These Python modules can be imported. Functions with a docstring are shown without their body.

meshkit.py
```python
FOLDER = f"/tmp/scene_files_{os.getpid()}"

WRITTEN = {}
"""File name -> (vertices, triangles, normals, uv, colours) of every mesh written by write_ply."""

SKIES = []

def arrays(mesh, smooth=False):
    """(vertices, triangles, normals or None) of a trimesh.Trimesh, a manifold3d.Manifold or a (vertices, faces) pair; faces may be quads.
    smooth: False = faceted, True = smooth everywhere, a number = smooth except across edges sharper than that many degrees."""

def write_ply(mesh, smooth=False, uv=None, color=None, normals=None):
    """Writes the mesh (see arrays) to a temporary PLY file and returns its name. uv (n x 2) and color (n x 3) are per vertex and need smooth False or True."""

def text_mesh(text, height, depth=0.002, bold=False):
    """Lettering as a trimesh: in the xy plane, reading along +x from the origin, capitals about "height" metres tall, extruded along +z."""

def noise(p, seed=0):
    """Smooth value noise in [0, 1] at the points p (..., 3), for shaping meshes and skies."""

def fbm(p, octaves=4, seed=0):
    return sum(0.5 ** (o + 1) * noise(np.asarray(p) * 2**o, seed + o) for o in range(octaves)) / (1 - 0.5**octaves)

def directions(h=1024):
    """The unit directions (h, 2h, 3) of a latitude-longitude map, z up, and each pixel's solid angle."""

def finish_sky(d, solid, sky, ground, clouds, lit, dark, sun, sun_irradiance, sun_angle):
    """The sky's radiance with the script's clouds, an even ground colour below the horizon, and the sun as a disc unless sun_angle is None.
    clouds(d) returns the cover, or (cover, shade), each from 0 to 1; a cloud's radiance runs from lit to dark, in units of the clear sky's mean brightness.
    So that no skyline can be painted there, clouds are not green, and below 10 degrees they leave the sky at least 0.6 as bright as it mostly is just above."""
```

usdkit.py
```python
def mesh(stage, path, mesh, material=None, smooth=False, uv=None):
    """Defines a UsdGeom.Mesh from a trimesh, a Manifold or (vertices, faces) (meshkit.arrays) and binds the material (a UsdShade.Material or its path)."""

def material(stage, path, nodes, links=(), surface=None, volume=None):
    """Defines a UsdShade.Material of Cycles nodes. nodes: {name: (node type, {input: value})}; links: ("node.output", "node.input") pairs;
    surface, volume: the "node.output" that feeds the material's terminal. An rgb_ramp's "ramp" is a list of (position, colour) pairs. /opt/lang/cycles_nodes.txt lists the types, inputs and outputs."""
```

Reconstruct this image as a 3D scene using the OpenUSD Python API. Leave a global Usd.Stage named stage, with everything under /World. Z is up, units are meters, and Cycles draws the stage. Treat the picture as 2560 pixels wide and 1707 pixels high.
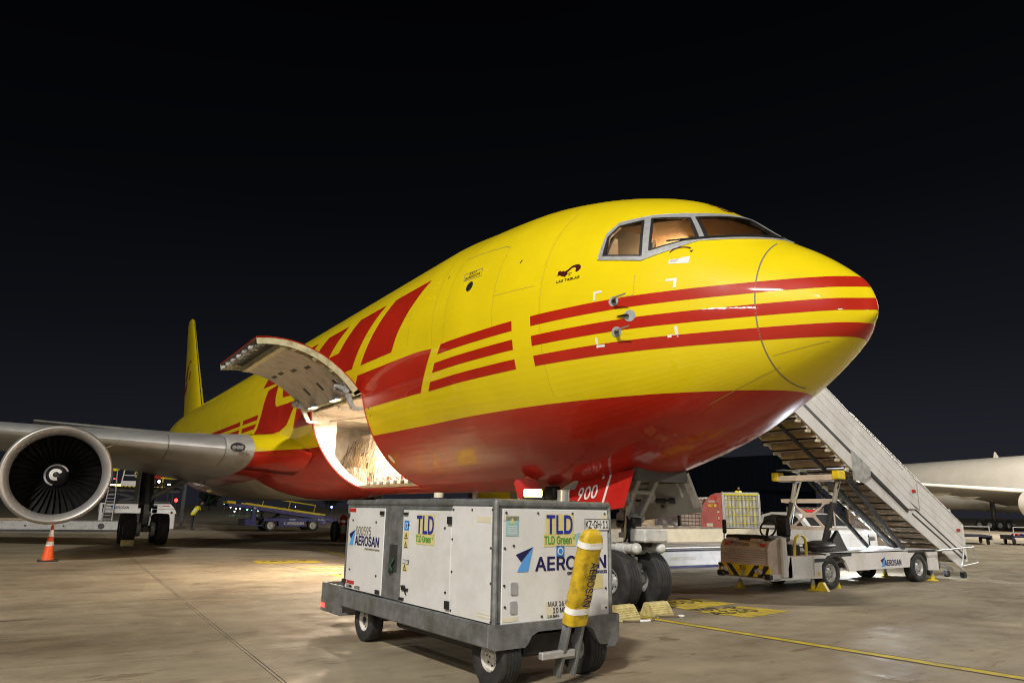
import math, random, numpy as np, trimesh, usdkit, meshkit, manifold3d
from pxr import Usd, UsdGeom, UsdShade, UsdLux, Gf, Sdf, Vt
from scipy.interpolate import PchipInterpolator
from shapely.geometry import Polygon, box as sbox, LineString
from shapely import affinity
random.seed(7); rng = np.random.default_rng(7)
stage = Usd.Stage.CreateInMemory()
UsdGeom.SetStageUpAxis(stage, 'Z'); UsdGeom.SetStageMetersPerUnit(stage, 1.0)
UsdGeom.Xform.Define(stage, '/World'); UsdGeom.Scope.Define(stage, '/World/Looks')
PI = math.pi

# ------------------------------------------------------------------ camera, sky, sun, exposure
CAM, YAW, PITCH, ROLL, FPX = (-4.3294, 8.2080, 1.5401), -0.58287, 0.237215, 0.016114, 1734.16
d = np.array([math.cos(YAW)*math.cos(PITCH), math.sin(YAW)*math.cos(PITCH), math.sin(PITCH)])
r = np.cross(d, [0, 0, 1]); r /= np.linalg.norm(r); u = np.cross(r, d)
r2 = r*math.cos(ROLL)+u*math.sin(ROLL); u2 = -r*math.sin(ROLL)+u*math.cos(ROLL)
cam = UsdGeom.Camera.Define(stage, '/World/camera')
cam.AddTransformOp().Set(Gf.Matrix4d(*r2, 0, *u2, 0, *(-d), 0, *CAM, 1))
cam.CreateHorizontalApertureAttr(36.0); cam.CreateVerticalApertureAttr(36.0*682/1024)
cam.CreateFocalLengthAttr(36.0*FPX/2560); cam.CreateClippingRangeAttr(Gf.Vec2f(0.05, 5000))
cam.CreateExposureAttr(0.36)

SUN_DIR = np.array([-0.66, 0.62, 0.0]); SUN_EL = math.radians(30)
sd = SUN_DIR/np.linalg.norm(SUN_DIR)*math.cos(SUN_EL); sd[2] = math.sin(SUN_EL)
sky = usdkit.material(stage, '/World/Looks/night_sky', {
    's': ('sky_texture', {'sky_type': 'single_scattering', 'sun_disc': False, 'sun_elevation': SUN_EL, 'sun_rotation': math.atan2(sd[0], sd[1])}),
    'g': ('texture_coordinate', {}), 'z': ('separate_xyz', {}), 'r': ('rgb_ramp', {'ramp': [(0., (.014, .0145, .020)), (.10, (.0105, .011, .0155)), (.22, (.0052, .0056, .0078)), (.40, (.0018, .002, .0026)), (.62, (.0006, .0007, .0008)), (1., (.0003, .0004, .0004))]}),
    'k': ('mix', {'mix_type': 'multiply', 'fac': 1., 'color2': (.0002, .0002, .0002)}), 'e': ('map_range', {'from_min': -1., 'from_max': .5, 'to_min': .95, 'to_max': .38}), 't': ('mix', {'mix_type': 'multiply', 'fac': 1.}), 'a': ('mix', {'mix_type': 'add', 'fac': 1.}),
    'b': ('background_shader', {'strength': 1.0})}, [('g.generated', 'z.vector'), ('z.z', 'r.fac'), ('s.color', 'k.color1'), ('k.color', 'a.color1'), ('z.y', 'e.value'), ('r.color', 't.color1'), ('e.result', 't.color2'), ('t.color', 'a.color2'), ('a.color', 'b.color')], surface='b.background')
dome = UsdLux.DomeLight.Define(stage, '/World/sky')
UsdShade.MaterialBindingAPI.Apply(dome.GetPrim()).Bind(sky)
dome.GetPrim().SetCustomDataByKey('kind', 'structure')

def look_matrix(pos, target):
    pos = np.array(pos, float); z = pos-np.array(target, float); z /= np.linalg.norm(z)
    x = np.cross([0, 0, 1], z); x = x/np.linalg.norm(x) if np.linalg.norm(x) > 1e-6 else np.array([1., 0, 0]); y = np.cross(z, x)
    return Gf.Matrix4d(*x, 0, *y, 0, *z, 0, *pos, 1)

# the apron is lit by a floodlight mast far behind the photographer's left shoulder
key = UsdLux.DistantLight.Define(stage, '/World/floodlight_beam')
key.CreateIntensityAttr(0.06); key.CreateAngleAttr(2.2); key.CreateNormalizeAttr(True) if hasattr(key, 'CreateNormalizeAttr') else None
key.CreateColorAttr(Gf.Vec3f(1.0, 0.97, 0.93))
key.AddTransformOp().Set(look_matrix(sd, (0, 0, 0)))

def rect_light(path, pos, target, w, h, intensity, color):
    L = UsdLux.RectLight.Define(stage, path); L.CreateWidthAttr(w); L.CreateHeightAttr(h)
    L.CreateIntensityAttr(intensity); L.CreateColorAttr(Gf.Vec3f(*color)); L.AddTransformOp().Set(look_matrix(pos, target)); return L

# ------------------------------------------------------------------ helpers
def numbered(parent, name):
    p = f'{parent}/{name}'; k = 1
    while stage.GetPrimAtPath(p): p = f'{parent}/{name}_{k:03d}'; k += 1
    return p
def pth(x): return x if isinstance(x, str) else str(x.GetPath())
def tag(o, label=None, cat=None, group=None, kind=None):
    for k, v in (('label', label), ('category', cat), ('group', group), ('kind', kind)):
        if v: o.SetCustomDataByKey(k, v)
    return o
def thing(name, label, cat, loc=(0, 0, 0), rotz=0.0, group=None, kind=None):
    x = UsdGeom.Xform.Define(stage, numbered('/World', name)); x.AddTranslateOp().Set(Gf.Vec3d(*map(float, loc))); x.AddRotateZOp().Set(math.degrees(rotz))
    return tag(x.GetPrim(), label, cat, group, kind)
def dup(root, loc, rotz, label=None, group=None):
    was = root.GetCustomData()
    r = thing(root.GetName().rstrip('0123456789').rstrip('_'), label or was['label'], was.get('category'), loc, rotz, group or was.get('group'))
    r.GetReferences().AddInternalReference(root.GetPath()); r.SetInstanceable(True)
    return r
def holder(parent, name, label=None):
    return tag(UsdGeom.Xform.Define(stage, numbered(pth(parent), name)).GetPrim(), label)
def part(parent, name, m, mat, smooth=False, label=None):
    if isinstance(m, list): m = trimesh.util.concatenate(m)
    o = usdkit.mesh(stage, numbered(pth(parent), name), m, LK[mat] if isinstance(mat, str) else mat, smooth=smooth)
    return tag(o.GetPrim(), label)
def raw(parent, name, v, f, n, mat):
    m = UsdGeom.Mesh.Define(stage, numbered(pth(parent), name)); v = np.asarray(v, np.float32); f = np.asarray(f, np.int32)
    m.CreatePointsAttr(Vt.Vec3fArray.FromNumpy(v)); m.CreateFaceVertexCountsAttr(Vt.IntArray.FromNumpy(np.full(len(f), 3, np.int32)))
    m.CreateFaceVertexIndicesAttr(Vt.IntArray.FromNumpy(f.ravel())); m.CreateSubdivisionSchemeAttr('none')
    if n is not None:
        m.CreateNormalsAttr(Vt.Vec3fArray.FromNumpy(np.asarray(n, np.float32))); m.SetNormalsInterpolation('vertex' if len(n) == len(v) else 'faceVarying')
    UsdShade.MaterialBindingAPI.Apply(m.GetPrim()).Bind(LK[mat]); return m.GetPrim()

def T(m, loc=(0, 0, 0), rot=None):
    if rot is not None: m.apply_transform(trimesh.transformations.euler_matrix(*rot))
    m.apply_translation(loc); return m
def frame(m, o, xd, yd):
    xd = np.array(xd, float); yd = np.array(yd, float); xd /= np.linalg.norm(xd); yd -= xd*(yd@xd); yd /= np.linalg.norm(yd)
    M = np.eye(4); M[:3, 0] = xd; M[:3, 1] = yd; M[:3, 2] = np.cross(xd, yd); M[:3, 3] = o
    m = m.copy(); m.apply_transform(M); return m
def bx(a, b, c=0.0):
    """box between two corners, chamfered by c"""
    a, b = np.minimum(a, b).astype(float), np.maximum(a, b).astype(float)
    if c <= 0: return trimesh.creation.box(bounds=[a, b])
    c = min(c, *(0.45*(b-a)))
    pts = []
    for k in range(3):
        lo, hi = a+c, b-c; lo[k], hi[k] = a[k], b[k]
        pts += [[(lo, hi)[i][0], (lo, hi)[j][1], (lo, hi)[l][2]] for i in (0, 1) for j in (0, 1) for l in (0, 1)]
    return trimesh.convex.convex_hull(np.array(pts))
def tube(p, q, rad, n=10, r1=None):
    p, q = np.array(p, float), np.array(q, float); r1 = rad if r1 is None else r1
    h = np.linalg.norm(q-p); z = (q-p)/h; x = np.cross(z, [0, 0, 1] if abs(z[2]) < .9 else [1, 0, 0]); x /= np.linalg.norm(x); y = np.cross(z, x)
    t = np.arange(n)*2*PI/n; c = np.cos(t)[:, None]*x+np.sin(t)[:, None]*y
    v = np.vstack([p+c*rad, q+c*r1, [p], [q]]); f = []
    for i in range(n):
        j = (i+1) % n; f += [[i, j, n+j], [i, n+j, n+i], [2*n, j, i], [2*n+1, n+i, n+j]]
    return trimesh.Trimesh(v, f, process=False)
def bar(p, q, w, h, up=(0, 0, 1)):
    """rectangular bar from p to q, w across, h along up"""
    p, q = np.array(p, float), np.array(q, float); L = np.linalg.norm(q-p); z = (q-p)/L
    x = np.cross(up, z); x = x/np.linalg.norm(x) if np.linalg.norm(x) > 1e-6 else np.array([1., 0, 0]); y = np.cross(z, x)
    M = np.eye(4); M[:3, 0], M[:3, 1], M[:3, 2], M[:3, 3] = x, y, z, (p+q)/2
    m = bx((-w/2, -h/2, -L/2), (w/2, h/2, L/2), min(w, h)*.12); m.apply_transform(M); return m
def pipe(pts, rad, n=8, closed=False):
    pts = np.array(pts, float); out = []
    if closed: pts = np.vstack([pts, pts[:1]])
    k = len(pts); tg = np.gradient(pts, axis=0); tg /= np.linalg.norm(tg, axis=1, keepdims=True)
    ref = np.array([0, 0, 1.]) if abs(tg[0][2]) < .9 else np.array([1., 0, 0]); rings = []
    for i in range(k):
        x = np.cross(tg[i], ref); x = x/np.linalg.norm(x) if np.linalg.norm(x) > 1e-4 else np.array([1., 0, 0]); y = np.cross(tg[i], x)
        a = np.arange(n)*2*PI/n; rings.append(pts[i]+rad*(np.cos(a)[:, None]*x+np.sin(a)[:, None]*y))
    v = np.vstack(rings+[[pts[0]], [pts[-1]]]); f = []
    for i in range(k-1):
        for j in range(n):
            a, b = i*n+j, i*n+(j+1) % n; f += [[a, a+n, b+n], [a, b+n, b]]
    for j in range(n): f += [[k*n, j, (j+1) % n], [k*n+1, (k-1)*n+(j+1) % n, (k-1)*n+j]]
    return trimesh.Trimesh(v, f, process=False)
def lathe(prof, n=48, axis='x', o=(0, 0, 0)):
    """prof: (axial, radius) pairs"""
    prof = np.array(prof, float); k = len(prof); a = np.arange(n)*2*PI/n
    v = np.stack([np.repeat(prof[:, 0], n), (prof[:, 1:2]*np.cos(a)).ravel(), (prof[:, 1:2]*np.sin(a)).ravel()], 1); f = []
    for i in range(k-1):
        for j in range(n):
            p, q = i*n+j, i*n+(j+1) % n; f += [[p, q, q+n], [p, q+n, p+n]]
    v = {'x': v, 'y': v[:, [1, 0, 2]]*[1, 1, -1], 'z': v[:, [1, 2, 0]]}[axis]
    m = trimesh.Trimesh(v+np.array(o, float), f, process=False); return m
def prism(poly, depth):
    if not isinstance(poly, Polygon) and not hasattr(poly, 'geoms'): poly = Polygon(poly)
    g = getattr(poly, 'geoms', [poly])
    return trimesh.util.concatenate([trimesh.creation.extrude_polygon(q, depth, engine='earcut') for q in g if q.area > 1e-9])
_tc = {}
def text(s, h, bold=False, depth=.003, italic=0):
    k = (s, h, bold, depth)
    if k not in _tc: _tc[k] = meshkit.text_mesh(s, h, depth, bold)
    m = _tc[k].copy()
    if italic: m.vertices[:, 0] += italic*m.vertices[:, 1]
    return m
def fit(m, w):
    """scale lettering in x to the given width, starting at x = 0"""
    b = m.bounds; m.vertices[:, 0] = (m.vertices[:, 0]-b[0][0])*w/(b[1][0]-b[0][0]); return m
def rrect(x0, y0, x1, y1, rad):
    return sbox(x0+rad, y0+rad, x1-rad, y1-rad).buffer(rad, quad_segs=5)

# ------------------------------------------------------------------ materials
LK = {}
def mat(name, col, rough=.5, metal=0., vary=.15, scale=3., bump=0., bscale=40., coat=0., spec=.5, emit=0., ecol=None, dirt=None, stretch=(1, 1, 1), obj=False):
    c = np.array(col, float)
    nd = {'p': ('principled_bsdf', {'base_color': tuple(c), 'roughness': rough, 'metallic': metal, 'coat_weight': coat, 'coat_roughness': .035, 'specular_ior_level': spec})}
    lk = []
    if vary or dirt:
        nd['g'] = ('texture_coordinate', {}) if obj else ('geometry', {})
        nd['m'] = ('mapping', {'scale': stretch}); lk.append(('g.object' if obj else 'g.position', 'm.vector'))
        nd['n'] = ('noise_texture', {'scale': scale, 'detail': 6., 'roughness': .65}); lk.append(('m.vector', 'n.vector'))
        lo, hi = c*(1-vary), np.minimum(c*(1+vary), 1)
        nd['r'] = ('rgb_ramp', {'ramp': [(0., tuple(lo)), (.32, tuple(lo)), (.7, tuple(hi)), (1., tuple(hi))]}); lk.append(('n.fac', 'r.fac'))
        out = 'r.color'
        if dirt:
            dcol, amt, dsc = dirt
            nd['n2'] = ('noise_texture', {'scale': dsc, 'detail': 8., 'roughness': .7}); lk.append(('m.vector', 'n2.vector'))
            nd['r2'] = ('rgb_ramp', {'ramp': [(0., (amt,)*3), (.36, (amt*.8,)*3), (.52, (0, 0, 0)), (1., (0, 0, 0))]}); lk.append(('n2.fac', 'r2.fac'))
            nd['x'] = ('mix', {'mix_type': 'mix', 'color2': tuple(dcol)}); lk += [('r2.color', 'x.fac'), (out, 'x.color1')]; out = 'x.color'
        lk.append((out, 'p.base_color'))
        nd['mr'] = ('map_range', {'from_min': .3, 'from_max': .7, 'to_min': max(rough-.08, .02), 'to_max': min(rough+.1, 1.)}); lk += [('n.fac', 'mr.value'), ('mr.result', 'p.roughness')]
    if bump:
        if 'g' not in nd: nd['g'] = ('geometry', {})
        nd['nb'] = ('noise_texture', {'scale': bscale, 'detail': 4.}); lk.append(('g.object' if obj and (vary or dirt) else 'g.position', 'nb.vector'))
        nd['b'] = ('bump', {'strength': bump, 'distance': .02}); lk += [('nb.fac', 'b.height'), ('b.normal', 'p.normal')]
    if emit:
        nd['p'][1]['emission_strength'] = emit; nd['p'][1]['emission_color'] = tuple(ecol or col)
    LK[name] = usdkit.material(stage, f'/World/Looks/{name}', nd, lk, surface='p.BSDF')
YEL, RED = (.80, .63, .008), (.44, .020, .008)
def livery(name, yel, red, split, low=None):
    nd = {'g': ('geometry', {}), 's': ('separate_xyz', {}), 'l': ('math', {'math_type': 'less_than', 'value2': split}),
          'n': ('noise_texture', {'scale': 1.6, 'detail': 6.}), 'ry': ('rgb_ramp', {'ramp': [(.3, tuple(np.array(yel)*.93)), (.7, yel)]}),
          'nr': ('noise_texture', {'scale': 1.1, 'detail': 7., 'roughness': .7}), 'mp': ('mapping', {'scale': (.35, 1, 1)}),
          'rr': ('rgb_ramp', {'ramp': [(.3, tuple(np.array(red)*.72)), (.52, red), (.75, tuple(np.array(red)*1.02+np.array([.03, .028, .022])))]}),
          'x': ('mix', {}), 'p': ('principled_bsdf', {'roughness': .4, 'specular_ior_level': .12, 'coat_weight': .6, 'coat_roughness': .035}), 'mr': ('map_range', {'from_min': .3, 'from_max': .75, 'to_min': .26, 'to_max': .5}),
          'nb': ('noise_texture', {'scale': 2.6, 'detail': 1.5}), 'b': ('bump', {'strength': .05, 'distance': .02})}
    lk = [('g.position', 's.vector'), ('s.z', 'l.value1'), ('g.position', 'n.vector'), ('n.fac', 'ry.fac'), ('g.position', 'mp.vector'), ('mp.vector', 'nr.vector'), ('nr.fac', 'rr.fac'),
          ('l.value', 'x.fac'), ('ry.color', 'x.color1'), ('rr.color', 'x.color2'), ('x.color', 'p.base_color'), ('nr.fac', 'mr.value'), ('mr.result', 'p.roughness'), ('g.position', 'nb.vector'), ('nb.fac', 'b.height'), ('b.normal', 'p.normal'), ('b.normal', 'p.coat_normal')]
    if low:
        nd['l2'] = ('math', {'math_type': 'less_than', 'value2': low[0]}); nd['x2'] = ('mix', {'color2': low[1]})
        lk.remove(('x.color', 'p.base_color')); lk += [('s.z', 'l2.value1'), ('l2.value', 'x2.fac'), ('x.color', 'x2.color1'), ('x2.color', 'p.base_color')]
    LK[name] = usdkit.material(stage, f'/World/Looks/{name}', nd, lk, surface='p.BSDF')
livery('livery_paint', YEL, RED, 3.105)
livery('fairing_paint', YEL, RED, 3.105, (1.80, (.36, .30, .24)))
mat('red_paint', RED, .4, vary=.1, scale=1.2, coat=.6, spec=.12)
mat('yellow_paint', YEL, .4, vary=.06, scale=1.2, coat=.5, spec=.12)
mat('dark_red', (.10, .015, .012), .4)
mat('maroon', (.06, .006, .006), .4)
mat('white_decal', (.78, .78, .76), .35, vary=.05)
mat('black_decal', (.02, .02, .022), .4, vary=0)
mat('seam', (.42, .33, .05), .6, vary=0)
mat('seam_soft', (.60, .46, .02), .6, vary=0)
mat('fairing_grey', (.44, .39, .32), .45, vary=.18, scale=1.4, dirt=((.2, .15, .1), .6, 1.2))
mat('seam_grey', (.20, .18, .12), .6, vary=0)
mat('lip_metal', (.50, .49, .48), .36, .6, vary=.08, scale=1.5, bump=.02, bscale=9)
mat('slat_metal', (.50, .50, .50), .38, .55, vary=.1, scale=2.2, stretch=(.4, .4, 1), bump=.03, bscale=6)
mat('wing_grey', (.36, .36, .35), .38, vary=.12, scale=1.2, dirt=((.16, .14, .12), .6, 1.1))
mat('frame_grey', (.42, .43, .45), .4, .3, vary=.12, scale=14)
mat('barrel', (.016, .016, .017), .6, vary=.2)
mat('fan_metal', (.014, .014, .015), .5, .3, vary=.2, scale=6)
mat('spinner', (.02, .02, .022), .4, vary=0)
mat('rubber', (.022, .022, .023), .75, vary=.3, scale=9, dirt=((.09, .08, .07), .4, 6), bump=.08, bscale=60)
mat('rim_white', (.62, .60, .55), .5, vary=.15, scale=12, dirt=((.16, .12, .08), .8, 9))
mat('gear_grey', (.38, .39, .39), .38, vary=.18, scale=8, dirt=((.07, .06, .05), .8, 5))
mat('gear_dark', (.05, .05, .052), .45, .2, vary=.3, scale=8)
mat('gear_white', (.62, .63, .61), .35, vary=.1, scale=6, dirt=((.2, .18, .15), .5, 6))
mat('chrome', (.62, .62, .62), .25, .7, vary=0)
mat('hose', (.012, .012, .013), .5, vary=0)
mat('primer', (.55, .53, .34), .55, vary=.12, scale=5, dirt=((.22, .19, .12), .7, 5))
mat('lining', (.66, .62, .56), .5, vary=.08, scale=3, dirt=((.3, .26, .2), .5, 3))
mat('door_lining', (.40, .37, .34), .5, vary=.1, scale=3, dirt=((.2, .17, .12), .6, 2.5))
mat('cockpit_dark', (.025, .024, .024), .6, vary=.2)
mat('cockpit_tan', (.38, .30, .22), .6, vary=.15, scale=4)
mat('bay_dark', (.09, .09, .085), .6, vary=.2)
LK['pane'] = usdkit.material(stage, '/World/Looks/pane', {'t': ('transparent_bsdf', {'color': (.72, .74, .72)}), 'g': ('glossy_bsdf', {'roughness': .02, 'color': (1, 1, 1)}),
    'f': ('fresnel', {'IOR': 1.5}), 'm': ('mix_closure', {})}, [('f.fac', 'm.fac'), ('t.BSDF', 'm.closure1'), ('g.BSDF', 'm.closure2')], surface='m.closure')
LK['lens'] = usdkit.material(stage, '/World/Looks/lens', {'t': ('transparent_bsdf', {'color': (.9, .9, .9)}), 'g': ('glossy_bsdf', {'roughness': .03}),
    'f': ('fresnel', {'IOR': 1.5}), 'm': ('mix_closure', {})}, [('f.fac', 'm.fac'), ('t.BSDF', 'm.closure1'), ('g.BSDF', 'm.closure2')], surface='m.closure')
def glow(name, col, s): mat(name, col, .4, vary=0, emit=s, ecol=col)
glow('lamp_warm', (1., .82, .58), 14); glow('lamp_white', (.92, .95, 1.), 30); glow('lamp_amber', (1., .62, .18), 9); glow('lamp_red', (1., .04, .03), 4)
glow('lamp_green', (.25, 1., .75), 10); glow('lamp_blue', (.15, .2, 1.), 14); glow('instrument_red', (1., .12, .04), 3); glow('flood_glass', (1., .9, .72), 60)
mat('panel_white', (.70, .70, .70), .32, vary=.05, scale=2.5, dirt=((.40, .36, .30), .3, 1.6), coat=.2)
mat('body_white', (.73, .72, .71), .35, vary=.06, scale=2., dirt=((.42, .38, .31), .4, 1.4), coat=.15)
mat('body_tan', (.60, .50, .42), .4, vary=.08, scale=2., dirt=((.3, .24, .18), .5, 2))
mat('galvanised', (.26, .27, .28), .45, .55, vary=.28, scale=9, dirt=((.12, .13, .10), .7, 3.5), bump=.04, bscale=30)
mat('galv_light', (.50, .50, .49), .42, .5, vary=.18, scale=8)
mat('navy', (.012, .012, .09), .4, vary=.05)
mat('logo_blue', (.02, .03, .30), .4, vary=.04)
mat('logo_sky', (.10, .34, .78), .4, vary=.04)
mat('sticker_yellow', (.66, .58, .25), .5, vary=.06)
mat('sticker_green', (.10, .30, .05), .5, vary=.06)
mat('sticker_blue', (.03, .22, .60), .4, vary=.05)
mat('cable_green', (.02, .06, .035), .6)
mat('sticker_cyan', (.30, .52, .55), .4, vary=.12, scale=20)
mat('safety_yellow', (.80, .60, .02), .45, vary=.14, scale=6, dirt=((.25, .2, .05), .5, 6))
mat('pad_yellow', (.62, .42, .015), .55, vary=.2, scale=7, dirt=((.14, .09, .02), .85, 9), bump=.12, bscale=14)
mat('reflective', (.88, .88, .86), .25, vary=.04, coat=.4)
mat('signal_red', (.50, .02, .015), .35, vary=.08, coat=.3)
mat('tape_cream', (.68, .63, .48), .5, vary=.1)
mat('cone_orange', (.80, .10, .015), .45, vary=.1, scale=8)
mat('chock_yellow', (.60, .52, .22), .6, vary=.2, scale=10, dirt=((.2, .15, .05), .7, 12))
mat('black_plastic', (.018, .018, .02), .45, vary=.2)
mat('purple_paint', (.055, .05, .20), .35, vary=.1, scale=3, dirt=((.03, .03, .06), .5, 3), coat=.2)
mat('purple_dark', (.02, .02, .05), .5, vary=.1)
mat('rust_deck', (.36, .26, .18), .6, vary=.3, scale=4)
mat('deck_cream', (.62, .55, .40), .5, vary=.1)
mat('steel_dark', (.07, .07, .075), .45, .6, vary=.2)
mat('stair_under', (.40, .33, .25), .5, vary=.18, scale=4, dirt=((.2, .14, .09), .6, 3))
mat('hivis', (.62, .80, .03), .7, vary=.15, scale=8, bump=.2, bscale=20)
mat('hivis_yellow', (.85, .78, .02), .7, vary=.15, scale=8)
mat('trousers', (.02, .022, .04), .8, vary=.2)
mat('skin', (.36, .2, .13), .5, vary=.1)
mat('hair', (.012, .01, .009), .6, vary=.2)
mat('jet_white', (.80, .74, .64), .3, vary=.05, scale=.7, coat=.2)
mat('jet_grey', (.30, .28, .24), .4, vary=.12, scale=.8)
mat('cargo_pink', (.62, .48, .42), .6, vary=.2, scale=2.2)
mat('cargo_tan', (.52, .39, .25), .6, vary=.3, scale=1.8, bump=.3, bscale=5)
mat('cargo_wrap', (.66, .59, .50), .22, vary=.35, scale=2.6, bump=.5, bscale=7, coat=.5)
mat('cargo_dark', (.14, .11, .11), .3, vary=.5, scale=2.5, bump=.4, bscale=8, coat=.4)
mat('cargo_white', (.82, .82, .80), .5, vary=.06)
mat('net_yellow', (.75, .66, .05), .6, vary=.1)
mat('net_tan', (.20, .15, .09), .7, vary=.1)
mat('uld_red', (.44, .10, .08), .45, vary=.3, scale=1.2)
mat('uld_silver', (.58, .58, .55), .35, .6, vary=.15, scale=3, bump=.2, bscale=5)
mat('hangar_wall', (.0025, .0038, .006), .9, spec=.03, vary=.2, scale=.2)
mat('tree_dark', (.02, .03, .02), .9, vary=.3)
mat('line_yellow', (.52, .40, .03), .7, vary=.25, scale=5, dirt=((.22, .19, .13), .8, 4))
mat('line_black', (.03, .03, .028), .7, vary=.2)

# ------------------------------------------------------------------ the apron: concrete slabs with open joints
def concrete(name, c):
    c = np.array(c)
    nd = {'g': ('geometry', {}), 'm1': ('mapping', {'scale': (.9, .25, 1), 'rotation': (0, 0, .96)}), 'n1': ('noise_texture', {'scale': 1.3, 'detail': 8., 'roughness': .68, 'distortion': .4}),
          'r1': ('rgb_ramp', {'ramp': [(.25, tuple(c*.55)), (.45, tuple(c*.92)), (.75, tuple(np.minimum(c*1.25, 1)))]}),
          'n2': ('noise_texture', {'scale': .45, 'detail': 5., 'roughness': .6}), 'r2': ('rgb_ramp', {'ramp': [(.3, (.58, .53, .49)), (.58, (1, 1, 1))]}),
          'x': ('mix', {'mix_type': 'multiply', 'fac': .85}),
          'm3': ('mapping', {'scale': (1.5, .38, 1), 'rotation': (0, 0, .96)}), 'n3': ('noise_texture', {'scale': 2.6, 'detail': 6., 'roughness': .75, 'distortion': .8}), 'r3': ('rgb_ramp', {'ramp': [(0., (.34, .26, .20)), (.34, (.45, .37, .30)), (.42, (1, 1, 1)), (1., (1, 1, 1))]}),
          'x2': ('mix', {'mix_type': 'multiply', 'fac': .8}),
          'n4': ('noise_texture', {'scale': 60., 'detail': 3.}), 'b': ('bump', {'strength': .25, 'distance': .006}), 'n5': ('noise_texture', {'scale': 2.2, 'detail': 3.}), 'mr': ('map_range', {'from_min': .35, 'from_max': .65, 'to_min': .42, 'to_max': .72}),
          'p': ('principled_bsdf', {'specular_ior_level': .35})}
    lk = [('g.position', 'm1.vector'), ('m1.vector', 'n1.vector'), ('n1.fac', 'r1.fac'), ('g.position', 'n2.vector'), ('n2.fac', 'r2.fac'), ('r1.color', 'x.color1'), ('r2.color', 'x.color2'),
          ('g.position', 'm3.vector'), ('m3.vector', 'n3.vector'), ('n3.fac', 'r3.fac'), ('x.color', 'x2.color1'), ('r3.color', 'x2.color2'), ('x2.color', 'p.base_color'),
          ('g.position', 'n4.vector'), ('n4.fac', 'b.height'), ('b.normal', 'p.normal'), ('g.position', 'n5.vector'), ('n5.fac', 'mr.value'), ('mr.result', 'p.roughness')]
    LK[name] = usdkit.material(stage, f'/World/Looks/{name}', nd, lk, surface='p.BSDF')
for k, f_ in enumerate((1., .93, 1.06, .98)): concrete(f'concrete_{"abcd"[k]}', np.array([.315, .268, .192])*f_)
concrete('far_concrete', (.36, .31, .23))
mat('joint_fill', (.045, .036, .03), .9, vary=.3)
ground = UsdGeom.Xform.Define(stage, '/World/apron').GetPrim(); tag(ground, kind='structure')
part(ground, 'joint_bed', (np.array([[-900, -900, -.0025], [900, -900, -.0025], [900, 900, -.0025], [-900, 900, -.0025]], float), np.array([[0, 1, 2], [0, 2, 3]])), 'joint_fill')
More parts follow.
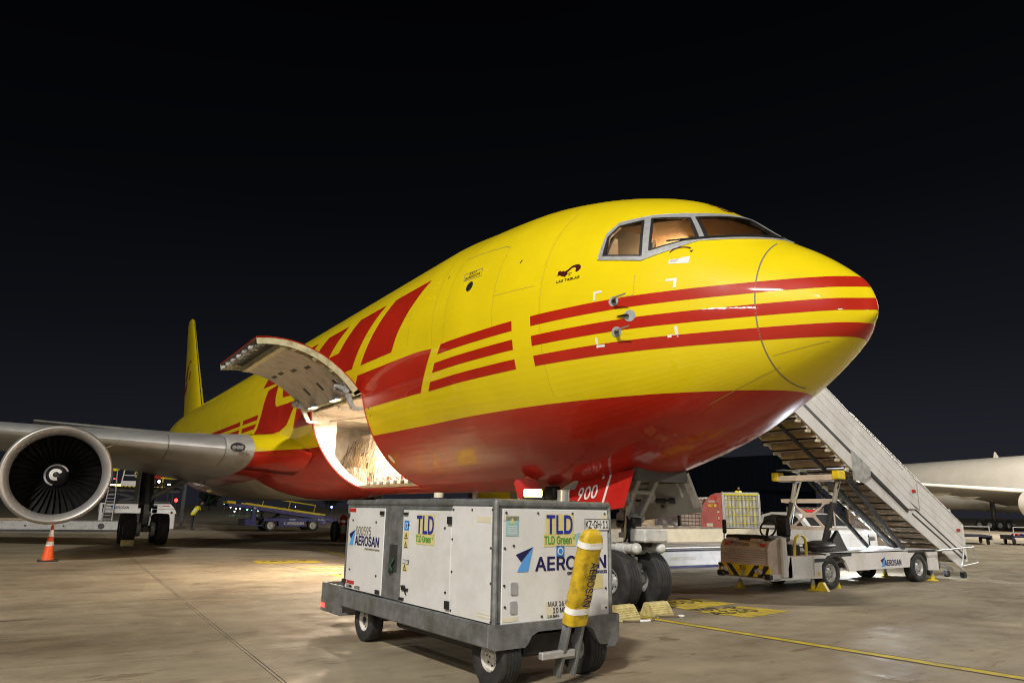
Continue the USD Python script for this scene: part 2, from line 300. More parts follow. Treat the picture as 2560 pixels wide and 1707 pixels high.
# joints as they run on the apron: (y at x = 0, slope) for the long ones, (x at y = 0, slope) for the cross ones
LONG = [(-43.4, .0), (-38.4, .01), (-33.4, .02), (-28.4, .03), (-23.4, .05), (-18.6, .08), (-13.8, .10), (-9.0, .12), (-4.27, .135), (1.13, .095), (6.2, -.023), (11.2, -.023), (16.2, -.023), (21.2, -.023)]
CROSS = [(-11.5+5.0*k, .085) for k in range(0, 14)]
GAP = .024
near = sbox(-12, -40, 38, 20)
def strip(a, b, cross):
    """region between two joint lines, less half a joint on each side"""
    L = 80
    if not cross: return Polygon([(-13, a[0]-a[1]*13+GAP), (39, a[0]+a[1]*39+GAP), (39, b[0]+b[1]*39-GAP), (-13, b[0]-b[1]*13-GAP)])
    return Polygon([(a[0]-a[1]*L+GAP, -L), (a[0]+a[1]*L+GAP, L), (b[0]+b[1]*L-GAP, L), (b[0]-b[1]*L-GAP, -L)])
cover = []
for i in range(len(LONG)-1):
    si = strip(LONG[i], LONG[i+1], False)
    for j in range(len(CROSS)-1):
        q = si.intersection(strip(CROSS[j], CROSS[j+1], True)).intersection(near)
        if q.area < .5 or q.geom_type != 'Polygon': continue
        q = q.simplify(.001); m = prism(q, .022); m.apply_translation((0, 0, -.022+rng.uniform(-.0005, .0005)))
        part(ground, 'concrete_slab', m, f'concrete_{"abcd"[(i*7+j*3+i*j) % 4]}'); cover.append(q)
from shapely.ops import unary_union
inner = unary_union(cover).buffer(.012, join_style=2)
far = sbox(-900, -900, 900, 900).difference(inner)
part(ground, 'far_apron', T(prism(far, .018), (0, 0, -.0187)), 'far_concrete')

# ------------------------------------------------------------------ the freighter: fuselage surface
XS = [0.0, 0.08, 0.3, 0.7, 1.2, 1.8, 2.5, 3.3, 4.2, 5.2, 6.5, 8.0, 10.0, 15, 19, 28, 33, 38, 43, 48, 52, 54.4]
ZT = [3.9791, 4.3154, 4.5813, 4.9303, 5.2883, 5.8179, 6.3054, 6.6425, 6.9069, 7.1054, 7.2212, 7.3431, 7.3431, 7.3431, 7.3431, 7.3431, 7.343, 7.343, 7.33, 7.2, 6.9, 6.42]
ZB = [3.9771, 3.8487, 3.6241, 3.3442, 3.0658, 2.8018, 2.5119, 2.266, 2.05, 1.9344, 1.9, 1.9, 1.9, 1.9, 1.75, 1.75, 1.9, 2.15, 2.95, 4.1, 5.2, 6.0]
WW = [0.001, 0.1233, 0.4047, 0.7204, 1.0582, 1.4345, 1.8042, 2.0912, 2.3075, 2.4414, 2.5208, 2.515, 2.515, 2.515, 2.515, 2.515, 2.515, 2.5, 2.22, 1.6, .9, .3]
ZC = [3.9781, 3.9781, 3.9981, 4.0481, 4.1081, 4.1781, 4.2781, 4.3981, 4.5281, 4.6281, 4.7281, 4.8281, 4.8281, 4.8281, 4.8281, 4.8281, 4.828, 4.9, 5.2, 5.7, 6.1, 6.22]
_k = np.sqrt(XS); _F = [PchipInterpolator(_k, a) for a in (ZT, ZB, WW, ZC)]; EX = 2.2
def prof(x):
    k = np.sqrt(np.clip(x, 0, 54.4)); return [f(k) for f in _F]
def sstep(x, a, b): t = np.clip((x-a)/(b-a), 0, 1); return t*t*(3-2*t)
def bulge(x): return sstep(x, 14.6, 19.5)*(1-sstep(x, 27.5, 33))      # the body swells below the wing
def section(x, z):
    """half width and its exponent terms at station x and height z"""
    zt, zb, w, zc = prof(x); up = z >= zc; h = np.where(up, zt-zc, zc-zb); q = np.abs(z-zc)/np.maximum(h, 1e-3); B = bulge(x)
    e = np.where(up, 2., EX+.7*B); uu = np.clip(q, 0, 1); f = np.where(up, 1., 1+.15*B*9.48*uu**3*(1-uu)); return w, q, e, f
def G(P):
    x, y, z = P[..., 0], P[..., 1], P[..., 2]; w, q, e, f = section(x, z)
    return ((np.abs(y)/np.maximum(w*f, 1e-3))**e+q**e)**(1/e)-1
def gradn(P):
    P = np.asarray(P, float); e = 2e-3; n = np.stack([G(P+e*v)-G(P-e*v) for v in np.eye(3)], -1)
    n[~np.isfinite(n).all(-1)] = [-1, 0, 0]
    return n/np.maximum(np.linalg.norm(n, axis=-1, keepdims=True), 1e-9)
def y_at(x, z):
    w, q, e, f = section(x, z); return w*f*np.maximum(1-np.minimum(q, 1)**e, 0)**(1/e)
def surf(x, a, inset=0.):
    zt, zb, w, zc = prof(x); w = np.maximum(w-inset, .01); zt = np.maximum(zt-inset, zc+.01); zb = np.minimum(zb+inset, zc-.01)
    c, s = np.cos(a), np.sin(a); lo = s < 0; B = bulge(x); e = EX+.7*B; u_ = np.abs(s)**(2/e)
    cc = np.where(lo, np.sign(c)*np.abs(c)**(2/e)*(1+.15*B*9.48*u_**3*(1-u_)), c); ss = np.where(lo, -u_, s)
    return np.stack([x+0*a, w*cc, zc+np.where(lo, (zc-zb)*ss, (zt-zc)*ss)], -1)
def tube_solid(xs, n, inset=0.):
    a = np.arange(n)*2*PI/n; v = np.vstack([surf(np.full(n, x), a, inset) for x in xs]); k = len(xs)
    c0 = np.array([[xs[0], 0, prof(xs[0])[3]], [xs[-1], 0, prof(xs[-1])[3]]]); v = np.vstack([v, c0]); f = []
    for i in range(k-1):
        j = np.arange(n); p, q = i*n+j, i*n+(j+1) % n
        f += np.stack([p, p+n, q+n], 1).tolist()+np.stack([p, q+n, q], 1).tolist()
    for j in range(n): f += [[k*n, j, (j+1) % n], [k*n+1, (k-1)*n+(j+1) % n, (k-1)*n+j]]
    return v, np.array(f)
def man(v, f): 
    m = trimesh.Trimesh(v, f, process=False)
    if m.volume < 0: f = f[:, ::-1]
    return manifold3d.Manifold(manifold3d.Mesh(np.asarray(v, np.float32), np.asarray(f, np.uint32)))
def hullm(p): return manifold3d.Manifold.hull_points(np.asarray(p, float).tolist()) if hasattr(manifold3d.Manifold, 'hull_points') else man(*(lambda h: (h.vertices, h.faces))(trimesh.convex.convex_hull(np.asarray(p, float))))
XF = np.concatenate([10*np.linspace(.02, 1, 90)**2, np.arange(10.4, 33, .5), np.arange(33, 54.4, .7), [54.4]])
DX0, DX1, DZ0, DZ1 = 10.54, 14.23, 2.02, 4.06       # the open lower cargo door
WIN = [[(2.94, 1.82, 5.165), (2.41, 1.61, 5.05), (2.615, 1.32, 5.72), (2.90, 1.53, 5.68), (2.985, 1.66, 5.5)],
       [(2.30, 1.53, 5.12), (2.50, 1.25, 5.735), (2.07, .945, 5.675), (1.82, 1.09, 5.265)],
       [(1.71, 1.02, 5.235), (2.01, .86, 5.68), (1.685, .07, 5.72), (1.17, .07, 5.25), (1.19, .25, 5.235)]]
XA = 3.6
def th(p): return math.atan2(p[1], XA-p[0])
WINP = [[(th(p), p[2]) for p in w] for w in WIN]
def nose_pt(t, z, off=0.):
    """surface point seen from the cockpit axis at angle t and height z"""
    lo, hi = np.zeros(len(t)), np.full(len(t), 3.9)
    P = lambda r: np.stack([XA-r*np.cos(t), r*np.sin(t), z], -1)
    for _ in range(40):
        m = (lo+hi)/2; p = P(m); ins = (G(p) < 0) & (p[:, 0] > 0); lo = np.where(ins, m, lo); hi = np.where(ins, hi, m)
    p = P(lo); n = gradn(p); return p+n*off, n
outer = man(*tube_solid(XF, 128)); hollow = man(*tube_solid(np.concatenate([10*np.linspace(.13, 1, 40)**2, np.arange(10.6, 53, 1.)]), 64, .055))
shell = outer-hollow
for w in WINP:
    t = np.array([p[0] for p in w]); z = np.array([p[1] for p in w]); p, _ = nose_pt(t, z); C = np.array([[XA, 0, 0]])*[1, 1, 0]+np.stack([0*z, 0*z, z], -1)
    for s in (1, -1):
        q = p*[1, s, 1]; shell = shell-hullm(np.vstack([C+(q-C)*.72, C+(q-C)*1.15]))
def boxm(a, b): return manifold3d.Manifold.cube([b[i]-a[i] for i in range(3)]).translate(list(a))
shell = shell-boxm((DX0, .5, DZ0), (DX1, 3.2, DZ1))-boxm((3.72, -.52, 1.), (5.35, .52, 2.5))
mm = shell.to_mesh(); V = np.array(mm.vert_properties[:, :3], float); Fc = np.array(mm.tri_verts)
on = np.abs(G(V)) < 5e-3; fo = on[Fc].all(1)
fn = np.cross(V[Fc[:, 1]]-V[Fc[:, 0]], V[Fc[:, 2]]-V[Fc[:, 0]]); fn /= np.maximum(np.linalg.norm(fn, axis=1, keepdims=True), 1e-12)
gn = gradn(V); fo &= (fn*gn[Fc].mean(1)).sum(1) > .5
jet = thing('cargo_aircraft', 'large yellow and red twin-engine freighter parked with its lower cargo door open', 'aircraft')
raw(jet, 'fuselage', V, Fc[fo], gn[Fc[fo]].reshape(-1, 3), 'livery_paint')
fi = ~fo; ck = fi & (V[Fc][:, :, 0].mean(1) < 3.6)
for nm_, sel, mt_ in (('inner_lining', fi & ~ck, 'lining'), ('cockpit_lining', ck, 'cockpit_dark')): raw(jet, nm_, V, Fc[sel], np.repeat(fn[sel], 3, 0), mt_)

# ------------------------------------------------------------------ painted livery laid 3 mm proud of the skin
_zs = np.linspace(0, -2.89, 900); _ys = 2.515*np.maximum(1-(np.abs(_zs)/2.928)**EX, 0)**(1/EX); _arc = np.concatenate([[0], -np.cumsum(np.hypot(np.diff(_zs), np.diff(_ys)))])
def z_of_s(s): return np.where(s >= 0, 2.515*np.sin(np.clip(s, 0, 3.9)/2.515), np.interp(-s, -_arc, _zs))
def s_of_z(z): 
    dz = np.asarray(z, float)-4.828; return np.where(dz >= 0, 2.515*np.arcsin(np.clip(dz/2.515, -1, 1)), np.interp(-dz, -_zs, _arc))
def tess(poly, dx, dy):
    x0, y0, x1, y1 = poly.bounds; v, f = [], []
    for i in np.arange(math.floor(x0/dx), math.ceil(x1/dx)):
        for j in np.arange(math.floor(y0/dy), math.ceil(y1/dy)):
            q = poly.intersection(sbox(i*dx, j*dy, (i+1)*dx, (j+1)*dy))
            for g in getattr(q, 'geoms', [q]):
                if g.geom_type != 'Polygon' or g.area < 1e-7: continue
                a, b = trimesh.creation.triangulate_polygon(g, engine='earcut'); f.append(np.asarray(b)+sum(map(len, v))); v.append(np.asarray(a))
    return np.vstack(v), np.vstack(f)
def decal(parent, name, poly, material, mode='z', side=1, dx=.3, dy=.12, off=.003, label=None):
    """a painted area given in (x, height) or (x, girth) on the fuselage side"""
    if not hasattr(poly, 'area'): poly = Polygon(poly)
    v, f = tess(poly, dx, dy); x = v[:, 0]; z = v[:, 1] if mode == 'z' else prof(x)[3]+z_of_s(v[:, 1])
    p = np.stack([x, side*y_at(x, z), z], -1); n = gradn(p); p = p+n*off
    if side > 0: f = f[:, ::-1]
    fnn = np.cross(p[f[:, 1]]-p[f[:, 0]], p[f[:, 2]]-p[f[:, 0]]); w = (fnn*n[f[:, 0]]).sum(1) < 0; f = f.copy(); f[w] = f[w][:, ::-1]
    o = raw(parent, name, p, f, n, material); return tag(o, label)
def wrap_text(parent, s, x0, z0, h, w, material, bold=False, side=1, name='lettering', italic=0.):
    m = text(s, h, bold, .002, italic); m = fit(m, w) if w else m
    v = m.vertices; x = x0-v[:, 0]; z = z0+v[:, 1]; p = np.stack([x, y_at(x, z), z], -1); n = gradn(p); p = p+n*(.002+v[:, 2:3])
    raw(parent, name, p, np.asarray(m.faces)[:, ::-1], n, material)
S1, S0 = s_of_z(6.03), s_of_z(4.69); SL1, SL0 = s_of_z(4.48), s_of_z(3.70); SM = s_of_z(5.27)
sl = lambda x, s, top=S1: x+(float(top)-float(s))*1.14/1.39        # letters lean forward
def quad(xa, xb, s0, s1): return [(sl(xa, s1), s1), (sl(xb, s1), s1), (sl(xb, s0), s0), (sl(xa, s0), s0)]
S1, S0, SL1, SL0, SM = map(float, (S1, S0, SL1, SL0, SM))
door_cut = sbox(DX0, -5, DX1, float(s_of_z(DZ1)))
def L_(poly): return Polygon(poly).buffer(0).difference(door_cut)
decal(jet, 'letter_l', L_([(7.75, S1), (9.46, S1), (sl(9.46, S0), S0), (8.89, S0), (8.66, S0+.35), (8.30, S0+.78)]), 'red_paint', 's', label='upper stroke of the third red letter')
decal(jet, 'letter_l', L_([(7.04, SL1), (10.77, SL1), (11.3, SL0), (7.70, SL0)]), 'red_paint', 's', label='lower stroke of the third red letter')
decal(jet, 'letter_h', L_([(10.0, S1), (11.57, S1), (sl(11.57, SM), SM), (sl(12.33, SM), SM), (12.33, S1), (13.88, S1), (sl(13.88, S0), S0), (sl(10.0, S0), S0)]), 'red_paint', 's', label='upper part of the second red letter')
for xa, xb in ((12.33, 13.88),):
    decal(jet, 'letter_h', L_(quad(xa, xb, SL0, SL1)), 'red_paint', 's', label='rear leg of the second red letter')
SD1, SD0, SDt = float(s_of_z(6.03)), float(s_of_z(5.34)), float(s_of_z(5.17))
decal(jet, 'letter_d', L_([(14.75, SD1), (18.95, SD1), (19.50, SD0), (17.3, SD0-.06), (16.9, SDt-.1), (16.86, SDt-.45), (15.95, SDt-.5), (15.3, SDt-.1)]), 'red_paint', 's', label='upper stroke of the first red letter')
decal(jet, 'letter_d', L_([(17.5, SDt+.05), (18.68, SDt), (19.05, float(s_of_z(4.75))), (19.5, float(s_of_z(3.99))), (20.04, SL0), (17.0, SL0), (16.35, SL0+.16), (15.85, SL0+.5), (15.4, SL1-.05), (15.3, SL1), (16.3, SL1), (17.45, SL1+.02), (17.62, SL1+.12), (17.66, SL1+.34)]), 'red_paint', 's', label='lower stroke of the first red letter')
for z0, z1, xl0, xl1 in ((4.285, 4.445, 6.67, 6.82), (3.985, 4.145, 6.95, 7.09), (3.68, 3.835, 7.22, 7.37)):
    decal(jet, 'stripe', [(4.56, z0), (4.56, z1), (xl0, z1), (xl1, z0)], 'red_paint', dx=.15, dy=.06)
for z0, z1, a, b in ((4.31, 4.47, 19.58, 19.70), (4.02, 4.18, 19.72, 19.9), (3.72, 3.88, 20.0, 20.25)):
    decal(jet, 'stripe', [(a, z1), (b, z0), (21.72, z0), (21.72, z1)], 'red_paint', dx=.3, dy=.06)
    decal(jet, 'stripe', [(22.15, z0), (22.15, z1), (27.2, z1), (27.4, z0)], 'red_paint', dx=.3, dy=.06)
def nose_stripe(z0, z1, x1):
    zr = np.linspace(z0, z1, 7); t = np.concatenate([np.linspace(1, 0, 60), ]); V_, N_, F_ = [], [], []
    for z in zr:
        xs = np.linspace(0, 1, 4000)**2*3; ok = y_at(xs, np.full_like(xs, z)) > 0; xm = xs[ok.argmax()] if ok.any() else 0
        x = xm+(x1-xm)*t**2; y = y_at(x, np.full_like(x, z)); y[-1] = 0
        X = np.concatenate([x, x[-2::-1]]); Y = np.concatenate([y, -y[-2::-1]]); V_.append(np.stack([X, Y, np.full_like(X, z)], -1))
    n = len(V_[0]); V_ = np.vstack(V_); N_ = gradn(V_); V_ = V_+N_*.003
    for i in range(len(zr)-1):
        for j in range(n-1): a = i*n+j; F_ += [[a, a+1, a+n+1], [a, a+n+1, a+n]]
    F_ = np.array(F_); c = np.cross(V_[F_[:, 1]]-V_[F_[:, 0]], V_[F_[:, 2]]-V_[F_[:, 0]]); w = (c*N_[F_[:, 0]]).sum(1) < 0; F_[w] = F_[w][:, ::-1]
    raw(jet, 'stripe', V_, F_, N_, 'red_paint')
for z0, z1 in ((4.285, 4.44), (3.975, 4.13), (3.67, 3.825)): nose_stripe(z0, z1, 4.14)
def seam(pts, wid=.012, material='seam', close=False, name='panel_seam'):
    """thin joint line through (x, z) points on the starboard skin"""
    ln = LineString(pts+([pts[0]] if close else [])).buffer(wid/2, cap_style=2); decal(jet, name, ln, material, dx=.15, dy=.1, off=.0022)
# joint of the radome: a ring 1.03 m behind the tip, leaning forward near the top
a = np.linspace(-PI/2+.02, 1.15, 70); xr = 1.04+.0*a; rp = surf(xr, a); nn = gradn(rp); n1 = surf(xr+.016, a); 
top = np.array([[1.04, 0, 0]])
vv = np.vstack([rp+nn*.003, n1+nn*.003]); k = len(a); ff = np.array([[i, i+1, k+i+1] for i in range(k-1)]+[[i, k+i+1, k+i] for i in range(k-1)])
raw(jet, 'radome_seam', vv, ff, np.vstack([nn, nn]), 'seam_grey')
dz = lambda x, z0, z1: [(x, z) for z in np.linspace(z0, z1, 18)]
# outlines of the main-deck service doors and skin panels
seam([(6.55, 6.13), (6.2, 6.1), (5.6, 6.04), (5.2, 5.98), (5.05, 5.9)], .018, 'seam'); seam(dz(5.06, 4.45, 5.85), .008); seam(dz(6.56, 4.5, 6.05), .006)
seam([(5.06, 4.98), (4.1, 4.93)], .007); seam(dz(8.1, 4.7, 6.1), .006); seam(dz(7.05, 4.5, 6.2), .006); seam(dz(3.95, 3.2, 6.3), .006)
seam([(1.95, 2.95), (1.0, 3.35)], .006); seam([(2.42, 4.75), (2.42, 4.45), (2.6, 4.45)], .006); seam([(.45, 3.62), (1.0, 3.48)], .006)
for q_ in (9.3, 12.6, 15.2, 18.0, 21.0, 24.0, 27.5, 31.): seam([(q_, z) for z in np.linspace(3.16 if not DX0-.1 < q_ < DX1+.1 else 4.15, 6.9, 24)], .010, 'seam_soft')
for z_ in (5.35, 6.42): seam([(x_, z_) for x_ in np.linspace(8.1, 32, 60)], .010, 'seam_soft')
decal(jet, 'porthole', affinity.scale(Polygon([(5.87, 5.36)]*3+[(5.8701, 5.36)]).buffer(.001), 1, 1) if False else LineString([(5.87, 5.36), (5.8701, 5.36)]).buffer(.095), 'black_decal', dx=.1, dy=.1)
seam([(6.2, 5.69), (5.65, 5.66), (5.59, 5.5), (6.14, 5.53)], .012, 'seam_grey', True, 'label_frame')
wrap_text(jet, 'EXIT', 6.02, 5.615, .055, .22, 'seam_grey'); wrap_text(jet, 'INOPERATIVE', 6.12, 5.54, .055, .46, 'seam_grey')
for q in ((6.88, 5.85), (4.55, 5.5)): decal(jet, 'drain_hole', LineString([q, (q[0]+.02, q[1]-.04)]).buffer(.012), 'black_decal', dx=.1, dy=.1)
wrap_text(jet, 'LAS TABLAS', 3.66, 4.872, .04, .40, 'maroon', True); wrap_text(jet, 'CIUDAD', 3.5, 4.985, .018, .09, 'maroon'); wrap_text(jet, 'DE', 3.46, 4.955, .018, .03, 'maroon')
mp = [(465, 360), (480, 335), (475, 290), (500, 280), (520, 300), (545, 295), (560, 312), (600, 290), (640, 250), (680, 242), (725, 250), (750, 280), (755, 320), (735, 345), (712, 362), (695, 340), (700, 305), (680, 280), (650, 280), (615, 315), (595, 335), (605, 360), (575, 398), (560, 380), (535, 372), (510, 352), (480, 350)]
decal(jet, 'map_emblem', Polygon([(3.68-(a-465)*.41/290+(b-360)*.0, 4.985-(b-360)*.00112+(a-465)*.00002) for a, b in mp]).buffer(0), 'maroon', dx=.1, dy=.1)
def corner(x, z, sx, sz):
    decal(jet, 'corner_mark', Polygon([(x, z), (x+sx*.13, z), (x+sx*.13, z+sz*.035), (x+sx*.035, z+sz*.035), (x+sx*.035, z+sz*.14), (x, z+sz*.14)]).buffer(0), 'white_decal', dx=.1, dy=.1)
corner(3.0, 4.6, -1, -1); corner(1.9, 4.62, 1, -1); corner(3.0, 3.78, -1, 1); corner(1.9, 3.8, 1, 1)
decal(jet, 'placard', [(2.03, 4.855), (1.80, 4.83), (1.80, 4.94), (1.9, 4.935), (1.91, 4.92), (2.03, 4.92)], 'white_decal', dx=.1, dy=.1)
for k in range(3): wrap_text(jet, 'RESCUE ACCESS', 2.01, 4.905-.016*k, .009, .09-.01*k, 'maroon')
aa = np.linspace(.1, PI-.3, 16)
for k in range(7):
    t0, t1 = PI-.15-k*.36, PI-.15-k*.36-.22
    decal(jet, 'release_mark', LineString([(1.93+.115*math.cos(PI-t), 5.035+.07*math.sin(t)) for t in np.linspace(t0, t1, 4)]).buffer(.011), 'maroon', dx=.1, dy=.1)
decal(jet, 'release_mark', [(1.83, 5.03), (1.80, 5.0), (1.79, 5.045)], 'maroon', dx=.1, dy=.1)
for q in ((8.0, 3.34), ): pass
decal(jet, 'round_port', LineString([(10.3, 2.60), (10.301, 2.60)]).buffer(.085), 'jet_white', dx=.1, dy=.1)
for z in (3.52, 3.68): decal(jet, 'drain_hole', LineString([(10.32, z), (10.321, z)]).buffer(.022), 'black_decal', dx=.1, dy=.1)
decal(jet, 'static_port', LineString([(8.1, 2.55), (8.101, 2.55)]).buffer(.03), 'gear_grey', dx=.1, dy=.1)
# number on the brow above the windshield
m = text('3', .30, True, .002); tt = m.vertices; bb = m.bounds
x_ = 1.95+(tt[:, 1])*1.0; y_ = .30-(tt[:, 0]-bb[0][0]); zz_ = np.array([prof(a)[3]+(prof(a)[0]-prof(a)[3])*math.sqrt(max(1-(b/prof(a)[2])**2, 0)) for a, b in zip(x_, y_)])
pp = np.stack([x_, y_, zz_], -1); nn = gradn(pp); raw(jet, 'number', pp+nn*(.003+tt[:, 2:3]), m.faces, nn, 'dark_red')

# ------------------------------------------------------------------ cockpit: window frame, panes, flight deck
wp = [Polygon(w).buffer(.012, join_style=1) for w in WINP]
outl = [(115, 690)]
FR = [(3.0, 1.86, 5.12), (2.38, 1.645, 4.985), (2.24, 1.56, 5.03), (2.0, 1.30, 5.13), (1.79, 1.10, 5.215), (1.70, 1.06, 5.205), (1.10, .25, 5.205), (1.08, -.02, 5.215), (1.68, -.02, 5.76), (2.03, .84, 5.765), (2.15, .93, 5.775), (2.53, 1.22, 5.80), (2.62, 1.30, 5.79), (2.92, 1.49, 5.76), (3.03, 1.62, 5.58)]
fp = Polygon([(th(p), p[2]) for p in FR]).buffer(.012)
def nose_decal(parent, name, poly, material, off, side=1, label=None, thick=False):
    v, f = tess(poly, .05, .05); p, n = nose_pt(v[:, 0], v[:, 1], off); p = p*[1, side, 1]; n = n*[1, side, 1]
    c = np.cross(p[f[:, 1]]-p[f[:, 0]], p[f[:, 2]]-p[f[:, 0]]); w = (c*n[f[:, 0]]).sum(1) < 0; f = f.copy(); f[w] = f[w][:, ::-1]
    return tag(raw(parent, name, p, f, n, material), label)
for side in (1, -1):
    wf = nose_decal(jet, 'windshield_frame', fp.difference(unary_union([w.buffer(-.012) for w in wp])), 'frame_grey', .012, side)
    for w in wp: nose_decal(jet, 'cockpit_window', w, 'pane', -.014, side)
    for w in wp: nose_decal(jet, 'window_gasket', w.difference(w.buffer(-.022)), 'hose', .0135, side)
# frame rim gives the frame its edge
rim = [p for p in fp.exterior.segmentize(.06).coords]
pr, nr = nose_pt(np.array([p[0] for p in rim]), np.array([p[1] for p in rim]), .006)
part(jet, 'frame_rim', pipe(pr, .009, 6), 'frame_grey', True)
# wiper and windscreen base strip
pw, _ = nose_pt(np.linspace(.06, .75, 12), np.full(12, 5.225), .03); part(jet, 'wiper', [pipe(pw, .012, 6), tube(pw[1]+[-.03, 0, .02], pw[1]+[.12, 0, -.03], .02, 6)], 'hose')
inner_space = man(*tube_solid(np.concatenate([10*np.linspace(.16, .62, 30)**2]), 48, .075))
def inside(m):
    q = (man(m.vertices, m.faces) ^ inner_space).to_mesh(); return trimesh.Trimesh(np.array(q.vert_properties[:, :3]), np.array(q.tri_verts), process=False)
deck = [bx((1.35, -1.2, 4.55), (1.95, 1.2, 4.98), .03)]
part(jet, 'instrument_panel', inside(deck[0]), 'cockpit_dark')
part(jet, 'glareshield', inside(bx((1.3, -.85, 4.98), (1.75, .85, 5.16), .03)), 'cockpit_dark')
part(jet, 'cockpit_floor', inside(bx((1.6, -1.6, 4.28), (3.5, 1.6, 4.33))), 'cockpit_dark')
part(jet, 'cockpit_bulkhead', inside(bx((3.42, -1.9, 4.3), (3.5, 1.9, 6.4))), 'cockpit_dark')
part(jet, 'overhead_panel', inside(bx((1.75, -.55, 5.78), (2.9, .55, 5.95), .02)), 'cockpit_dark')
for b_ in (bx((2.9, 1.58, 4.6), (2.96, 2.0, 5.9)), bx((2.33, 1.36, 4.6), (2.38, 1.8, 5.7), .01), bx((1.8, -1.6, 5.70), (3.3, 1.6, 5.76))): part(jet, 'cockpit_side_lining', inside(b_), 'cockpit_tan')
for y in (.55, -.55):
    st = holder(jet, 'pilot_seat')
    part(st, 'backrest', bx((2.55, y-.24, 4.75), (2.68, y+.24, 5.24), .05), 'cockpit_dark'); part(st, 'headrest', bx((2.56, y-.13, 5.26), (2.66, y+.13, 5.40), .04), 'cockpit_dark')
    part(st, 'seat', bx((2.1, y-.24, 4.65), (2.6, y+.24, 4.78), .04), 'cockpit_dark')
part(jet, 'door_liner', inside(bx((3.34, -.9, 4.4), (3.40, .78, 6.3))), 'cockpit_tan')
part(jet, 'locker', inside(bx((2.99, .80, 4.4), (3.30, 1.95, 6.3), .03)), 'cockpit_dark')
part(jet, 'chart_board', trimesh.creation.icosphere(2, 1.).apply_transform(np.diag([.12, .03, .13, 1])).apply_translation((2.42, .70, 5.22)), 'lining', True)
part(jet, 'headset_cable', [pipe([(2.5+.05*math.sin(3*t)+.06*k, 1.30-.03*k, 5.45-.11*t+.03*math.cos(5*t+k)) for t in np.linspace(0, 3.2, 14)], .011, 5) for k in range(3)], 'lining')
part(jet, 'instrument_light', [bx((1.60, y, z), (1.605, y+w_, z+.012)) for y, z, w_ in ((.35, 5.19, .07), (.12, 5.18, .03), (.55, 5.23, .02), (.28, 5.25, .02), (.02, 5.2, .06), (.48, 5.19, .03))], 'instrument_red')
part(jet, 'reading_lamp', trimesh.creation.icosphere(2, .018).apply_translation((2.62, .95, 5.72)), 'lamp_warm', True)
rect_light('/World/cargo_aircraft/cockpit_lamp', (2.75, .1, 5.66), (3.3, .45, 5.35), .22, .15, 1100, (1., .58, .26))

# ------------------------------------------------------------------ probes
def probe(x, z, L=.22):
    y = float(y_at(x, z)); n = gradn(np.array([x, y, z])); b = np.array([x, y, z]); o = b+n*.11
    h = holder(jet, 'pitot_probe'); part(h, 'mast', trimesh.convex.convex_hull(np.vstack([b+[.06, 0, -.015], b+[-.04, 0, .015], b+[.06, 0, .015], b+[-.04, 0, -.015], o+[-.06, 0, .012], o+[-.12, 0, -.012], o+[-.06, 0, -.012]])), 'gear_dark')
    part(h, 'tube', tube(o+[-.07, .0, 0], o+[-.07-L, -.12*L, .02], .016, 8, .010), 'chrome', 40)
    part(h, 'base_plate', tube(b-n*.004, b+n*.006, .075, 16), 'frame_grey')
probe(2.69, 4.40); probe(2.67, 3.96)
b = np.array([2.47, float(y_at(2.47, 4.16)), 4.16]); n = gradn(b)
h = holder(jet, 'airflow_vane'); part(h, 'base_plate', tube(b-n*.004, b+n*.007, .085, 20), 'frame_grey'); part(h, 'vane', trimesh.convex.convex_hull(np.array([b+n*.01, b+n*.09+[.0, 0, .01], b+n*.02+[.17, .04, .02], b+n*.07+[.2, .04, .02], b+n*.05+[.1, .02, -.004]])), 'gear_dark')
part(jet, 'antenna', [trimesh.convex.convex_hull(np.array([(15, -.02, 7.3), (15, .02, 7.3), (15.5, 0, 7.3), (15.25, 0, 7.7), (15.5, 0, 7.7)]))], 'wing_grey')
part(jet, 'drain_mast', trimesh.convex.convex_hull(np.array([(8.9, .3, 1.95), (9.15, .3, 1.95), (9.0, .32, 1.7), (9.1, .32, 1.7), (9, .28, 1.72)])), 'wing_grey')

# ------------------------------------------------------------------ open cargo door and the hold behind it
def dpt(z): return np.array([float(y_at(12., z)), z])
HG = np.array([2.46, 4.07]); DA = math.radians(149.5)
zz = np.linspace(DZ1-.01, DZ0+.01, 26); arc = np.array([dpt(z) for z in zz]); nrm = np.array([gradn(np.array([12., a_[0], a_[1]]))[1:] for a_ in arc])
def swing(p): q = p-HG; c, s = math.cos(DA), math.sin(DA); return HG+np.stack([q[..., 0]*c-q[..., 1]*s, q[..., 0]*s+q[..., 1]*c], -1)
def door_strip(o0, o1, x0, x1, i0=0, i1=None):
    A, B = swing(arc+nrm*o0)[i0:i1], swing(arc+nrm*o1)[i0:i1]; k = len(A)
    ring = np.vstack([A, B[::-1]]); v = np.vstack([np.c_[np.full(2*k, x0), ring], np.c_[np.full(2*k, x1), ring]]); m = 2*k; f = []
    for i in range(m): j = (i+1) % m; f += [[i, j, m+j], [i, m+j, m+i]]
    for i in range(k-1): a_, b_, c_, d_ = i, i+1, m-2-i, m-1-i; f += [[a_, c_, b_], [a_, d_, c_], [m+a_, m+b_, m+c_], [m+a_, m+c_, m+d_]]
    t = trimesh.Trimesh(v, np.array(f), process=False); t.fix_normals(); return t
dr = holder(jet, 'cargo_door')
part(dr, 'outer_skin', door_strip(0, -.02, DX0+.02, DX1-.02), 'red_paint', 30)
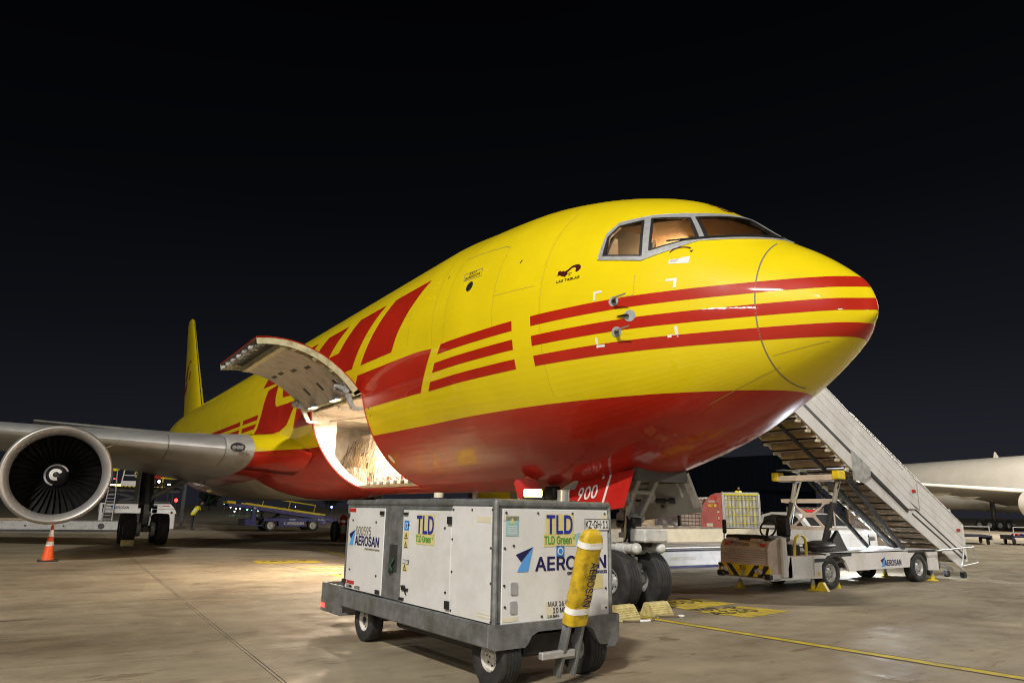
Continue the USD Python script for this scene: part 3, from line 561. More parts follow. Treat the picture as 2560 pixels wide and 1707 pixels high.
for m_ in [door_strip(-.02, -.16, DX0+.03, DX0+.06), door_strip(-.02, -.16, DX1-.06, DX1-.03), door_strip(-.02, -.20, DX0+.03, DX1-.03, 0, 2)]+[door_strip(-.02, -.15, DX0+.06, DX0+.28, i, i+2) for i in (4, 9, 14, 19)]: part(dr, 'edge_frame', m_, 'primer', 30)
part(dr, 'inner_skin', door_strip(-.021, -.03, DX0+.03, DX1-.03, 22, 26), 'gear_dark', 30)
part(dr, 'lining_panel', door_strip(-.15, -.165, DX0+.30, DX1-.05, 1, 22), 'door_lining', 30)
part(dr, 'lining_panel', door_strip(-.02, -.15, DX0+.28, DX0+.31, 1, 22), 'primer', 30)
part(dr, 'latch_beam', door_strip(-.03, -.19, DX0+.1, DX1-.1, 21, 23), 'primer', 30)
for (xa, i0) in ((10.95, 4), (11.9, 5), (12.9, 5), (11.3, 13), (12.1, 14), (12.9, 15), (13.5, 15)):
    part(dr, 'lining_slot', door_strip(-.164, -.168, xa, xa+(.16 if i0 < 8 else .34), i0, i0+(4 if i0 < 8 else 2)), 'gear_dark')
for k in range(6):
    x = DX0+.35+k*.55; p = swing((arc-nrm*-.0)[24]+nrm[24]*-.09); q = swing(arc[25]+nrm[25]*-.17); lt = holder(dr, 'door_latch')
    part(lt, 'hook', [tube((x-.05, *p), (x+.05, *p), .06, 10), tube((x, *p), (x+.16, *(q+[.03, -.0])), .035, 8), trimesh.creation.icosphere(1, .055).apply_translation((x+.16, *(q+[.03, 0])))], 'gear_grey', 40)
    part(lt, 'pin', tube((x+.02, *(q+[-.02, .03])), (x+.30, *(q+[-.05, .02])), .022, 8), 'gear_dark')
for x in (DX0+.2, DX1-.25):
    a0 = swing(arc[3]+nrm[3]*-.2); hh = holder(dr, 'hinge_arm')
    part(hh, 'crank', [bar((x, *a0), (x, a0[0]-.22, a0[1]-.42), .07, .11), bar((x, a0[0]-.22, a0[1]-.42), (x, 2.28, 3.72), .06, .08), tube((x-.06, *a0), (x+.06, *a0), .09, 12)], 'gear_grey', 40)
    part(hh, 'actuator', [tube((x+.14, *a0), (x+.34, *(a0+[.1, .06])), .075, 12), tube((x-.0, *(a0+[.12, .05])), (x+.2, *(a0+[.16, .08])), .05, 10)], 'gear_grey', 40)
for x in (11.35, 13.0):
    p = swing(arc[1]+nrm[1]*-.24); lm = holder(dr, 'door_lamp'); part(lm, 'housing', bx((x, p[0]-.06, p[1]+.0), (x+.5, p[0]+.06, p[1]+.06), .015), 'gear_grey'); part(lm, 'tube_light', bx((x+.02, p[0]-.04, p[1]-.008), (x+.48, p[0]+.04, p[1]), 0), 'lamp_warm')
    rect_light(f'/World/cargo_aircraft/cargo_door/sill_lamp_{"a" if x < 12 else "b"}', (x+.25, p[0], p[1]-.03), (x+.25, p[0]+.05, p[1]-2), .46, .1, 330, (1., .82, .62))
# edge seal round the opening
ea = [(float(y_at(DX0, z))+.006, z) for z in np.linspace(DZ1, DZ0, 24)]
part(jet, 'door_seal', [pipe([(DX1-.012, y+.0, z) for y, z in ea], .022, 6), pipe([(DX0+.012, y-.01, z) for y, z in ea], .02, 6), pipe([(x, ea[-1][0], DZ0-.005) for x in np.linspace(DX0, DX1, 12)], .028, 6)], 'signal_red', True)
part(jet, 'door_jamb', [trimesh.convex.convex_hull(np.array([(x, y-d_, z+e_) for y, z in ea[i:i+2] for d_, e_ in ((.03, 0), (.26, .05)) for x in (DX1-.02, DX1+.07)])) for i in range(23)], 'lining')
_sec = Polygon([(s_*float(y_at(12., z))*.965, z+.0) for s_, zs_ in ((1, np.linspace(1.99, 4.2, 30)), (-1, np.linspace(4.2, 1.99, 30))) for z in zs_])
def sect(x0, x1, ya, yb, za, zb):
    g = _sec.intersection(sbox(ya, za, yb, zb)); return frame(prism(g, x1-x0), (x0, 0, 0), (0, 1, 0), (0, 0, 1))
part(jet, 'hold_floor', sect(7.6, 17.5, -1.05, 1.02, 2.03, 2.10), 'lining')
part(jet, 'hold_ceiling', sect(7.6, 17.5, -2.4, 2.40, 3.98, 4.03), 'lining')
part(jet, 'hold_wall', [frame(prism(_sec.difference(_sec.buffer(-.05)).intersection(sbox(-3, 2.1, -.9, 3.98)), 9.9), (7.6, 0, 0), (0, 1, 0), (0, 0, 1))], 'lining')
for x in (8.1, 17.3): part(jet, 'hold_end_panel', sect(x, x+.05, -2.4, 2.4, 2.1, 3.98), 'lining')
part(jet, 'hold_side_panel', sect(14.32, 14.38, 1.66, 2.4, 2.1, 3.98), 'lining'); part(jet, 'hold_side_panel', sect(10.45, 10.50, .8, 2.4, 2.1, 3.98), 'lining')
for k in range(4): part(jet, 'ceiling_beam', sect(8.6+k*1.9, 8.72+k*1.9, -2.3, 2.3, 3.86, 3.98), 'lining')
part(jet, 'ceiling_pipe', [pipe([(11.0, 1.9, 3.80), (12.3, .9, 3.84), (13.9, .2, 3.82), (14.3, -1., 3.8)], .025, 6), pipe([(10.6, .9, 3.78), (12.5, 1.3, 3.82), (14.2, 1.9, 3.80)], .018, 6)], 'stair_under', True)
for x, y in ((11.4, .9), (12.9, 1.1), (13.2, -.3), (11.0, -.6)):
    part(jet, 'hold_lamp', bx((x-.25, y-.06, 3.90), (x+.25, y+.06, 3.95), .01), 'lamp_warm')
rect_light('/World/cargo_aircraft/hold_light_a', (11.7, .95, 3.84), (11.9, .8, 2), 1.2, .3, 260, (1., .80, .58))
rect_light('/World/cargo_aircraft/hold_light_b', (13.4, .95, 3.84), (13.3, .8, 2), 1.2, .3, 260, (1., .80, .58))
# latch fittings along the sill
sy = ea[-1][0]
part(jet, 'sill_plate', bx((DX0, sy-.22, DZ0), (DX1, sy-.02, DZ0+.05)), 'primer')
for k in range(8):
    x = DX0+.28+k*.43; s_ = holder(jet, 'sill_latch')
    part(s_, 'bracket', [bx((x-.1, sy-.2, DZ0+.05), (x+.12, sy-.04, DZ0+.19), .02)], 'primer'); part(s_, 'roller', [tube((x, sy-.1, DZ0+.14), (x, sy+.02, DZ0+.14), .06, 12), tube((x, sy+.02, DZ0+.14), (x, sy+.03, DZ0+.14), .03, 8), tube((x-.14, sy-.06, DZ0+.2), (x-.06, sy-.02, DZ0+.27), .02, 6)], 'gear_dark', 40)
    if k in (2, 4, 7): part(s_, 'tab', bx((x+.02, sy-.05, DZ0+.18), (x+.1, sy, DZ0+.3), .01), 'signal_red')

# ------------------------------------------------------------------ wings, engines, tail
def foil(n=22, t=.12):
    b = np.linspace(0, PI, n); x = (1-np.cos(b))/2; y = 5*t*(.2969*np.sqrt(x)-.126*x-.3516*x**2+.2843*x**3-.1036*x**4); cam_ = .018*4*x*(1-x)
    return x, cam_+y, cam_-y*.9
def wing_sections(st, side, x0f=0., x1f=1., n=22):
    """st: (y, x of leading edge, chord, z, thickness)"""
    x, up, lo = foil(n); m = (x >= x0f-1e-9) & (x <= x1f+1e-9); rings = []
    for y, xl, c, z, t in st:
        k = t/.12; inc = np.interp(y, [2.4, 8., 14., 24.], [.075, .05, .028, .0])*c*x[m]; U = np.stack([xl+c*x[m], np.full(m.sum(), side*y), z+c*up[m]*k-inc], -1); D = np.stack([xl+c*x[m], np.full(m.sum(), side*y), z+c*lo[m]*k-inc], -1)
        rings.append(np.vstack([U, D[::-1]]))
    return rings
def loft(rings, cap=True):
    n = len(rings[0]); v = np.vstack(rings); f = []
    for i in range(len(rings)-1):
        for j in range(n): a_, b_ = i*n+j, i*n+(j+1) % n; f += [[a_, b_, b_+n], [a_, b_+n, a_+n]]
    if cap:
        for base in (0, (len(rings)-1)*n):
            for j in range(1, n-1): f.append([base, base+j, base+j+1])
    t = trimesh.Trimesh(v, np.array(f), process=False); t.merge_vertices(); t.fix_normals(); return t
WST = [(1.6, 16.55, 10.9, 3.02, .135), (2.6, 17.25, 10.2, 3.10, .13), (5.2, 18.98, 8.5, 3.30, .12), (8.0, 20.83, 6.9, 3.52, .112), (13., 24.1, 5.1, 3.92, .105), (18.5, 27.75, 3.7, 4.36, .10), (23.4, 31.0, 2.3, 4.75, .095), (23.8, 31.6, 1.4, 4.78, .08)]
for side in (1, -1):
    part(jet, 'wing', loft(wing_sections([(3.02, 17.53, 9.93, 3.14, .129)]+WST[2:], side, .13, 1.)), 'wing_grey', 35); part(jet, 'wing_stub', loft(wing_sections(WST[:2]+[(3.025, 17.53, 9.93, 3.14, .129)], side, .13, 1.)), 'fairing_paint', 35)
    ri = wing_sections(WST[1:], side, 0., .20); k = len(ri[0])//2
    part(jet, 'leading_edge_slat', loft(wing_sections([(y, xl-.02, c, z, t*1.02) for y, xl, c, z, t in WST[2:7]], side, 0., .145)), 'slat_metal', 50)
    part(jet, 'leading_edge_slat', loft(wing_sections([(y, xl-.02, c, z, t*1.02) for y, xl, c, z, t in ((3.75, 18.02, 9.42, 3.19, .126), (5.18, 18.97, 8.51, 3.298, .12))], side, 0., .145)), 'slat_metal', 50)
    part(jet, 'wing_root_fairing', loft(wing_sections([(3.02, 17.5, 9.95, 3.155, .135), (3.4, 17.75, 9.7, 3.17, .133), (3.73, 17.98, 9.5, 3.20, .130)], side, 0., .155)), 'wing_grey', 50)
    part(jet, 'root_cuff', loft(wing_sections([(2.05, 15.0, 12.4, 3.05, .129), (2.4, 15.8, 11.6, 3.08, .13), (2.7, 16.6, 10.8, 3.12, .13), (3.03, 17.53, 9.92, 3.15, .130)], side, 0., .155)), 'fairing_paint', True)
    for y, L in ((6.2, 2.6), (11., 2.2), (15.5, 1.9)):
        xe = float(np.interp(y, [s_[0] for s_ in WST], [s_[1]+s_[2] for s_ in WST])); ze = float(np.interp(y, [s_[0] for s_ in WST], [s_[3] for s_ in WST]))
        part(jet, 'flap_fairing', lathe([(xe-L, .02), (xe-L*.7, .2), (xe-L*.2, .26), (xe+.3, .16), (xe+.8, .01)], 12, 'x', (0, side*y, ze-.32)), 'wing_grey', 40)
# landing lights in the starboard wing root
lp = np.array([17.42, 3.52, 3.20]); n_ = np.array([-.80, .56, -.12]); n_ /= np.linalg.norm(n_)
ll = holder(jet, 'landing_light'); ang = np.linspace(0, 2*PI, 24, endpoint=False)
ux = np.cross([0, 0, 1], n_); ux /= np.linalg.norm(ux); uy = np.cross(n_, ux)
part(ll, 'bezel', trimesh.util.concatenate([pipe([lp+ux*.21*math.cos(t)+uy*.125*math.sin(t)+n_*.02 for t in ang], .018, 6, True), frame(prism(affinity.scale(LineString([(0, 0), (.0001, 0)]).buffer(1), .205, .12), .015), lp, ux, uy)]), 'black_plastic', 40)
for a_ in (-.1, .02, .12):
    part(ll, 'bulb', tube(lp+ux*a_+n_*.01, lp+ux*a_+n_*.045, .055, 16), 'chrome'); part(ll, 'bulb', trimesh.creation.icosphere(2, .045).apply_translation(lp+ux*a_+n_*.03), 'lens', True)
# wing-to-body fairing
bf = []
for x, w, zb_, zt_ in ((17.2, .2, 2.0, 2.2), (17.6, 1.0, 1.93, 2.5), (18.2, 1.6, 1.86, 2.8), (19., 2.05, 1.80, 3.0), (20., 2.4, 1.75, 3.15), (21.2, 2.65, 1.72, 3.27), (22.5, 2.78, 1.70, 3.35), (24.5, 2.80, 1.70, 3.35), (26.5, 2.75, 1.72, 3.3), (29, 2.3, 1.8, 3.0), (31.5, .6, 1.93, 2.4)):
    t = np.linspace(0, 2*PI, 96, endpoint=False); zc_ = zb_+(zt_-zb_)*.62
    bf.append(np.stack([np.full(96, x), w*np.sign(np.cos(t))*np.abs(np.cos(t))**.62, np.where(np.sin(t) > 0, zc_+(zt_-zc_)*np.abs(np.sin(t))**.7, zc_-(zc_-zb_)*np.abs(np.sin(t))**.62)], -1))
na, nx = 60, 50; V_, F_ = [], []
aa = np.linspace(-PI+.42, -.42, na)
for i, a_ in enumerate(aa):
    fr = 1-abs((a_+PI/2)/(PI/2-.42)); x0 = 21.6-2.6*math.sin(fr*PI/2)**.8; V_.append(surf(np.linspace(x0, 32.5, nx), np.full(nx, a_)))
V_ = np.vstack(V_); N_ = gradn(V_); V_ = V_+N_*.006
for i in range(na-1):
    for j in range(nx-1): k = i*nx+j; F_ += [[k, k+1, k+nx+1], [k, k+nx+1, k+nx]]
F_ = np.array(F_); c_ = np.cross(V_[F_[:, 1]]-V_[F_[:, 0]], V_[F_[:, 2]]-V_[F_[:, 0]]); w_ = (c_*N_[F_[:, 0]]).sum(1) < 0; F_[w_] = F_[w_][:, ::-1]
raw(jet, 'belly_fairing', V_, F_, N_, 'fairing_grey')
def engine(side):
    o = (17.72, side*7.91, 2.262); e = holder(jet, 'engine')
    L = lambda pr, n=72: lathe(pr, n, 'x', o)
    lip = [(.50, 1.045), (.34, 1.05), (.20, 1.075), (.10, 1.11), (.04, 1.15), (.008, 1.19), (0., 1.215), (.012, 1.238), (.05, 1.258), (.13, 1.277), (.25, 1.289), (.42, 1.298)]
    part(e, 'inlet_lip', L(lip), 'lip_metal', True)
    part(e, 'inlet_barrel', L([(1.35, 1.10), (1.0, 1.085), (.7, 1.06), (.50, 1.046)]), 'barrel', True)
    part(e, 'cowl', L([(.42, 1.299), (.8, 1.312), (1.3, 1.31), (2.2, 1.26), (3.0, 1.16), (3.6, 1.05), (3.62, 1.02), (3.4, 1.0)]), 'yellow_paint', True)
    part(e, 'core_nozzle', L([(3.3, .9), (4.0, .78), (4.9, .55), (4.92, .5), (4.6, .45), (5.5, .02)]), 'steel_dark', 40)
    part(e, 'fan_case_back', L([(1.42, 1.1), (1.42, .2)]), 'barrel')
    part(e, 'spinner', L([(.82, .003), (.84, .05), (.90, .13), (1.0, .225), (1.12, .305), (1.2, .33)], 48), 'spinner', True)
    sp = []
    for t in np.linspace(0, 1, 60):
        ang_ = 2.3-t*5.2; rr = .285-.0*t if t < .55 else .285-.235*(t-.55)/.45; sp.append((rr, ang_))
    pr = np.array([(.003, .82), (.05, .84), (.13, .90), (.225, 1.0), (.305, 1.12), (.33, 1.2)]); xi = lambda rr: np.interp(rr, pr[:, 0], pr[:, 1])
    def ribbon(pts, wd):
        v, f = [], []
        for q, (rr, a_) in enumerate(pts):
            for w in (-wd/2, wd/2):
                rq = max(rr+w, .004); v.append((o[0]+xi(rq)-.006, o[1]+rq*math.cos(a_), o[2]+rq*math.sin(a_)))
            if q: f += [[2*q-2, 2*q, 2*q+1], [2*q-2, 2*q+1, 2*q-1]]
        return trimesh.Trimesh(v, f, process=False)
    part(e, 'spiral_mark', [ribbon([(.275, 2.75-t*4.1) for t in np.linspace(0, 1, 50)], .045), ribbon([(.10+.035*math.sin(t*PI), 2.6-t*4.4) for t in np.linspace(0, 1, 30)], .085)], 'white_decal', True)
    for k in range(38):
        a_ = k*2*PI/38; pts = []; v = []
        for rr, tw, ch in ((.30, .25, .26), (.6, .62, .28), (.85, .88, .29), (1.075, 1.05, .30)):
            c_, s_ = math.cos(tw)*ch/2, math.sin(tw)*ch/2
            for sg in (-1, 1): 
                b_ = a_+sg*s_/rr; v.append((o[0]+1.22+sg*c_, o[1]+rr*math.cos(b_), o[2]+rr*math.sin(b_)))
        f = []
        for q in range(3): f += [[2*q, 2*q+1, 2*q+3], [2*q, 2*q+3, 2*q+2]]
        v = np.array(v); v2 = np.vstack([v, v+[.012, 0, 0]]); f2 = f+[[8+b_ for b_ in t[::-1]] for t in f]
        for c_ in ([0, 2, 4, 6], [1, 3, 5, 7]):
            for p_, q_ in zip(c_[:-1], c_[1:]): f2 += [[p_, q_, q_+8], [p_, q_+8, p_+8]]
        part(e, 'fan_blade', trimesh.Trimesh(v2, f2, process=False), 'fan_metal', 40)
    part(e, 'pylon', trimesh.convex.convex_hull(np.array([(o[0]+.9, o[1]+s_*.05, o[2]+1.28) for s_ in (-1, 1)]+[(o[0]+3.2, o[1]+s_*.2, o[2]+1.3) for s_ in (-1, 1)]+[(22, o[1]+s_*.2, 3.75) for s_ in (-1, 1)]+[(25., o[1]+s_*.12, 3.2) for s_ in (-1, 1)]+[(o[0]+4.3, o[1]+s_*.15, o[2]+.8) for s_ in (-1, 1)])), 'wing_grey', 40)
    part(e, 'chine', trimesh.convex.convex_hull(np.array([(o[0]+.9, o[1]-side*1.05, o[2]+.78), (o[0]+2.0, o[1]-side*1.05, o[2]+.78), (o[0]+1.9, o[1]-side*1.33, o[2]+.98), (o[0]+1.0, o[1]-side*1.06, o[2]+.80), (o[0]+1.4, o[1]-side*1.2, o[2]+.86)])), 'gear_white')
engine(1); engine(-1)
# fin and tailplane
def tail(st, axis):
    x, up, lo = foil(16, .10); rings = []
    for s_, xl, c, z in st:
        U = np.stack([xl+c*x, c*(up-.018*4*x*(1-x)), np.full(16, s_)], -1); D = U[::-1]*[1, -1, 1]
        rings.append(np.vstack([U, D]) if axis == 'z' else np.vstack([U, D])[:, [0, 2, 1]]+[0, 0, z])
    return loft(rings)
FST = [(6.9, 44.9, 8.4, 0), (8.0, 45.9, 7.2, 0), (12., 50.1, 4.9, 0), (15.7, 53.9, 2.7, 0), (15.95, 54.6, 1.9, 0)]
part(jet, 'tail_fin', tail(FST, 'z'), 'yellow_paint', 35)
part(jet, 'fin_leading_edge', tail([(s_, xl-.03, c*.16 if c > 2 else .3, 0) for s_, xl, c, _ in FST], 'z'), 'steel_dark', 40)
for side in (1, -1): part(jet, 'tailplane', tail([(side*.6, 46.6, 5.6, 6.0), (side*9.3, 52.8, 1.9, 6.9)], 'y'), 'wing_grey', 35)
def fin_poly(pts):
    out = []
    for x_, z_ in pts:
        xl = np.interp(z_, [s_[0] for s_ in FST], [s_[1] for s_ in FST]); c = np.interp(z_, [s_[0] for s_ in FST], [s_[2] for s_ in FST]); f_ = (x_-xl)/c; xx, up, _ = foil(16, .10); out.append((x_, c*float(np.interp(f_, xx, up-.018*4*xx*(1-xx)))+.02, z_))
    v = np.array(out); return trimesh.Trimesh(v, [[0, i+1, i] for i in range(1, len(v)-1)], process=False)
part(jet, 'fin_emblem', [fin_poly([(51.6, 11.95), (51.0, 11.95), (52.2, 10.6), (53.0, 10.6)]), fin_poly([(52.6, 11.7), (52.0, 11.7), (53.0, 10.6), (53.6, 10.6)]), fin_poly([(51.6, 10.45), (54., 10.2), (54.0, 9.6), (51.9, 9.75)])]+[fin_poly([(50.3, 11.0-.22*k), (51.0, 11.0-.22*k), (51.1, 10.9-.22*k), (50.4, 10.9-.22*k)]) for k in range(3)], 'red_paint')

# ------------------------------------------------------------------ wheels and landing gear
def wheel(parent, c, R, W, rr, axis='y', rim='rim_white', side=1, grooves=True, n=48):
    h = holder(parent, 'wheel'); w = W/2
    pr = [(-w*.62, rr), (-w*.86, rr+.02*R), (-w*.98, rr+(R-rr)*.35), (-w, rr+(R-rr)*.55), (-w*.93, R*.95), (-w*.78, R*.985)]
    top = []
    if grooves:
        for g in (-.5, -.17, .17, .5): top += [(w*(g-.035), R), (w*(g-.03), R*.975), (w*(g+.03), R*.975), (w*(g+.035), R)]
    else: top = [(-w*.4, R), (w*.4, R)]
    pr = pr+[(-w*.68, R*.997)]+top+[(w*.68, R*.997)]+[(-a_, b_) for a_, b_ in pr[::-1]]
    part(h, 'tyre', lathe(pr, n, axis, c), 'rubber', 35)
    s_ = side; rp_ = [(w*.64*s_, rr*1.03), (w*.80*s_, rr*1.0), (w*.80*s_, rr*.93), (w*.45*s_, rr*.86), (w*.36*s_, rr*.55), (w*.5*s_, rr*.42), (w*.62*s_, rr*.34), (w*.66*s_, .01)]
    m = lathe(rp_, 32, axis, c); b_ = lathe([(-w*.5*s_, rr), (-w*.45*s_, rr*.5), (-w*.45*s_, .01)], 24, axis, c)
    part(h, 'rim', [m, b_], rim, 35)
    k = {'x': 0, 'y': 1}[axis]; bo = []
    for q in range(8):
        a_ = q*PI/4; p = np.array(c, float); off = np.zeros(3); off[k] = w*.42*s_; off[2] = rr*.62*math.sin(a_); off[1-k] = rr*.62*math.cos(a_); e_ = np.zeros(3); e_[k] = .02*s_*max(R*2, .6)
        bo.append(tube(p+off-e_*.5, p+off+e_*.6, rr*.07, 6))
    for b_ in (bo if R*2 > .45 and W > .15 and grooves else []): part(h, 'wheel_nut', b_, 'gear_dark')
    return h
def main_gear(side):
    g = holder(jet, 'main_gear'); y = side*4.65; x = 27.25
    part(g, 'strut', [tube((x, side*4.80, 3.6), (x, y, 1.5), .25, 16), tube((x, y, 1.6), (x, y, .72), .17, 16), tube((x, y-.26, 1.52), (x, y+.26, 1.52), .17, 14), tube((x, side*4.75, 2.2), (x, side*4.75, 2.35), .25, 16)], 'gear_dark', 40)
    part(g, 'bogie_beam', [bar((x-.8, y, .60), (x+.8, y, .60), .2, .26), tube((x-.71, y-.7, .58), (x-.71, y+.7, .58), .09, 12), tube((x+.71, y-.7, .58), (x+.71, y+.7, .58), .09, 12)], 'gear_dark', 40)
    part(g, 'brake', tube((x-.71, y-.32, .58), (x-.71, y-.18, .58), .27, 16), 'gear_grey', 40); part(g, 'brake', tube((x-.71, y+.18, .58), (x-.71, y+.32, .58), .27, 16), 'gear_grey', 40)
    part(g, 'side_brace', [tube((x-.1, side*4.55, 1.75), (x-.1, side*2.5, 3.0), .12, 10), tube((x+.2, side*4.6, 2.2), (x+.1, side*2.4, 2.75), .05, 8)], 'gear_grey', 40)
    part(g, 'torque_link', [bar((x-.26, y, 1.5), (x-.42, y, 1.05), .18, .05, (1, 0, 0)), bar((x-.42, y, 1.05), (x-.25, y, .75), .18, .05, (1, 0, 0))], 'gear_grey')
    part(g, 'hydraulic_line', [pipe([(x-.22, y+.08*s_, 3.2), (x-.24, y+.1*s_, 2.2), (x-.25, y+.12*s_, 1.5), (x-.5, y+.2*s_, .9)], .018, 6) for s_ in (-1, 1)], 'hose')
    part(g, 'gear_door', bx((x-.75, side*5.02, 1.55), (x+.6, side*5.06, 3.3), .01), 'wing_grey')
    for dx in (-.71, .71):
        for dy in (-.57, .57): wheel(g, (x+dx, y+dy, .58), .58, .43, .27, 'y', 'gear_grey', 1 if dy > 0 else -1)
main_gear(1); main_gear(-1)
ng = holder(jet, 'nose_gear'); X = 4.49
part(ng, 'wheel_well', [bx((3.72, -.53, 2.36), (5.35, .53, 2.40)), bx((3.70, -.54, 2.0), (3.72, .54, 2.4)), bx((5.35, -.54, 1.95), (5.37, .54, 2.4)), bx((3.72, -.56, 2.0), (5.35, -.53, 2.4)), bx((3.72, .53, 2.0), (5.35, .56, 2.4))], 'bay_dark')
part(ng, 'strut', [tube((X+.12, 0, 2.4), (X+.02, 0, 1.15), .125, 20), tube((X+.02, 0, 1.2), (X+.02, 0, 1.12), .17, 20)], 'gear_grey', 40)
part(ng, 'oleo_piston', tube((X+.02, 0, 1.12), (X, 0, .78), .085, 20), 'chrome', True)
part(ng, 'fork', [tube((X, 0, .82), (X, 0, .44), .12, 18), tube((X, -.36, .465), (X, .36, .465), .075, 14), bx((X-.1, -.12, .40), (X+.1, .12, .62), .04)], 'gear_white', 40)
part(ng, 'drag_brace', [bar((X-.02, .16, 1.42), (X-.62, .22, 2.36), .09, .12), bar((X-.02, -.16, 1.42), (X-.62, -.22, 2.36), .09, .12), tube((X-.03, -.24, 1.44), (X-.03, .24, 1.44), .09, 12), tube((X-.3, -.25, 1.86), (X-.3, .25, 1.86), .05, 10)], 'gear_grey', 40)
part(ng, 'steering_collar', [tube((X+.02, 0, 1.02), (X+.02, 0, .90), .20, 20), bx((X-.16, -.24, .86), (X+.14, .24, .95), .02)], 'gear_grey', 40)
for y in (.20, -.20): part(ng, 'steering_actuator', [tube((X+.12, y*1.3, .97), (X-.42, y*1.3, .97), .075, 16), trimesh.creation.icosphere(2, .088).apply_translation((X-.42, y*1.3, .97)), tube((X-.02, y*1.3, .97), (X-.20, y*1.3, .97), .092, 16)], 'gear_white', 45)
part(ng, 'junction_box', bx((X-.52, -.36, 1.06), (X-.16, .16, 1.27), .025), 'gear_white')
part(ng, 'torque_link', [bar((X+.14, 0, .98), (X+.36, 0, .72), .16, .045, (1, 0, 0)), bar((X+.36, 0, .72), (X+.10, 0, .48), .14, .045, (1, 0, 0))], 'gear_grey')
part(ng, 'tow_fitting', [tube((X-.12, -.11, .66), (X-.12, .11, .66), .04, 10), bx((X-.18, -.10, .60), (X-.1, .10, .74), .02)], 'chrome', 40)
part(ng, 'taxi_light', [tube((X-.20, y, 1.78), (X-.28, y, 1.78), .10, 18) for y in (.24, -.24)], 'chrome', 40)
part(ng, 'hydraulic_line', [pipe([(X-.05+.02*k, .10+.03*k, 2.35), (X-.14, .13+.02*k, 1.9), (X-.10+.03*k, .16, 1.5), (X-.15, .17-.03*k, 1.2), (X-.12, .16, 1.0)], .013, 6) for k in range(4)]+[pipe([(X-.1, .2, 1.55), (X-.3, .28, 1.35), (X-.2, .27, 1.1), (X, .25, .95)], .016, 6)], 'hose', True)
part(ng, 'spring_rod', [tube((X-.16, .2, 1.62), (X-.12, .24, 1.05), .016, 6), tube((X-.2, .24, 1.62), (X-.15, .27, 1.06), .016, 6)], 'primer')
for m_ in (bx((X-.12, .1, 1.28), (X+.08, .24, 1.42), .02), bx((X-.2, -.1, 1.30), (X-.08, .1, 1.44), .02), tube((X+.04, .18, 1.42), (X+.04, .18, 1.52), .05, 10), bx((X-.3, -.22, .98), (X-.1, .0, 1.06), .01)): part(ng, 'valve_block', m_, 'gear_dark', 40)
for y in (.33, -.33): wheel(ng, (X, y, .465), .465, .34, .20, 'y', 'gear_grey', 1 if y > 0 else -1)
# bay doors hanging open
gd = holder(jet, 'nose_gear_door', 'red outer face with white number and white line')
A = np.array([(3.74, .66, 2.20), (5.25, .66, 1.99), (5.25, .88, 1.60), (3.74, .88, 1.58)])
def slab(Q, t):
    Q = np.array(Q, float); n = np.cross(Q[1]-Q[0], Q[3]-Q[0]); n /= np.linalg.norm(n); return trimesh.convex.convex_hull(np.vstack([Q-n*t/2, Q+n*t/2]))
dq = [(3.72, .60, 2.17), (5.25, .60, 2.0), (5.25, .84, 1.42), (3.72, .84, 1.59)]
part(gd, 'skin', slab(dq, .03), 'signal_red')
ux_ = np.array([-1, 0, .11]); uy_ = np.array([0, -.24, .60]); uy_ /= np.linalg.norm(uy_); nn_ = np.cross(ux_, uy_)
_b = [np.array(q_) for q_ in dq]
def pt(x, q): t = (5.25-x)/1.53; lo_ = _b[2]+(_b[3]-_b[2])*t; hi_ = _b[1]+(_b[0]-_b[1])*t; return lo_+(hi_-lo_)*q+nn_*.021
part(gd, 'lettering', frame(fit(text('900', .22, True), .50), pt(4.93, .40), ux_, uy_), 'white_decal'); part(gd, 'lettering', frame(text('\u201d', .10, True), pt(4.42, .80), ux_, uy_), 'white_decal')
part(gd, 'line', slab([pt(4.20, .97), pt(4.25, .97), pt(4.25, .02), pt(4.20, .02)], .002), 'white_decal')
gd = holder(jet, 'nose_gear_door', 'grey inner face with ribs and a drive rod')
part(gd, 'skin', slab([(3.70, -.58, 2.17), (5.25, -.58, 1.98), (5.25, -.80, 1.36), (3.62, -.80, 1.55)], .03), 'wing_grey')
for m_ in (slab([(3.70, -.56, 2.15), (3.83, -.56, 2.14), (3.76, -.765, 1.60), (3.63, -.765, 1.62)], .03), bar((3.98, -.55, 2.12), (3.93, -.68, 1.78), .04, .04), bar((4.62, -.56, 1.98), (4.54, -.66, 1.7), .03, .03)): part(gd, 'rib', m_, 'gear_white')
part(gd, 'drive_rod', [tube((4.2, -.66, 1.72), (4.75, -.4, 1.72), .022, 8), tube((4.28, -.63, 1.72), (4.42, -.57, 1.72), .045, 10), tube((4.12, -.69, 1.72), (4.2, -.66, 1.72), .05, 10)], 'gear_dark', 40)
part(gd, 'label', slab([(4.36, -.672, 1.66), (4.44, -.672, 1.66), (4.44, -.694, 1.60), (4.36, -.694, 1.60)], .004), 'gear_dark')
part(jet, 'gear_pin_flag', [slab([(4.30, -.3, 2.16), (4.55, -.3, 2.10), (4.6, -.32, 2.06), (4.3, -.32, 2.12)], .01)], 'safety_yellow')
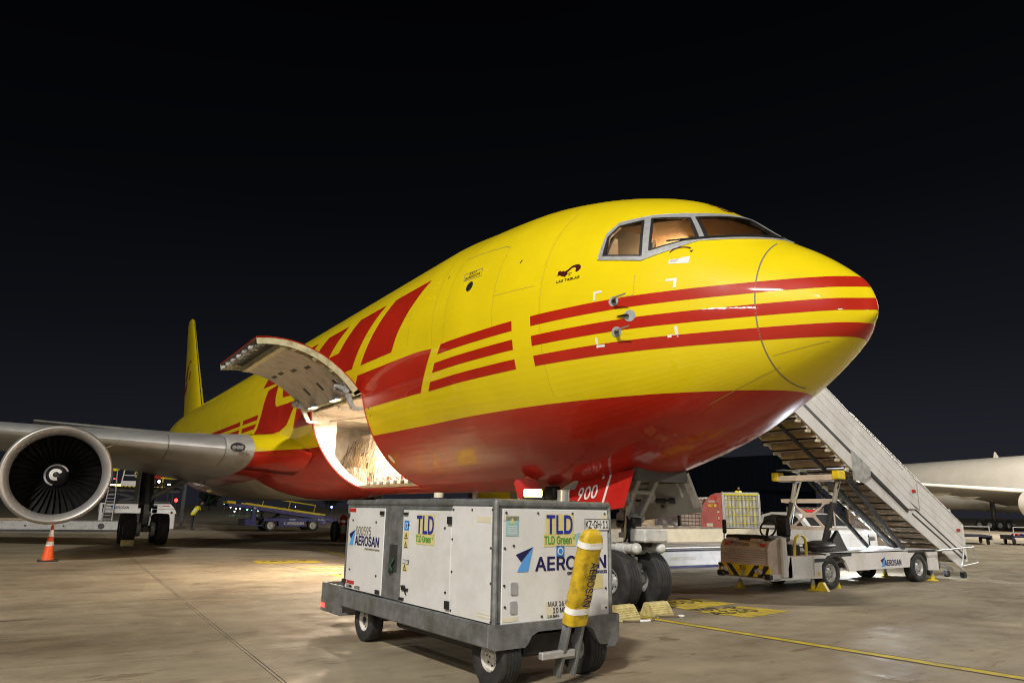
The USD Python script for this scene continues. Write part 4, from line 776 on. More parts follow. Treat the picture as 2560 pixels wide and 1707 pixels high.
# open cover of the ground power socket
o_ = np.array([5.98, 1.05, 1.93]); xd_ = np.array([-.55, -.77, .30]); yd_ = np.array([-.22, -.22, .95])
cv = holder(jet, 'socket_cover', 'small red rounded cover hanging open')
part(cv, 'cover', frame(prism(rrect(-.2, -.17, .2, .17, .07), .03), (5.98, 1.05, 1.93), (-.55, -.77, .30), (-.22, -.22, .95)), 'signal_red')
for k in range(4): part(cv, 'lettering', frame(fit(text(['GROUND', 'POWER', '115V', '400HZ'][k], .035), .14-.01*k), o_+xd_/np.linalg.norm(xd_)*-.06+yd_*(.06-.05*k)+np.cross(xd_, yd_)*.033, xd_, yd_), 'white_decal')
part(cv, 'hinge', tube((6.0, 1.05, 2.1), (6.1, 1.0, 1.75), .02, 8), 'gear_dark')
part(jet, 'power_plug', [bx((5.6, .55, 1.72), (5.9, .75, 1.95), .04), pipe([(5.75, .65, 1.78), (5.75, .68, 1.4), (5.6, .9, .7), (5.2, 1.4, .15), (4.9, 2.2, .05), (4.75, 3.2, .06), (4.6, 4.0, .35)], .035, 8)], 'hose', True)
part(jet, 'belly_blade', trimesh.convex.convex_hull(np.array([(5.1, .2, 2.0), (5.45, .2, 2.0), (5.0, .25, 1.72), (5.12, .25, 1.72), (5.05, .28, 1.74)])), 'black_plastic')

# ------------------------------------------------------------------ ground power unit
gpu = thing('ground_power_unit', 'white ground power unit trailer in a grey frame, nearest vehicle to the camera', 'power unit', (1.13, 4.75, 0), .05)
W_ = 1.42
part(gpu, 'cabinet', [bx((0, -W_, .56), (3.28, 0, 1.56), .012)], 'galvanised')
part(gpu, 'roof', [bx((-.012, -W_-.012, 1.56), (3.30, .012, 1.625), .02), bx((.3, -W_+.2, 1.625), (2.9, -.2, 1.64), .005)], 'galvanised')
part(gpu, 'corner_post', [bx((-.022, -.028, .545), (.045, .022, 1.60), .018)], 'galvanised'); part(gpu, 'corner_post', bx((-.016, -W_-.016, .545), (.04, -W_+.03, 1.60), .018), 'galvanised')
fp_ = Polygon([(.03, .56), (-W_-.05, .56), (-W_-.05, .31), (-W_+.0, .285), (-W_+.20, .30), (-W_+.24, .34), (-W_+.29, .44), (-W_+.36, .475), (-.46, .475), (-.385, .445), (-.345, .385), (-.31, .355), (.03, .355)]).buffer(-.012).buffer(.012)
fr_ = frame(prism(fp_, .09), (-.05, 0, 0), (0, 1, 0), (0, 0, 1))
part(gpu, 'base_frame', [fr_, bx((.04, -.07, .355), (3.24, .03, .555), .012), bx((.04, -W_-.03, .355), (3.24, -W_+.07, .555), .012), bx((3.15, -W_+.07, .38), (3.24, -.07, .55)), bx((.3, -W_+.1, .40), (3.1, -.1, .46))], 'galvanised')
part(gpu, 'fender_lip', trimesh.convex.convex_hull(np.array([(x, -W_-.05+e, z) for x in (-.055, .22) for e, z in ((0, .56), (.03, .56), (0, .33), (.06, .27), (.16, .27))])), 'galvanised')
rb = holder(gpu, 'rear_locker'); part(rb, 'locker_walls', [bx((3.24, .03, .24), (3.86, 0, .585)), bx((3.24, -W_, .24), (3.86, -W_-.03, .585)), bx((3.83, -W_+.0, .24), (3.86, 0, .585)), bx((3.24, -W_, .24), (3.83, 0, .27))], 'galvanised')
part(rb, 'tail_light', bx((3.74, .03, .285), (3.855, .036, .335)), 'lamp_red')
part(gpu, 'underbody', [bx((.5, -W_+.25, .2), (2.4, -.3, .40), .03), bx((2.45, -W_+.15, .28), (2.6, -.15, .40)), tube((2.83, -W_+.1, .24), (2.83, -.1, .24), .035, 8), tube((.22, -W_+.2, .25), (.22, -.2, .25), .035, 8), bx((.12, -W_+.42, .25), (.32, -.42, .42))], 'gear_dark', 40)
sd_ = lambda x, z, off=.0: (x, off, z)            # on the long side, facing outwards
XD, YD = (-1, 0, 0), (0, 0, 1)
def panel(x0, x1, z0, z1, t, name='side_door'):
    p = holder(gpu, name); part(p, 'leaf', bx((x0, 0, z0), (x1, t, z1), .006), 'panel_white'); return p
p1 = panel(2.195, 3.185, .575, 1.53, .014); p2 = panel(.735, 1.745, .565, 1.515, .014); p3 = panel(-.0, .722, .562, 1.562, .02, 'side_panel')
def on_side(p, name, m, x, z, mt, off=.016): return part(p, name, frame(m, (x, off, z), XD, YD), mt)
def side_rect(p, name, x0, x1, z0, z1, mt, off=.0145, t=.002): return part(p, name, bx((x0, off, z0), (x1, off+t, z1)), mt)
for x, z in ((3.2, 1.44), (2.25, 1.475), (3.2, .655), (2.27, .61)): side_rect(p1, 'hinge', x-.045, x+.045, z-.022, z+.022, 'black_plastic', .012, .02)
for x, z in ((1.67, 1.478), (1.69, .60)): side_rect(p2, 'hinge', x-.045, x+.045, z-.014, z+.014, 'black_plastic', .012, .02)
for z in (1.425, .64): side_rect(p2, 'hinge', .715, .79, z-.036, z+.036, 'black_plastic', .012, .024)
side_rect(p1, 'reflector', 2.99, 3.175, 1.478, 1.525, 'signal_red'); side_rect(p1, 'reflector', 2.92, 3.14, .632, .672, 'signal_red')
on_side(p1, 'lettering', fit(text('3.8 BAR\u2192', .035), .17), 3.13, .59, 'black_decal'); on_side(p1, 'lettering', fit(text('\u219055 PSI', .035), .15), 2.9, .59, 'black_decal')
def airline_logo(p, place, s, name_on_navy='navy'):
    """tail shaped emblem and the word beside it; place(mesh, x, z, material) puts one piece; s = height of the emblem"""
    place(prism([(0, .70*s), (.93*s, 1.0*s), (.28*s, .40*s)], .002), 0, 0, 'navy'); place(prism([(.93*s, 1.0*s), (.66*s, 0), (.08*s, 0), (.33*s, .40*s)], .002), 0, 0, 'logo_sky')
airline_logo(p1, lambda m, x, z, mt: on_side(p1, 'emblem', m, 3.14-x, 1.085+z, mt), .185)
on_side(p1, 'lettering', fit(text('AEROSAN', .105, True), .66), 2.965, 1.095, 'navy'); on_side(p1, 'lettering', fit(text('GROUND HANDLING SERVICES', .018), .40), 2.68, 1.05, 'seam_grey')
on_side(p1, 'lettering', fit(text('000595', .10), .42), 2.95, 1.212, 'seam_grey')
def sticker(p, put, x, z, w, h, mt): put(prism(sbox(0, 0, w, h), .001), x, z, mt, 'sticker')
def side_put(p):
    def f(m, x, z, mt, name='lettering', off=.0165): return on_side(p, name, m, x, z, mt, off)
    return f
S2 = side_put(p2)
sticker(p2, S2, 1.42, 1.275, .36, .20, 'sticker_yellow'); sticker(p2, S2, 1.435, 1.172, .385, .10, 'sticker_yellow')
S2(fit(text('TLD', .172, True), .355), 1.425, 1.285, 'logo_blue', off=.019); S2(fit(text('TLD Green', .062, True), .315), 1.432, 1.198, 'sticker_green', off=.019); S2(prism([(0, .04), (.02, .02), (.05, .06), (.02, .0)], .001), 1.11, 1.22, 'sticker_green', off=.019)
sticker(p2, S2, 1.705, 1.305, .105, .10, 'sticker_blue'); S2(LineString([(0, 0), (.0001, 0)]).buffer(.03) and prism(LineString([(0, 0), (.0001, 0)]).buffer(.033), .001), 1.652, 1.352, 'white_decal', 'sticker', .019); S2(prism(LineString([(0, 0), (.0001, 0)]).buffer(.024), .001), 1.652, 1.352, 'sticker_blue', 'sticker', .0205)
for z in (1.208, 1.118, .882):
    sticker(p2, S2, 1.705, z, .105, .082, 'sticker_yellow'); S2(prism(Polygon([(0, 0), (.075, 0), (.0375, .065)], [[(.012, .008), (.063, .008), (.0375, .05)]]), .001), 1.69, z+.008, 'black_decal', 'sticker', .019); S2(prism(sbox(0, 0, .006, .028), .001), 1.655, z+.02, 'black_decal', 'sticker', .019)
sticker(p2, S2, 1.71, .955, .14, .045, 'black_decal'); S2(fit(text('DIESEL', .03, True), .125), 1.703, .963, 'white_decal', off=.019)
part(p2, 'latch', [bx((1.55, .014, .69), (1.69, .035, .715), .005), bx((1.62, .014, .715), (1.69, .04, .74), .005), tube((1.66, .02, .72), (1.58, .03, .655), .008, 6)], 'black_plastic')
part(gpu, 'cable_recess', [bx((1.865, -.02, .85), (2.055, .0035, 1.14))], 'gear_dark')
part(gpu, 'cable_bundle', [pipe([(1.92+.02*k, .012, 1.0-.02*k), (1.95, .04, .92), (2.0-.03*k, .02, .84+.01*k)], .016, 6) for k in range(3)], 'cable_green', True)
def bolts(p, pts, face='s'):
    for x, z in pts: part(p, 'bolt', tube((x, .012, z), (x, .027, z), .011, 8) if face == 's' else tube((-.012, x, z), (-.023, x, z), .011, 8), 'gear_dark')
bolts(p3, [(.69, 1.53), (.36, 1.53), (.02, 1.535), (.69, .95), (.69, .6), (.02, .58), (.04, 1.2), (.03, .9), (.70, 1.25)])
bolts(p1, [(3.05, 1.38), (2.4, 1.37), (2.33, .78), (3.06, .80)]); bolts(p2, [(.85, 1.35), (1.6, 1.36), (.80, .75)])
bolts(gpu, [(.09, .40), (.28, .44), (1.0, .5), (1.7, .46), (2.55, .5), (3.1, .5)])
side_rect(p3, 'tape', .05, .28, 1.42, 1.475, 'tape_cream', .0205); side_rect(p3, 'tape', .03, .24, .60, .615, 'tape_cream', .0205); side_rect(p3, 'tape', .03, .24, .63, .64, 'tape_cream', .0205)
# front face
fpn = holder(gpu, 'front_panel'); part(fpn, 'leaf', bx((-.014, -W_+.045, .552), (0, -.065, 1.545), .006), 'panel_white')
FX, FY = (0, -1, 0), (0, 0, 1)
def F_(m, v, z, mt, name='lettering', off=.0165): return part(fpn, name, frame(m, (-off, -v, z), FX, FY), mt)
bolts(fpn, [(-.1, 1.51), (-.47, 1.51), (-.9, 1.51), (-1.33, 1.51), (-.09, 1.2), (-.19, 1.22), (-.09, .88), (-1.33, 1.1), (-1.33, .8), (-1.33, .62), (-.52, .595), (-.1, .7)], 'f')
for q in ((.56, 1.318, .355, .185), (.54, 1.205, .40, .115)): sticker(fpn, F_, *q, 'sticker_yellow')
F_(fit(text('TLD', .165, True), .325), .572, 1.325, 'logo_blue', off=.019); F_(fit(text('TLD Green', .07, True), .34), .545, 1.23, 'sticker_green', off=.019); F_(prism([(0, .04), (.02, .02), (.05, .07), (.02, .0)], .001), .895, 1.26, 'sticker_green', off=.019)
F_(prism(LineString([(0, 0), (.0, .05)]).buffer(.04).union(sbox(-.006, -.14, .006, 0)), .001), .985, 1.24, 'sticker_cyan', 'sticker')
sticker(fpn, F_, .10, 1.305, .145, .175, 'sticker_cyan'); F_(prism([(0, 0), (.06, 0), (.03, .05)], .001), .14, 1.415, 'sticker_yellow', 'sticker', .019)
for k in range(5): F_(prism(sbox(0, 0, .11, .006), .001), .117, 1.39-.017*k, 'white_decal', 'sticker', .019)
sticker(fpn, F_, .695, 1.112, .10, .10, 'sticker_blue'); F_(prism(LineString([(0, 0), (.0001, 0)]).buffer(.035), .001), .745, 1.162, 'white_decal', 'sticker', .019); F_(prism(LineString([(0, 0), (.0001, 0)]).buffer(.025), .001), .745, 1.162, 'sticker_blue', 'sticker', .0205)
sticker(fpn, F_, 1.055, 1.348, .335, .112, 'white_decal'); F_(fit(text('KZ\u00b7GH\u00b711', .072), .305), 1.07, 1.372, 'black_decal', off=.019)
F_(prism(sbox(0, 0, .335, .112).difference(sbox(.006, .006, .329, .106)), .001), 1.055, 1.348, 'black_decal', 'plate_border', .019)
airline_logo(fpn, lambda m, x, z, mt: F_(m, .215+x, .99+z, mt, 'emblem'), .215)
F_(fit(text('AEROSAN', .118, True), .90), .44, .995, 'navy'); F_(fit(text('GROUND HANDLING SERVICES', .026, True), .52), .83, .945, 'navy')
for q in ((.16, .80, .075, .105), (.155, .64, .075, .105)): part(fpn, 'cover_plate', frame(prism(rrect(0, 0, q[2], q[3], .012), .012), (-.014, -q[0], q[1]), FX, FY), 'frame_grey')
sticker(fpn, F_, .07, .575, .18, .035, 'tape_cream'); sticker(fpn, F_, 1.26, 1.455, .11, .05, 'tape_cream'); sticker(fpn, F_, .07, 1.44, .18, .045, 'tape_cream')
sticker(fpn, F_, .57, .58, .085, .13, 'tape_cream')
F_(fit(text('MAX 16 KPH', .045), .31), .595, .672, 'line_black'); F_(fit(text('10 MPH', .045), .20), .655, .615, 'line_black'); F_(fit(text('5.86 BAR\u2192', .026), .14), .59, .575, 'line_black'); F_(fit(text('\u219085 PSI', .026), .12), .79, .575, 'line_black')
sticker(fpn, F_, 1.26, .60, .09, .05, 'reflective'); sticker(fpn, F_, 1.17, .80, .12, .13, 'sticker_yellow')
# roof lamps and exhaust
bl = holder(gpu, 'roof_beacon'); part(bl, 'base', bx((.08, -.62, 1.64), (.2, -.44, 1.66), .004), 'gear_dark'); part(bl, 'lens', bx((.085, -.61, 1.66), (.195, -.45, 1.735), .012), 'lamp_amber')
part(gpu, 'exhaust_pipe', [tube((.26, -1.02, 1.60), (.26, -1.02, 1.735), .062, 20), tube((.26, -1.02, 1.735), (.26, -1.02, 1.74), .066, 20)], 'chrome', 40)
part(gpu, 'exhaust_flap', trimesh.convex.convex_hull(np.array([(.2, -1.0, 1.74), (.3, -1.0, 1.74), (.2, -1.12, 1.75), (.3, -1.12, 1.75), (.22, -1.2, 1.84), (.3, -1.2, 1.84)])), 'gear_dark')
al = holder(gpu, 'filler_cap'); part(al, 'cap', [tube((1.62, -.35, 1.64), (1.62, -.35, 1.655), .085, 16)], 'gear_dark'); part(al, 'bulb', tube((1.62, -.35, 1.655), (1.62, -.35, 1.71), .055, 16), 'tape_cream', 40)
for c, s_ in (((2.83, -.17, .24), 1), ((2.83, -W_+.17, .24), -1)): wheel(gpu, c, .24, .17, .125, 'y', 'rim_white', s_)
for c, s_ in (((.22, -.19, .255), 1), ((.22, -W_+.19, .255), -1)): wheel(gpu, c, .255, .22, .125, 'y', 'rim_white', s_)
# raised tow bar in its yellow padded sleeve
tb = holder(gpu, 'tow_bar'); B0, B1 = np.array([-.12, -.70, .10]), np.array([-.52, -.70, 1.37]); ax_ = (B1-B0)/np.linalg.norm(B1-B0)
for y in (-.085, .085): part(tb, 'rail', bar(B0+[0, y, 0], B0+ax_*.8+[0, y*.9, 0], .035, .09, (1, 0, 0)), 'galvanised')
part(tb, 'cross_piece', [bar(B0+ax_*.18+[0, -.1, 0], B0+ax_*.18+[0, .1, 0], .05, .05), bar((-.2, -.36, .30), (-.2, -.74, .30), .06, .06)], 'galv_light')
rings = []
for t in np.linspace(.36, 1., 26):
    c = B0+(B1-B0)*t; a_ = np.linspace(0, 2*PI, 28, endpoint=False); k = 1. if t < .94 else 1-.42*((t-.94)/.06)**1.6
    nx = np.cross(ax_, [0, 1, 0]); wob = 1+.05*math.sin(t*37)+.035*math.sin(t*71+1)
    rings.append(c+np.outer(np.sign(np.cos(a_))*np.abs(np.cos(a_))**.6*.124*k*(1+.02*math.sin(t*50)), [0, 1, 0])+np.outer(np.sign(np.sin(a_))*np.abs(np.sin(a_))**.8*.066*(k if t < .985 else .55)*wob, nx))
sl_ = holder(tb, 'padded_sleeve'); part(sl_, 'sleeve', loft(rings), 'pad_yellow', 50)
def band(t0, t1): 
    return loft([(q-(B0+(B1-B0)*t))*1.03+(B0+(B1-B0)*t) for t in np.linspace(t0, t1, 4) for q in [rings[int(np.clip(round((t-.36)/.64*25), 0, 25))]+((B0+(B1-B0)*t)-(B0+(B1-B0)*np.linspace(.36, 1., 26)[int(np.clip(round((t-.36)/.64*25), 0, 25))]))]])
part(sl_, 'reflective_band', band(.885, .925), 'reflective', 50); part(sl_, 'reflective_band', band(.435, .475), 'reflective', 50)
part(sl_, 'lettering', frame(fit(text('AEROSAN', .085), .40), B0+(B1-B0)*.80+np.array([0, .02, 0])-np.cross([0, 1, 0], ax_)*-.0, -ax_, (0, -1, 0)).apply_translation(-np.cross(ax_, [0, 1, 0])*0+np.cross(-ax_, [0, -1, 0])*.083), 'navy')

# ------------------------------------------------------------------ passenger stairs on a self-propelled truck (local x runs away from the aircraft, y aft)
st = thing('stair_truck', 'white self-propelled passenger stairs raised to the port side of the freighter nose', 'stair truck', (4.8, -4.0, 0), -PI/2)
Wd = 1.42
ch = holder(st, 'chassis')
part(ch, 'side_plate', [frame(prism(Polygon([(1.46, .24), (1.46, .66), (1.90, .66), (2.06, .745), (6.62, .745), (6.62, .26), (6.15, .26), (6.14, .55), (6.0, .70), (5.55, .70), (5.28, .55), (5.22, .36), (5.0, .36), (2.72, .35), (2.60, .55), (2.42, .68), (1.9, .68-.02), (1.72, .5), (1.70, .24)]).buffer(0), .05), (0, y, 0), (1, 0, 0), (0, 0, 1)) for y in (.05, Wd)], 'body_white')
part(ch, 'deck', [bx((1.46, .0, .66), (2.0, Wd, .69)), bx((2.0, .0, .72), (6.62, Wd, .742)), bx((1.46, .05, .3), (1.5, Wd, .66)), bx((2.75, .2, .35), (5.1, Wd-.2, .40)), bx((6.58, 0, .26), (6.62, Wd, .74))], 'body_white')
part(ch, 'trim_strip', [frame(prism(Polygon([(1.47, .56), (1.47, .635), (1.92, .635), (2.08, .72), (2.84, .72), (2.84, .665), (2.1, .655), (1.94, .575)]), .004), (0, -.001, 0), (1, 0, 0), (0, 0, 1)), bx((5.2, -.004, .69), (6.5, 0, .73))], 'steel_dark')
cb = holder(st, 'cab')
part(cb, 'engine_cover', [frame(prism(Polygon([(0., .53), (.02, .86), (.10, .98), (.42, 1.08), (.55, 1.08), (.55, .3), (0.05, .3)]), 1.18), (0, 1.22, 0), (1, 0, 0), (0, 0, 1))], 'body_tan', 30)
part(cb, 'dash', [bx((.12, .08, 1.0), (.62, 1.18, 1.10), .04)], 'black_plastic')
for y in (.22, .82): part(cb, 'hood_block', bx((.02, y, .97), (.22, y+.24, 1.04), .015), 'body_tan')
gr = Polygon([(.10, .84), (1.12, .84), (1.12, .70), (.95, .57), (.30, .57), (.10, .70)])
CX, CY = (0, -1, 0), (0, 0, 1)      # the cab front faces the aircraft: lettering runs towards -y
def C_(p, name, m, y, z, mt, off=.004): return part(p, name, frame(m, (-off, y, z), CX, CY), mt)
part(cb, 'grille', [bx((-.005, .10, .575+.045*k), (.0, 1.12-(0 if k > 2 else .12*(2-k)), .592+.045*k)) for k in range(6)]+[bx((-.005, .06, .56), (0, .085, .86))], 'stair_under')
C_(cb, 'lettering', fit(text('TLD', .10, True), .17), 1.16, .745, 'tape_cream', .008); C_(cb, 'lettering', fit(text('AEROSAN', .06, True), .36), .82, .895, 'navy', .02)
C_(cb, 'emblem', prism([(0, .03), (.05, .07), (.03, .03), (.035, 0)], .002), .89, .90, 'navy', .02)
for y in (.14, 1.02): part(cb, 'reflector', bx((-.012, y-.08, .895), (.01, y+.06, .945)), 'signal_red')
bp = holder(st, 'bumper'); part(bp, 'plate', bx((-.06, -.02, .30), (0, 1.24, .53), .01), 'safety_yellow')
for k in range(5):
    for s_ in (-1, 1):
        yc = .61+s_*(.10+.24*k); q = Polygon([(yc, .303), (yc+s_*.12, .303), (yc+s_*.31, .527), (yc+s_*.19, .527)]).intersection(sbox(-.015, .303, 1.235, .527))
        if q.area > .001: part(bp, 'chevron', frame(prism(q, .003), (-.0605, 0, 0), (0, 1, 0), (0, 0, 1)).apply_translation((-.003, 0, 0)), 'black_decal')
C_(bp, 'lettering', fit(text('TLD', .085, True), .16), .69, .42, 'black_decal', .068)
for y in (.18, 1.02): part(bp, 'headlight', [tube((-.055, y, .42), (-.085, y, .42), .055, 16), tube((-.055, y+.1, .42), (-.08, y+.1, .42), .035, 12)], 'chrome', 40)
part(bp, 'end_cap', [bx((-.09, -.05, .27), (.02, .10, .38), .02), bx((-.09, 1.12, .27), (.02, 1.27, .38), .02)], 'black_plastic'); part(bp, 'tow_hook', [tube((-.07, .58, .33), (-.07, .64, .40), .02, 8), tube((-.07, .64, .33), (-.07, .58, .40), .02, 8)], 'galv_light')
part(cb, 'floor_pan', [bx((.0, .0, .245), (1.46, 1.3, .285)), bx((0, .02, .285), (.72, .05, .36)), bx((.6, .02, .285), (.74, .5, .70), .01), frame(prism(Polygon([(.55, .285), (.74, .285), (.74, .70), (.70, .70)]), .03), (0, .05, 0), (1, 0, 0), (0, 0, 1))], 'body_white')
part(cb, 'side_wall', bx((.735, .02, .27), (1.46, .05, .685), .005), 'body_white'); part(cb, 'floor_top', bx((.72, .05, .66), (1.9, Wd, .70)), 'body_tan'); part(cb, 'wing_mirror_panel', [bx((.40, -.02, .3), (.56, .04, 1.06), .01)], 'body_white')
part(cb, 'grab_rail', pipe([(.90, .06, .70), (.93, .06, .95), (.98, .06, 1.06), (1.08, .06, 1.10), (1.22, .06, 1.09), (1.30, .06, 1.03), (1.31, .06, .9), (1.30, .06, .70)], .028, 10), 'safety_yellow', True)
part(cb, 'pedestal', [bx((.62, .35, .66), (.9, .75, 1.02), .03), bx((.95, .15, .66), (1.25, .6, .92), .02)], 'black_plastic')
part(cb, 'panel_box', bx((1.35, .5, .70), (1.6, .8, 1.0), .01), 'body_tan')
sw = holder(cb, 'steering_wheel'); a_ = np.linspace(0, 2*PI, 22, endpoint=False); cc = np.array([.85, .62, 1.23])
part(sw, 'ring', pipe([cc+np.array([.06*math.sin(t), .19*math.cos(t), .17*math.sin(t)]) for t in a_], .02, 8, True), 'black_plastic', True); part(sw, 'column', [tube(cc, (.72, .6, .98), .03, 8), tube(cc+[0, .18, 0], cc-[0, .18, 0], .015, 6)], 'black_plastic')
sb = holder(cb, 'driver_seat'); part(sb, 'backrest', bx((.98, .22, 1.05), (1.10, .55, 1.5), .05), 'black_plastic'); part(sb, 'cushion', bx((.7, .22, .98), (1.05, .55, 1.08), .03), 'black_plastic')
part(st, 'seat_cover', [trimesh.creation.icosphere(3, 1).apply_transform(np.diag([.45, .28, .13, 1])).apply_translation((2.15, .3, .86)), bx((1.78, .12, .76), (2.35, .5, .95), .06), trimesh.convex.convex_hull(np.array([(2.5, .2, .76), (3.05, .2, .76), (2.55, .5, .76), (3.0, .5, .76), (2.6, .25, .98), (2.9, .3, 1.2), (2.95, .4, 1.2), (2.85, .25, .95)]))], 'black_plastic', 35)
mr_ = holder(st, 'mirror'); part(mr_, 'head', bx((.38, 1.36, 1.10), (.44, 1.47, 1.40), .03), 'black_plastic'); part(mr_, 'arm', pipe([(.40, 1.42, 1.15), (.40, 1.43, .98), (.42, 1.38, .92), (.45, 1.22, .88)], .014, 6), 'black_plastic', True)
for x, y, s_ in ((2.06, .13, -1), (5.70, .13, -1), (2.06, Wd-.05, 1), (5.70, Wd-.05, 1)): wheel(st, (x, y, .33), .335, .24, .19, 'y', 'galv_light', s_)
part(st, 'mudguard', [bx((5.3, .05, .70), (6.12, .4, .715)), bx((1.75, .1, .665), (2.5, .4, .68))], 'gear_dark')
for x, y in ((1.50, .1), (.5, 1.15), (6.45, .12), (6.45, 1.3)):
    j = holder(st, 'jack_leg'); part(j, 'leg', tube((x, y, .05), (x, y, .40), .035, 10), 'galv_light', 40); part(j, 'foot', [tube((x, y, 0), (x, y, .03), .13, 16, .09), tube((x, y, .03), (x, y, .12), .05, 10)], 'safety_yellow', 40)
part(st, 'lamp_post', tube((6.25, 1.52, .70), (6.25, 1.55, 1.06), .02, 8), 'steel_dark'); part(st, 'work_lamp', trimesh.creation.icosphere(2, .06).apply_translation((6.25, 1.60, 1.08)), 'lamp_white', True)
for y, x in ((.2, .62), (.6, .40)): pass
C_ = None
airline_logo(st, lambda m, x, z, mt: part(st, 'emblem', frame(m, (3.98+x, -.004, .40+z), (1, 0, 0), (0, 0, 1)), mt), .21)
part(st, 'lettering', frame(fit(text('AEROSAN', .125, True), .72), (4.13, -.004, .42), (1, 0, 0), (0, 0, 1)), 'navy')
part(st, 'warning_sign', frame(prism([(0, 0), (.1, 0), (.05, .09)], .002), (1.54, -.003, .30), (1, 0, 0), (0, 0, 1)), 'safety_yellow')
part(st, 'lettering', frame(fit(text('CAPACITY', .03), .2), (.1, -.004, .255), (1, 0, 0), (0, 0, 1)), 'seam_grey')
# stairway: upper flight fixed to the platform, lower flight telescopes under it
def line(x0, z0, k): return lambda x, dz=0.: z0+k*(x-x0)+dz
def plate(pts, y, t): return frame(prism(Polygon(pts).buffer(0), t), (0, y+t, 0), (1, 0, 0), (0, 0, 1))
def band_(L, xa, xb, d0, d1, y, t): return plate([(xa, L(xa, d0)), (xb, L(xb, d0)), (xb, L(xb, d1)), (xa, L(xa, d1))], y, t)
def flight(nm, top, xa, xb, panel_h, y0, y1, str_top, str_h, sxa, sxb, nst, endx=None):
    f = holder(st, nm)
    for y in (y0, y1-.05):
        for k in range(4): h0, h1 = -panel_h*k/4-.005, -panel_h*(k+1)/4+.005; part(f, 'rail_board', band_(top, xa, xb, h0, h1, y+.01, .025), 'body_white')
        part(f, 'slide_rail', band_(top, xa, xb, -panel_h-.085, -panel_h, y, .05), 'steel_dark'); part(f, 'handrail', tube((xa, y+.025, top(xa, .012)), (xb, y+.025, top(xb, .012)), .024, 10), 'galv_light', True)
        part(f, 'stringer', band_(top, sxa, sxb, -str_top, -str_top-str_h, y-.004, .055), 'body_white')
    dx = (sxb-sxa)/nst
    for k in range(nst):
        x = sxa+k*dx; z = top(x+dx, -str_top-str_h+.12); s_ = holder(f, 'step'); part(s_, 'tread', bx((x-.03, y0+.05, z), (x+dx, y1-.05, z+.03)), 'stair_under'); part(s_, 'riser', bx((x-.03, y0+.05, z), (x-.01, y1-.05, z-top(0)+top(-dx)+.0)), 'stair_under')
        for y in (y0+.05, y1-.10): part(s_, 'cleat', bx((x, y, z-.07), (x+.16, y+.05, z), .008), 'tape_cream')
    return f
T1 = line(2.46, 4.35, -.573); f1 = flight('upper_flight', T1, .4, 5.45, .93, .0, 1.5, 1.03, .34, .3, 3.35, 9)
for k in range(4): part(f1, 'rail_board', plate([(5.45, T1(5.45, -.2325*k-.005)), (5.98, T1(5.98, -.2325*k-.005)), (5.98, max(T1(5.98, -.2325*(k+1)+.005), 1.70)), (5.45, T1(5.45, -.2325*(k+1)+.005))], .01, .025), 'body_white')
part(f1, 'end_joint', bx((5.985, .0, 1.68), (6.0, .03, 2.33)), 'galv_light')
T2 = line(8.25, 1.31, -.51); f2 = flight('lower_flight', T2, 5.98, 8.18, .80, .06, 1.44, .86, .30, 3.55, 8.0, 16)
T2b = line(5.4, 1.70, -.493); part(f2, 'side_plate', plate([(3.85, T2b(3.85)), (7.9, T2b(7.9)), (7.9, T2b(7.9, -.26)), (3.5, T2b(3.5, -.26))], .045, .03), 'body_white')
part(f2, 'dark_slot', band_(T2b, 5.7, 8.0, .0, .07, .055, .02), 'steel_dark'); part(f2, 'end_post', bx((8.16, .055, .40), (8.22, .12, 1.34), .01), 'body_white')
part(f2, 'far_rail', plate([(3.6, T2(3.6, .25)), (8.2, T2(8.2)), (8.2, T2(8.2, -.8)), (3.6, T2(3.6, -.55))], 1.46, .03), 'body_white'); part(f2, 'far_handrail', [tube((3.6, 1.49, T2(3.6, .27)), (8.2, 1.49, T2(8.2, .02)), .025, 8), tube((3.25, 1.49, T2(3.6, .27)), (3.6, 1.49, T2(3.6, .27)), .025, 8)], 'galv_light', True)
part(st, 'hinge_gusset', plate([(3.2, 3.0), (3.9, 2.62), (3.9, 2.44), (3.45, 2.27), (3.2, 2.32)], -.03, .03), 'galv_light')
for y in (.52,): part(st, 'drive_chain', [tube((.9, y, T1(.9, -1.5)), (3.0, y, T1(3.0, -1.52)), .045, 8), tube((2.9, y+.02, T1(3.0, -1.52)-.1), (6.3, y+.35, .74), .06, 8), tube((3.1, y+.20, T1(3.0, -1.52)-.1), (6.5, y+.55, .74), .045, 8)], 'black_plastic', 40)
part(st, 'side_reflector', [bx((5.72, -.008, 2.10), (5.88, .004, 2.17))], 'signal_red'); part(st, 'side_reflector', [bx((7.85, .05, 1.16), (8.02, .062, 1.23))], 'signal_red')
T3 = line(3.52, 3.83, -.533); part(f2, 'inner_rail', plate([(3.3, T3(3.45)), (3.45, T3(3.45)), (6.2, T3(6.2)), (8.1, T3(8.1)), (8.1, T3(8.1, -.3)), (6.0, T1(6.0, -.1)), (3.3, T1(3.3, -.3))], .075, .025), 'body_white'); part(f2, 'inner_handrail', [tube((3.22, .09, T3(3.45, .01)), (3.5, .09, T3(3.45, .01)), .022, 8), tube((3.5, .09, T3(3.45, .01)), (8.15, .09, T3(8.15, .01)), .022, 8)], 'galv_light', True)
q2 = lambda *a_: np.array([8.0, 0, .2])
pf = holder(st, 'top_platform'); part(pf, 'floor', bx((-1.35, .0, 4.02), (1.05, 1.5, 4.12), .01), 'body_white'); 
for y in (0, 1.45): part(pf, 'rail_panel', bx((-1.2, y, 4.12), (1.0, y+.05, 5.0), .01), 'body_white')
part(pf, 'bumper_edge', bx((-1.45, 0, 3.98), (-1.35, 1.5, 4.15), .03), 'black_plastic')
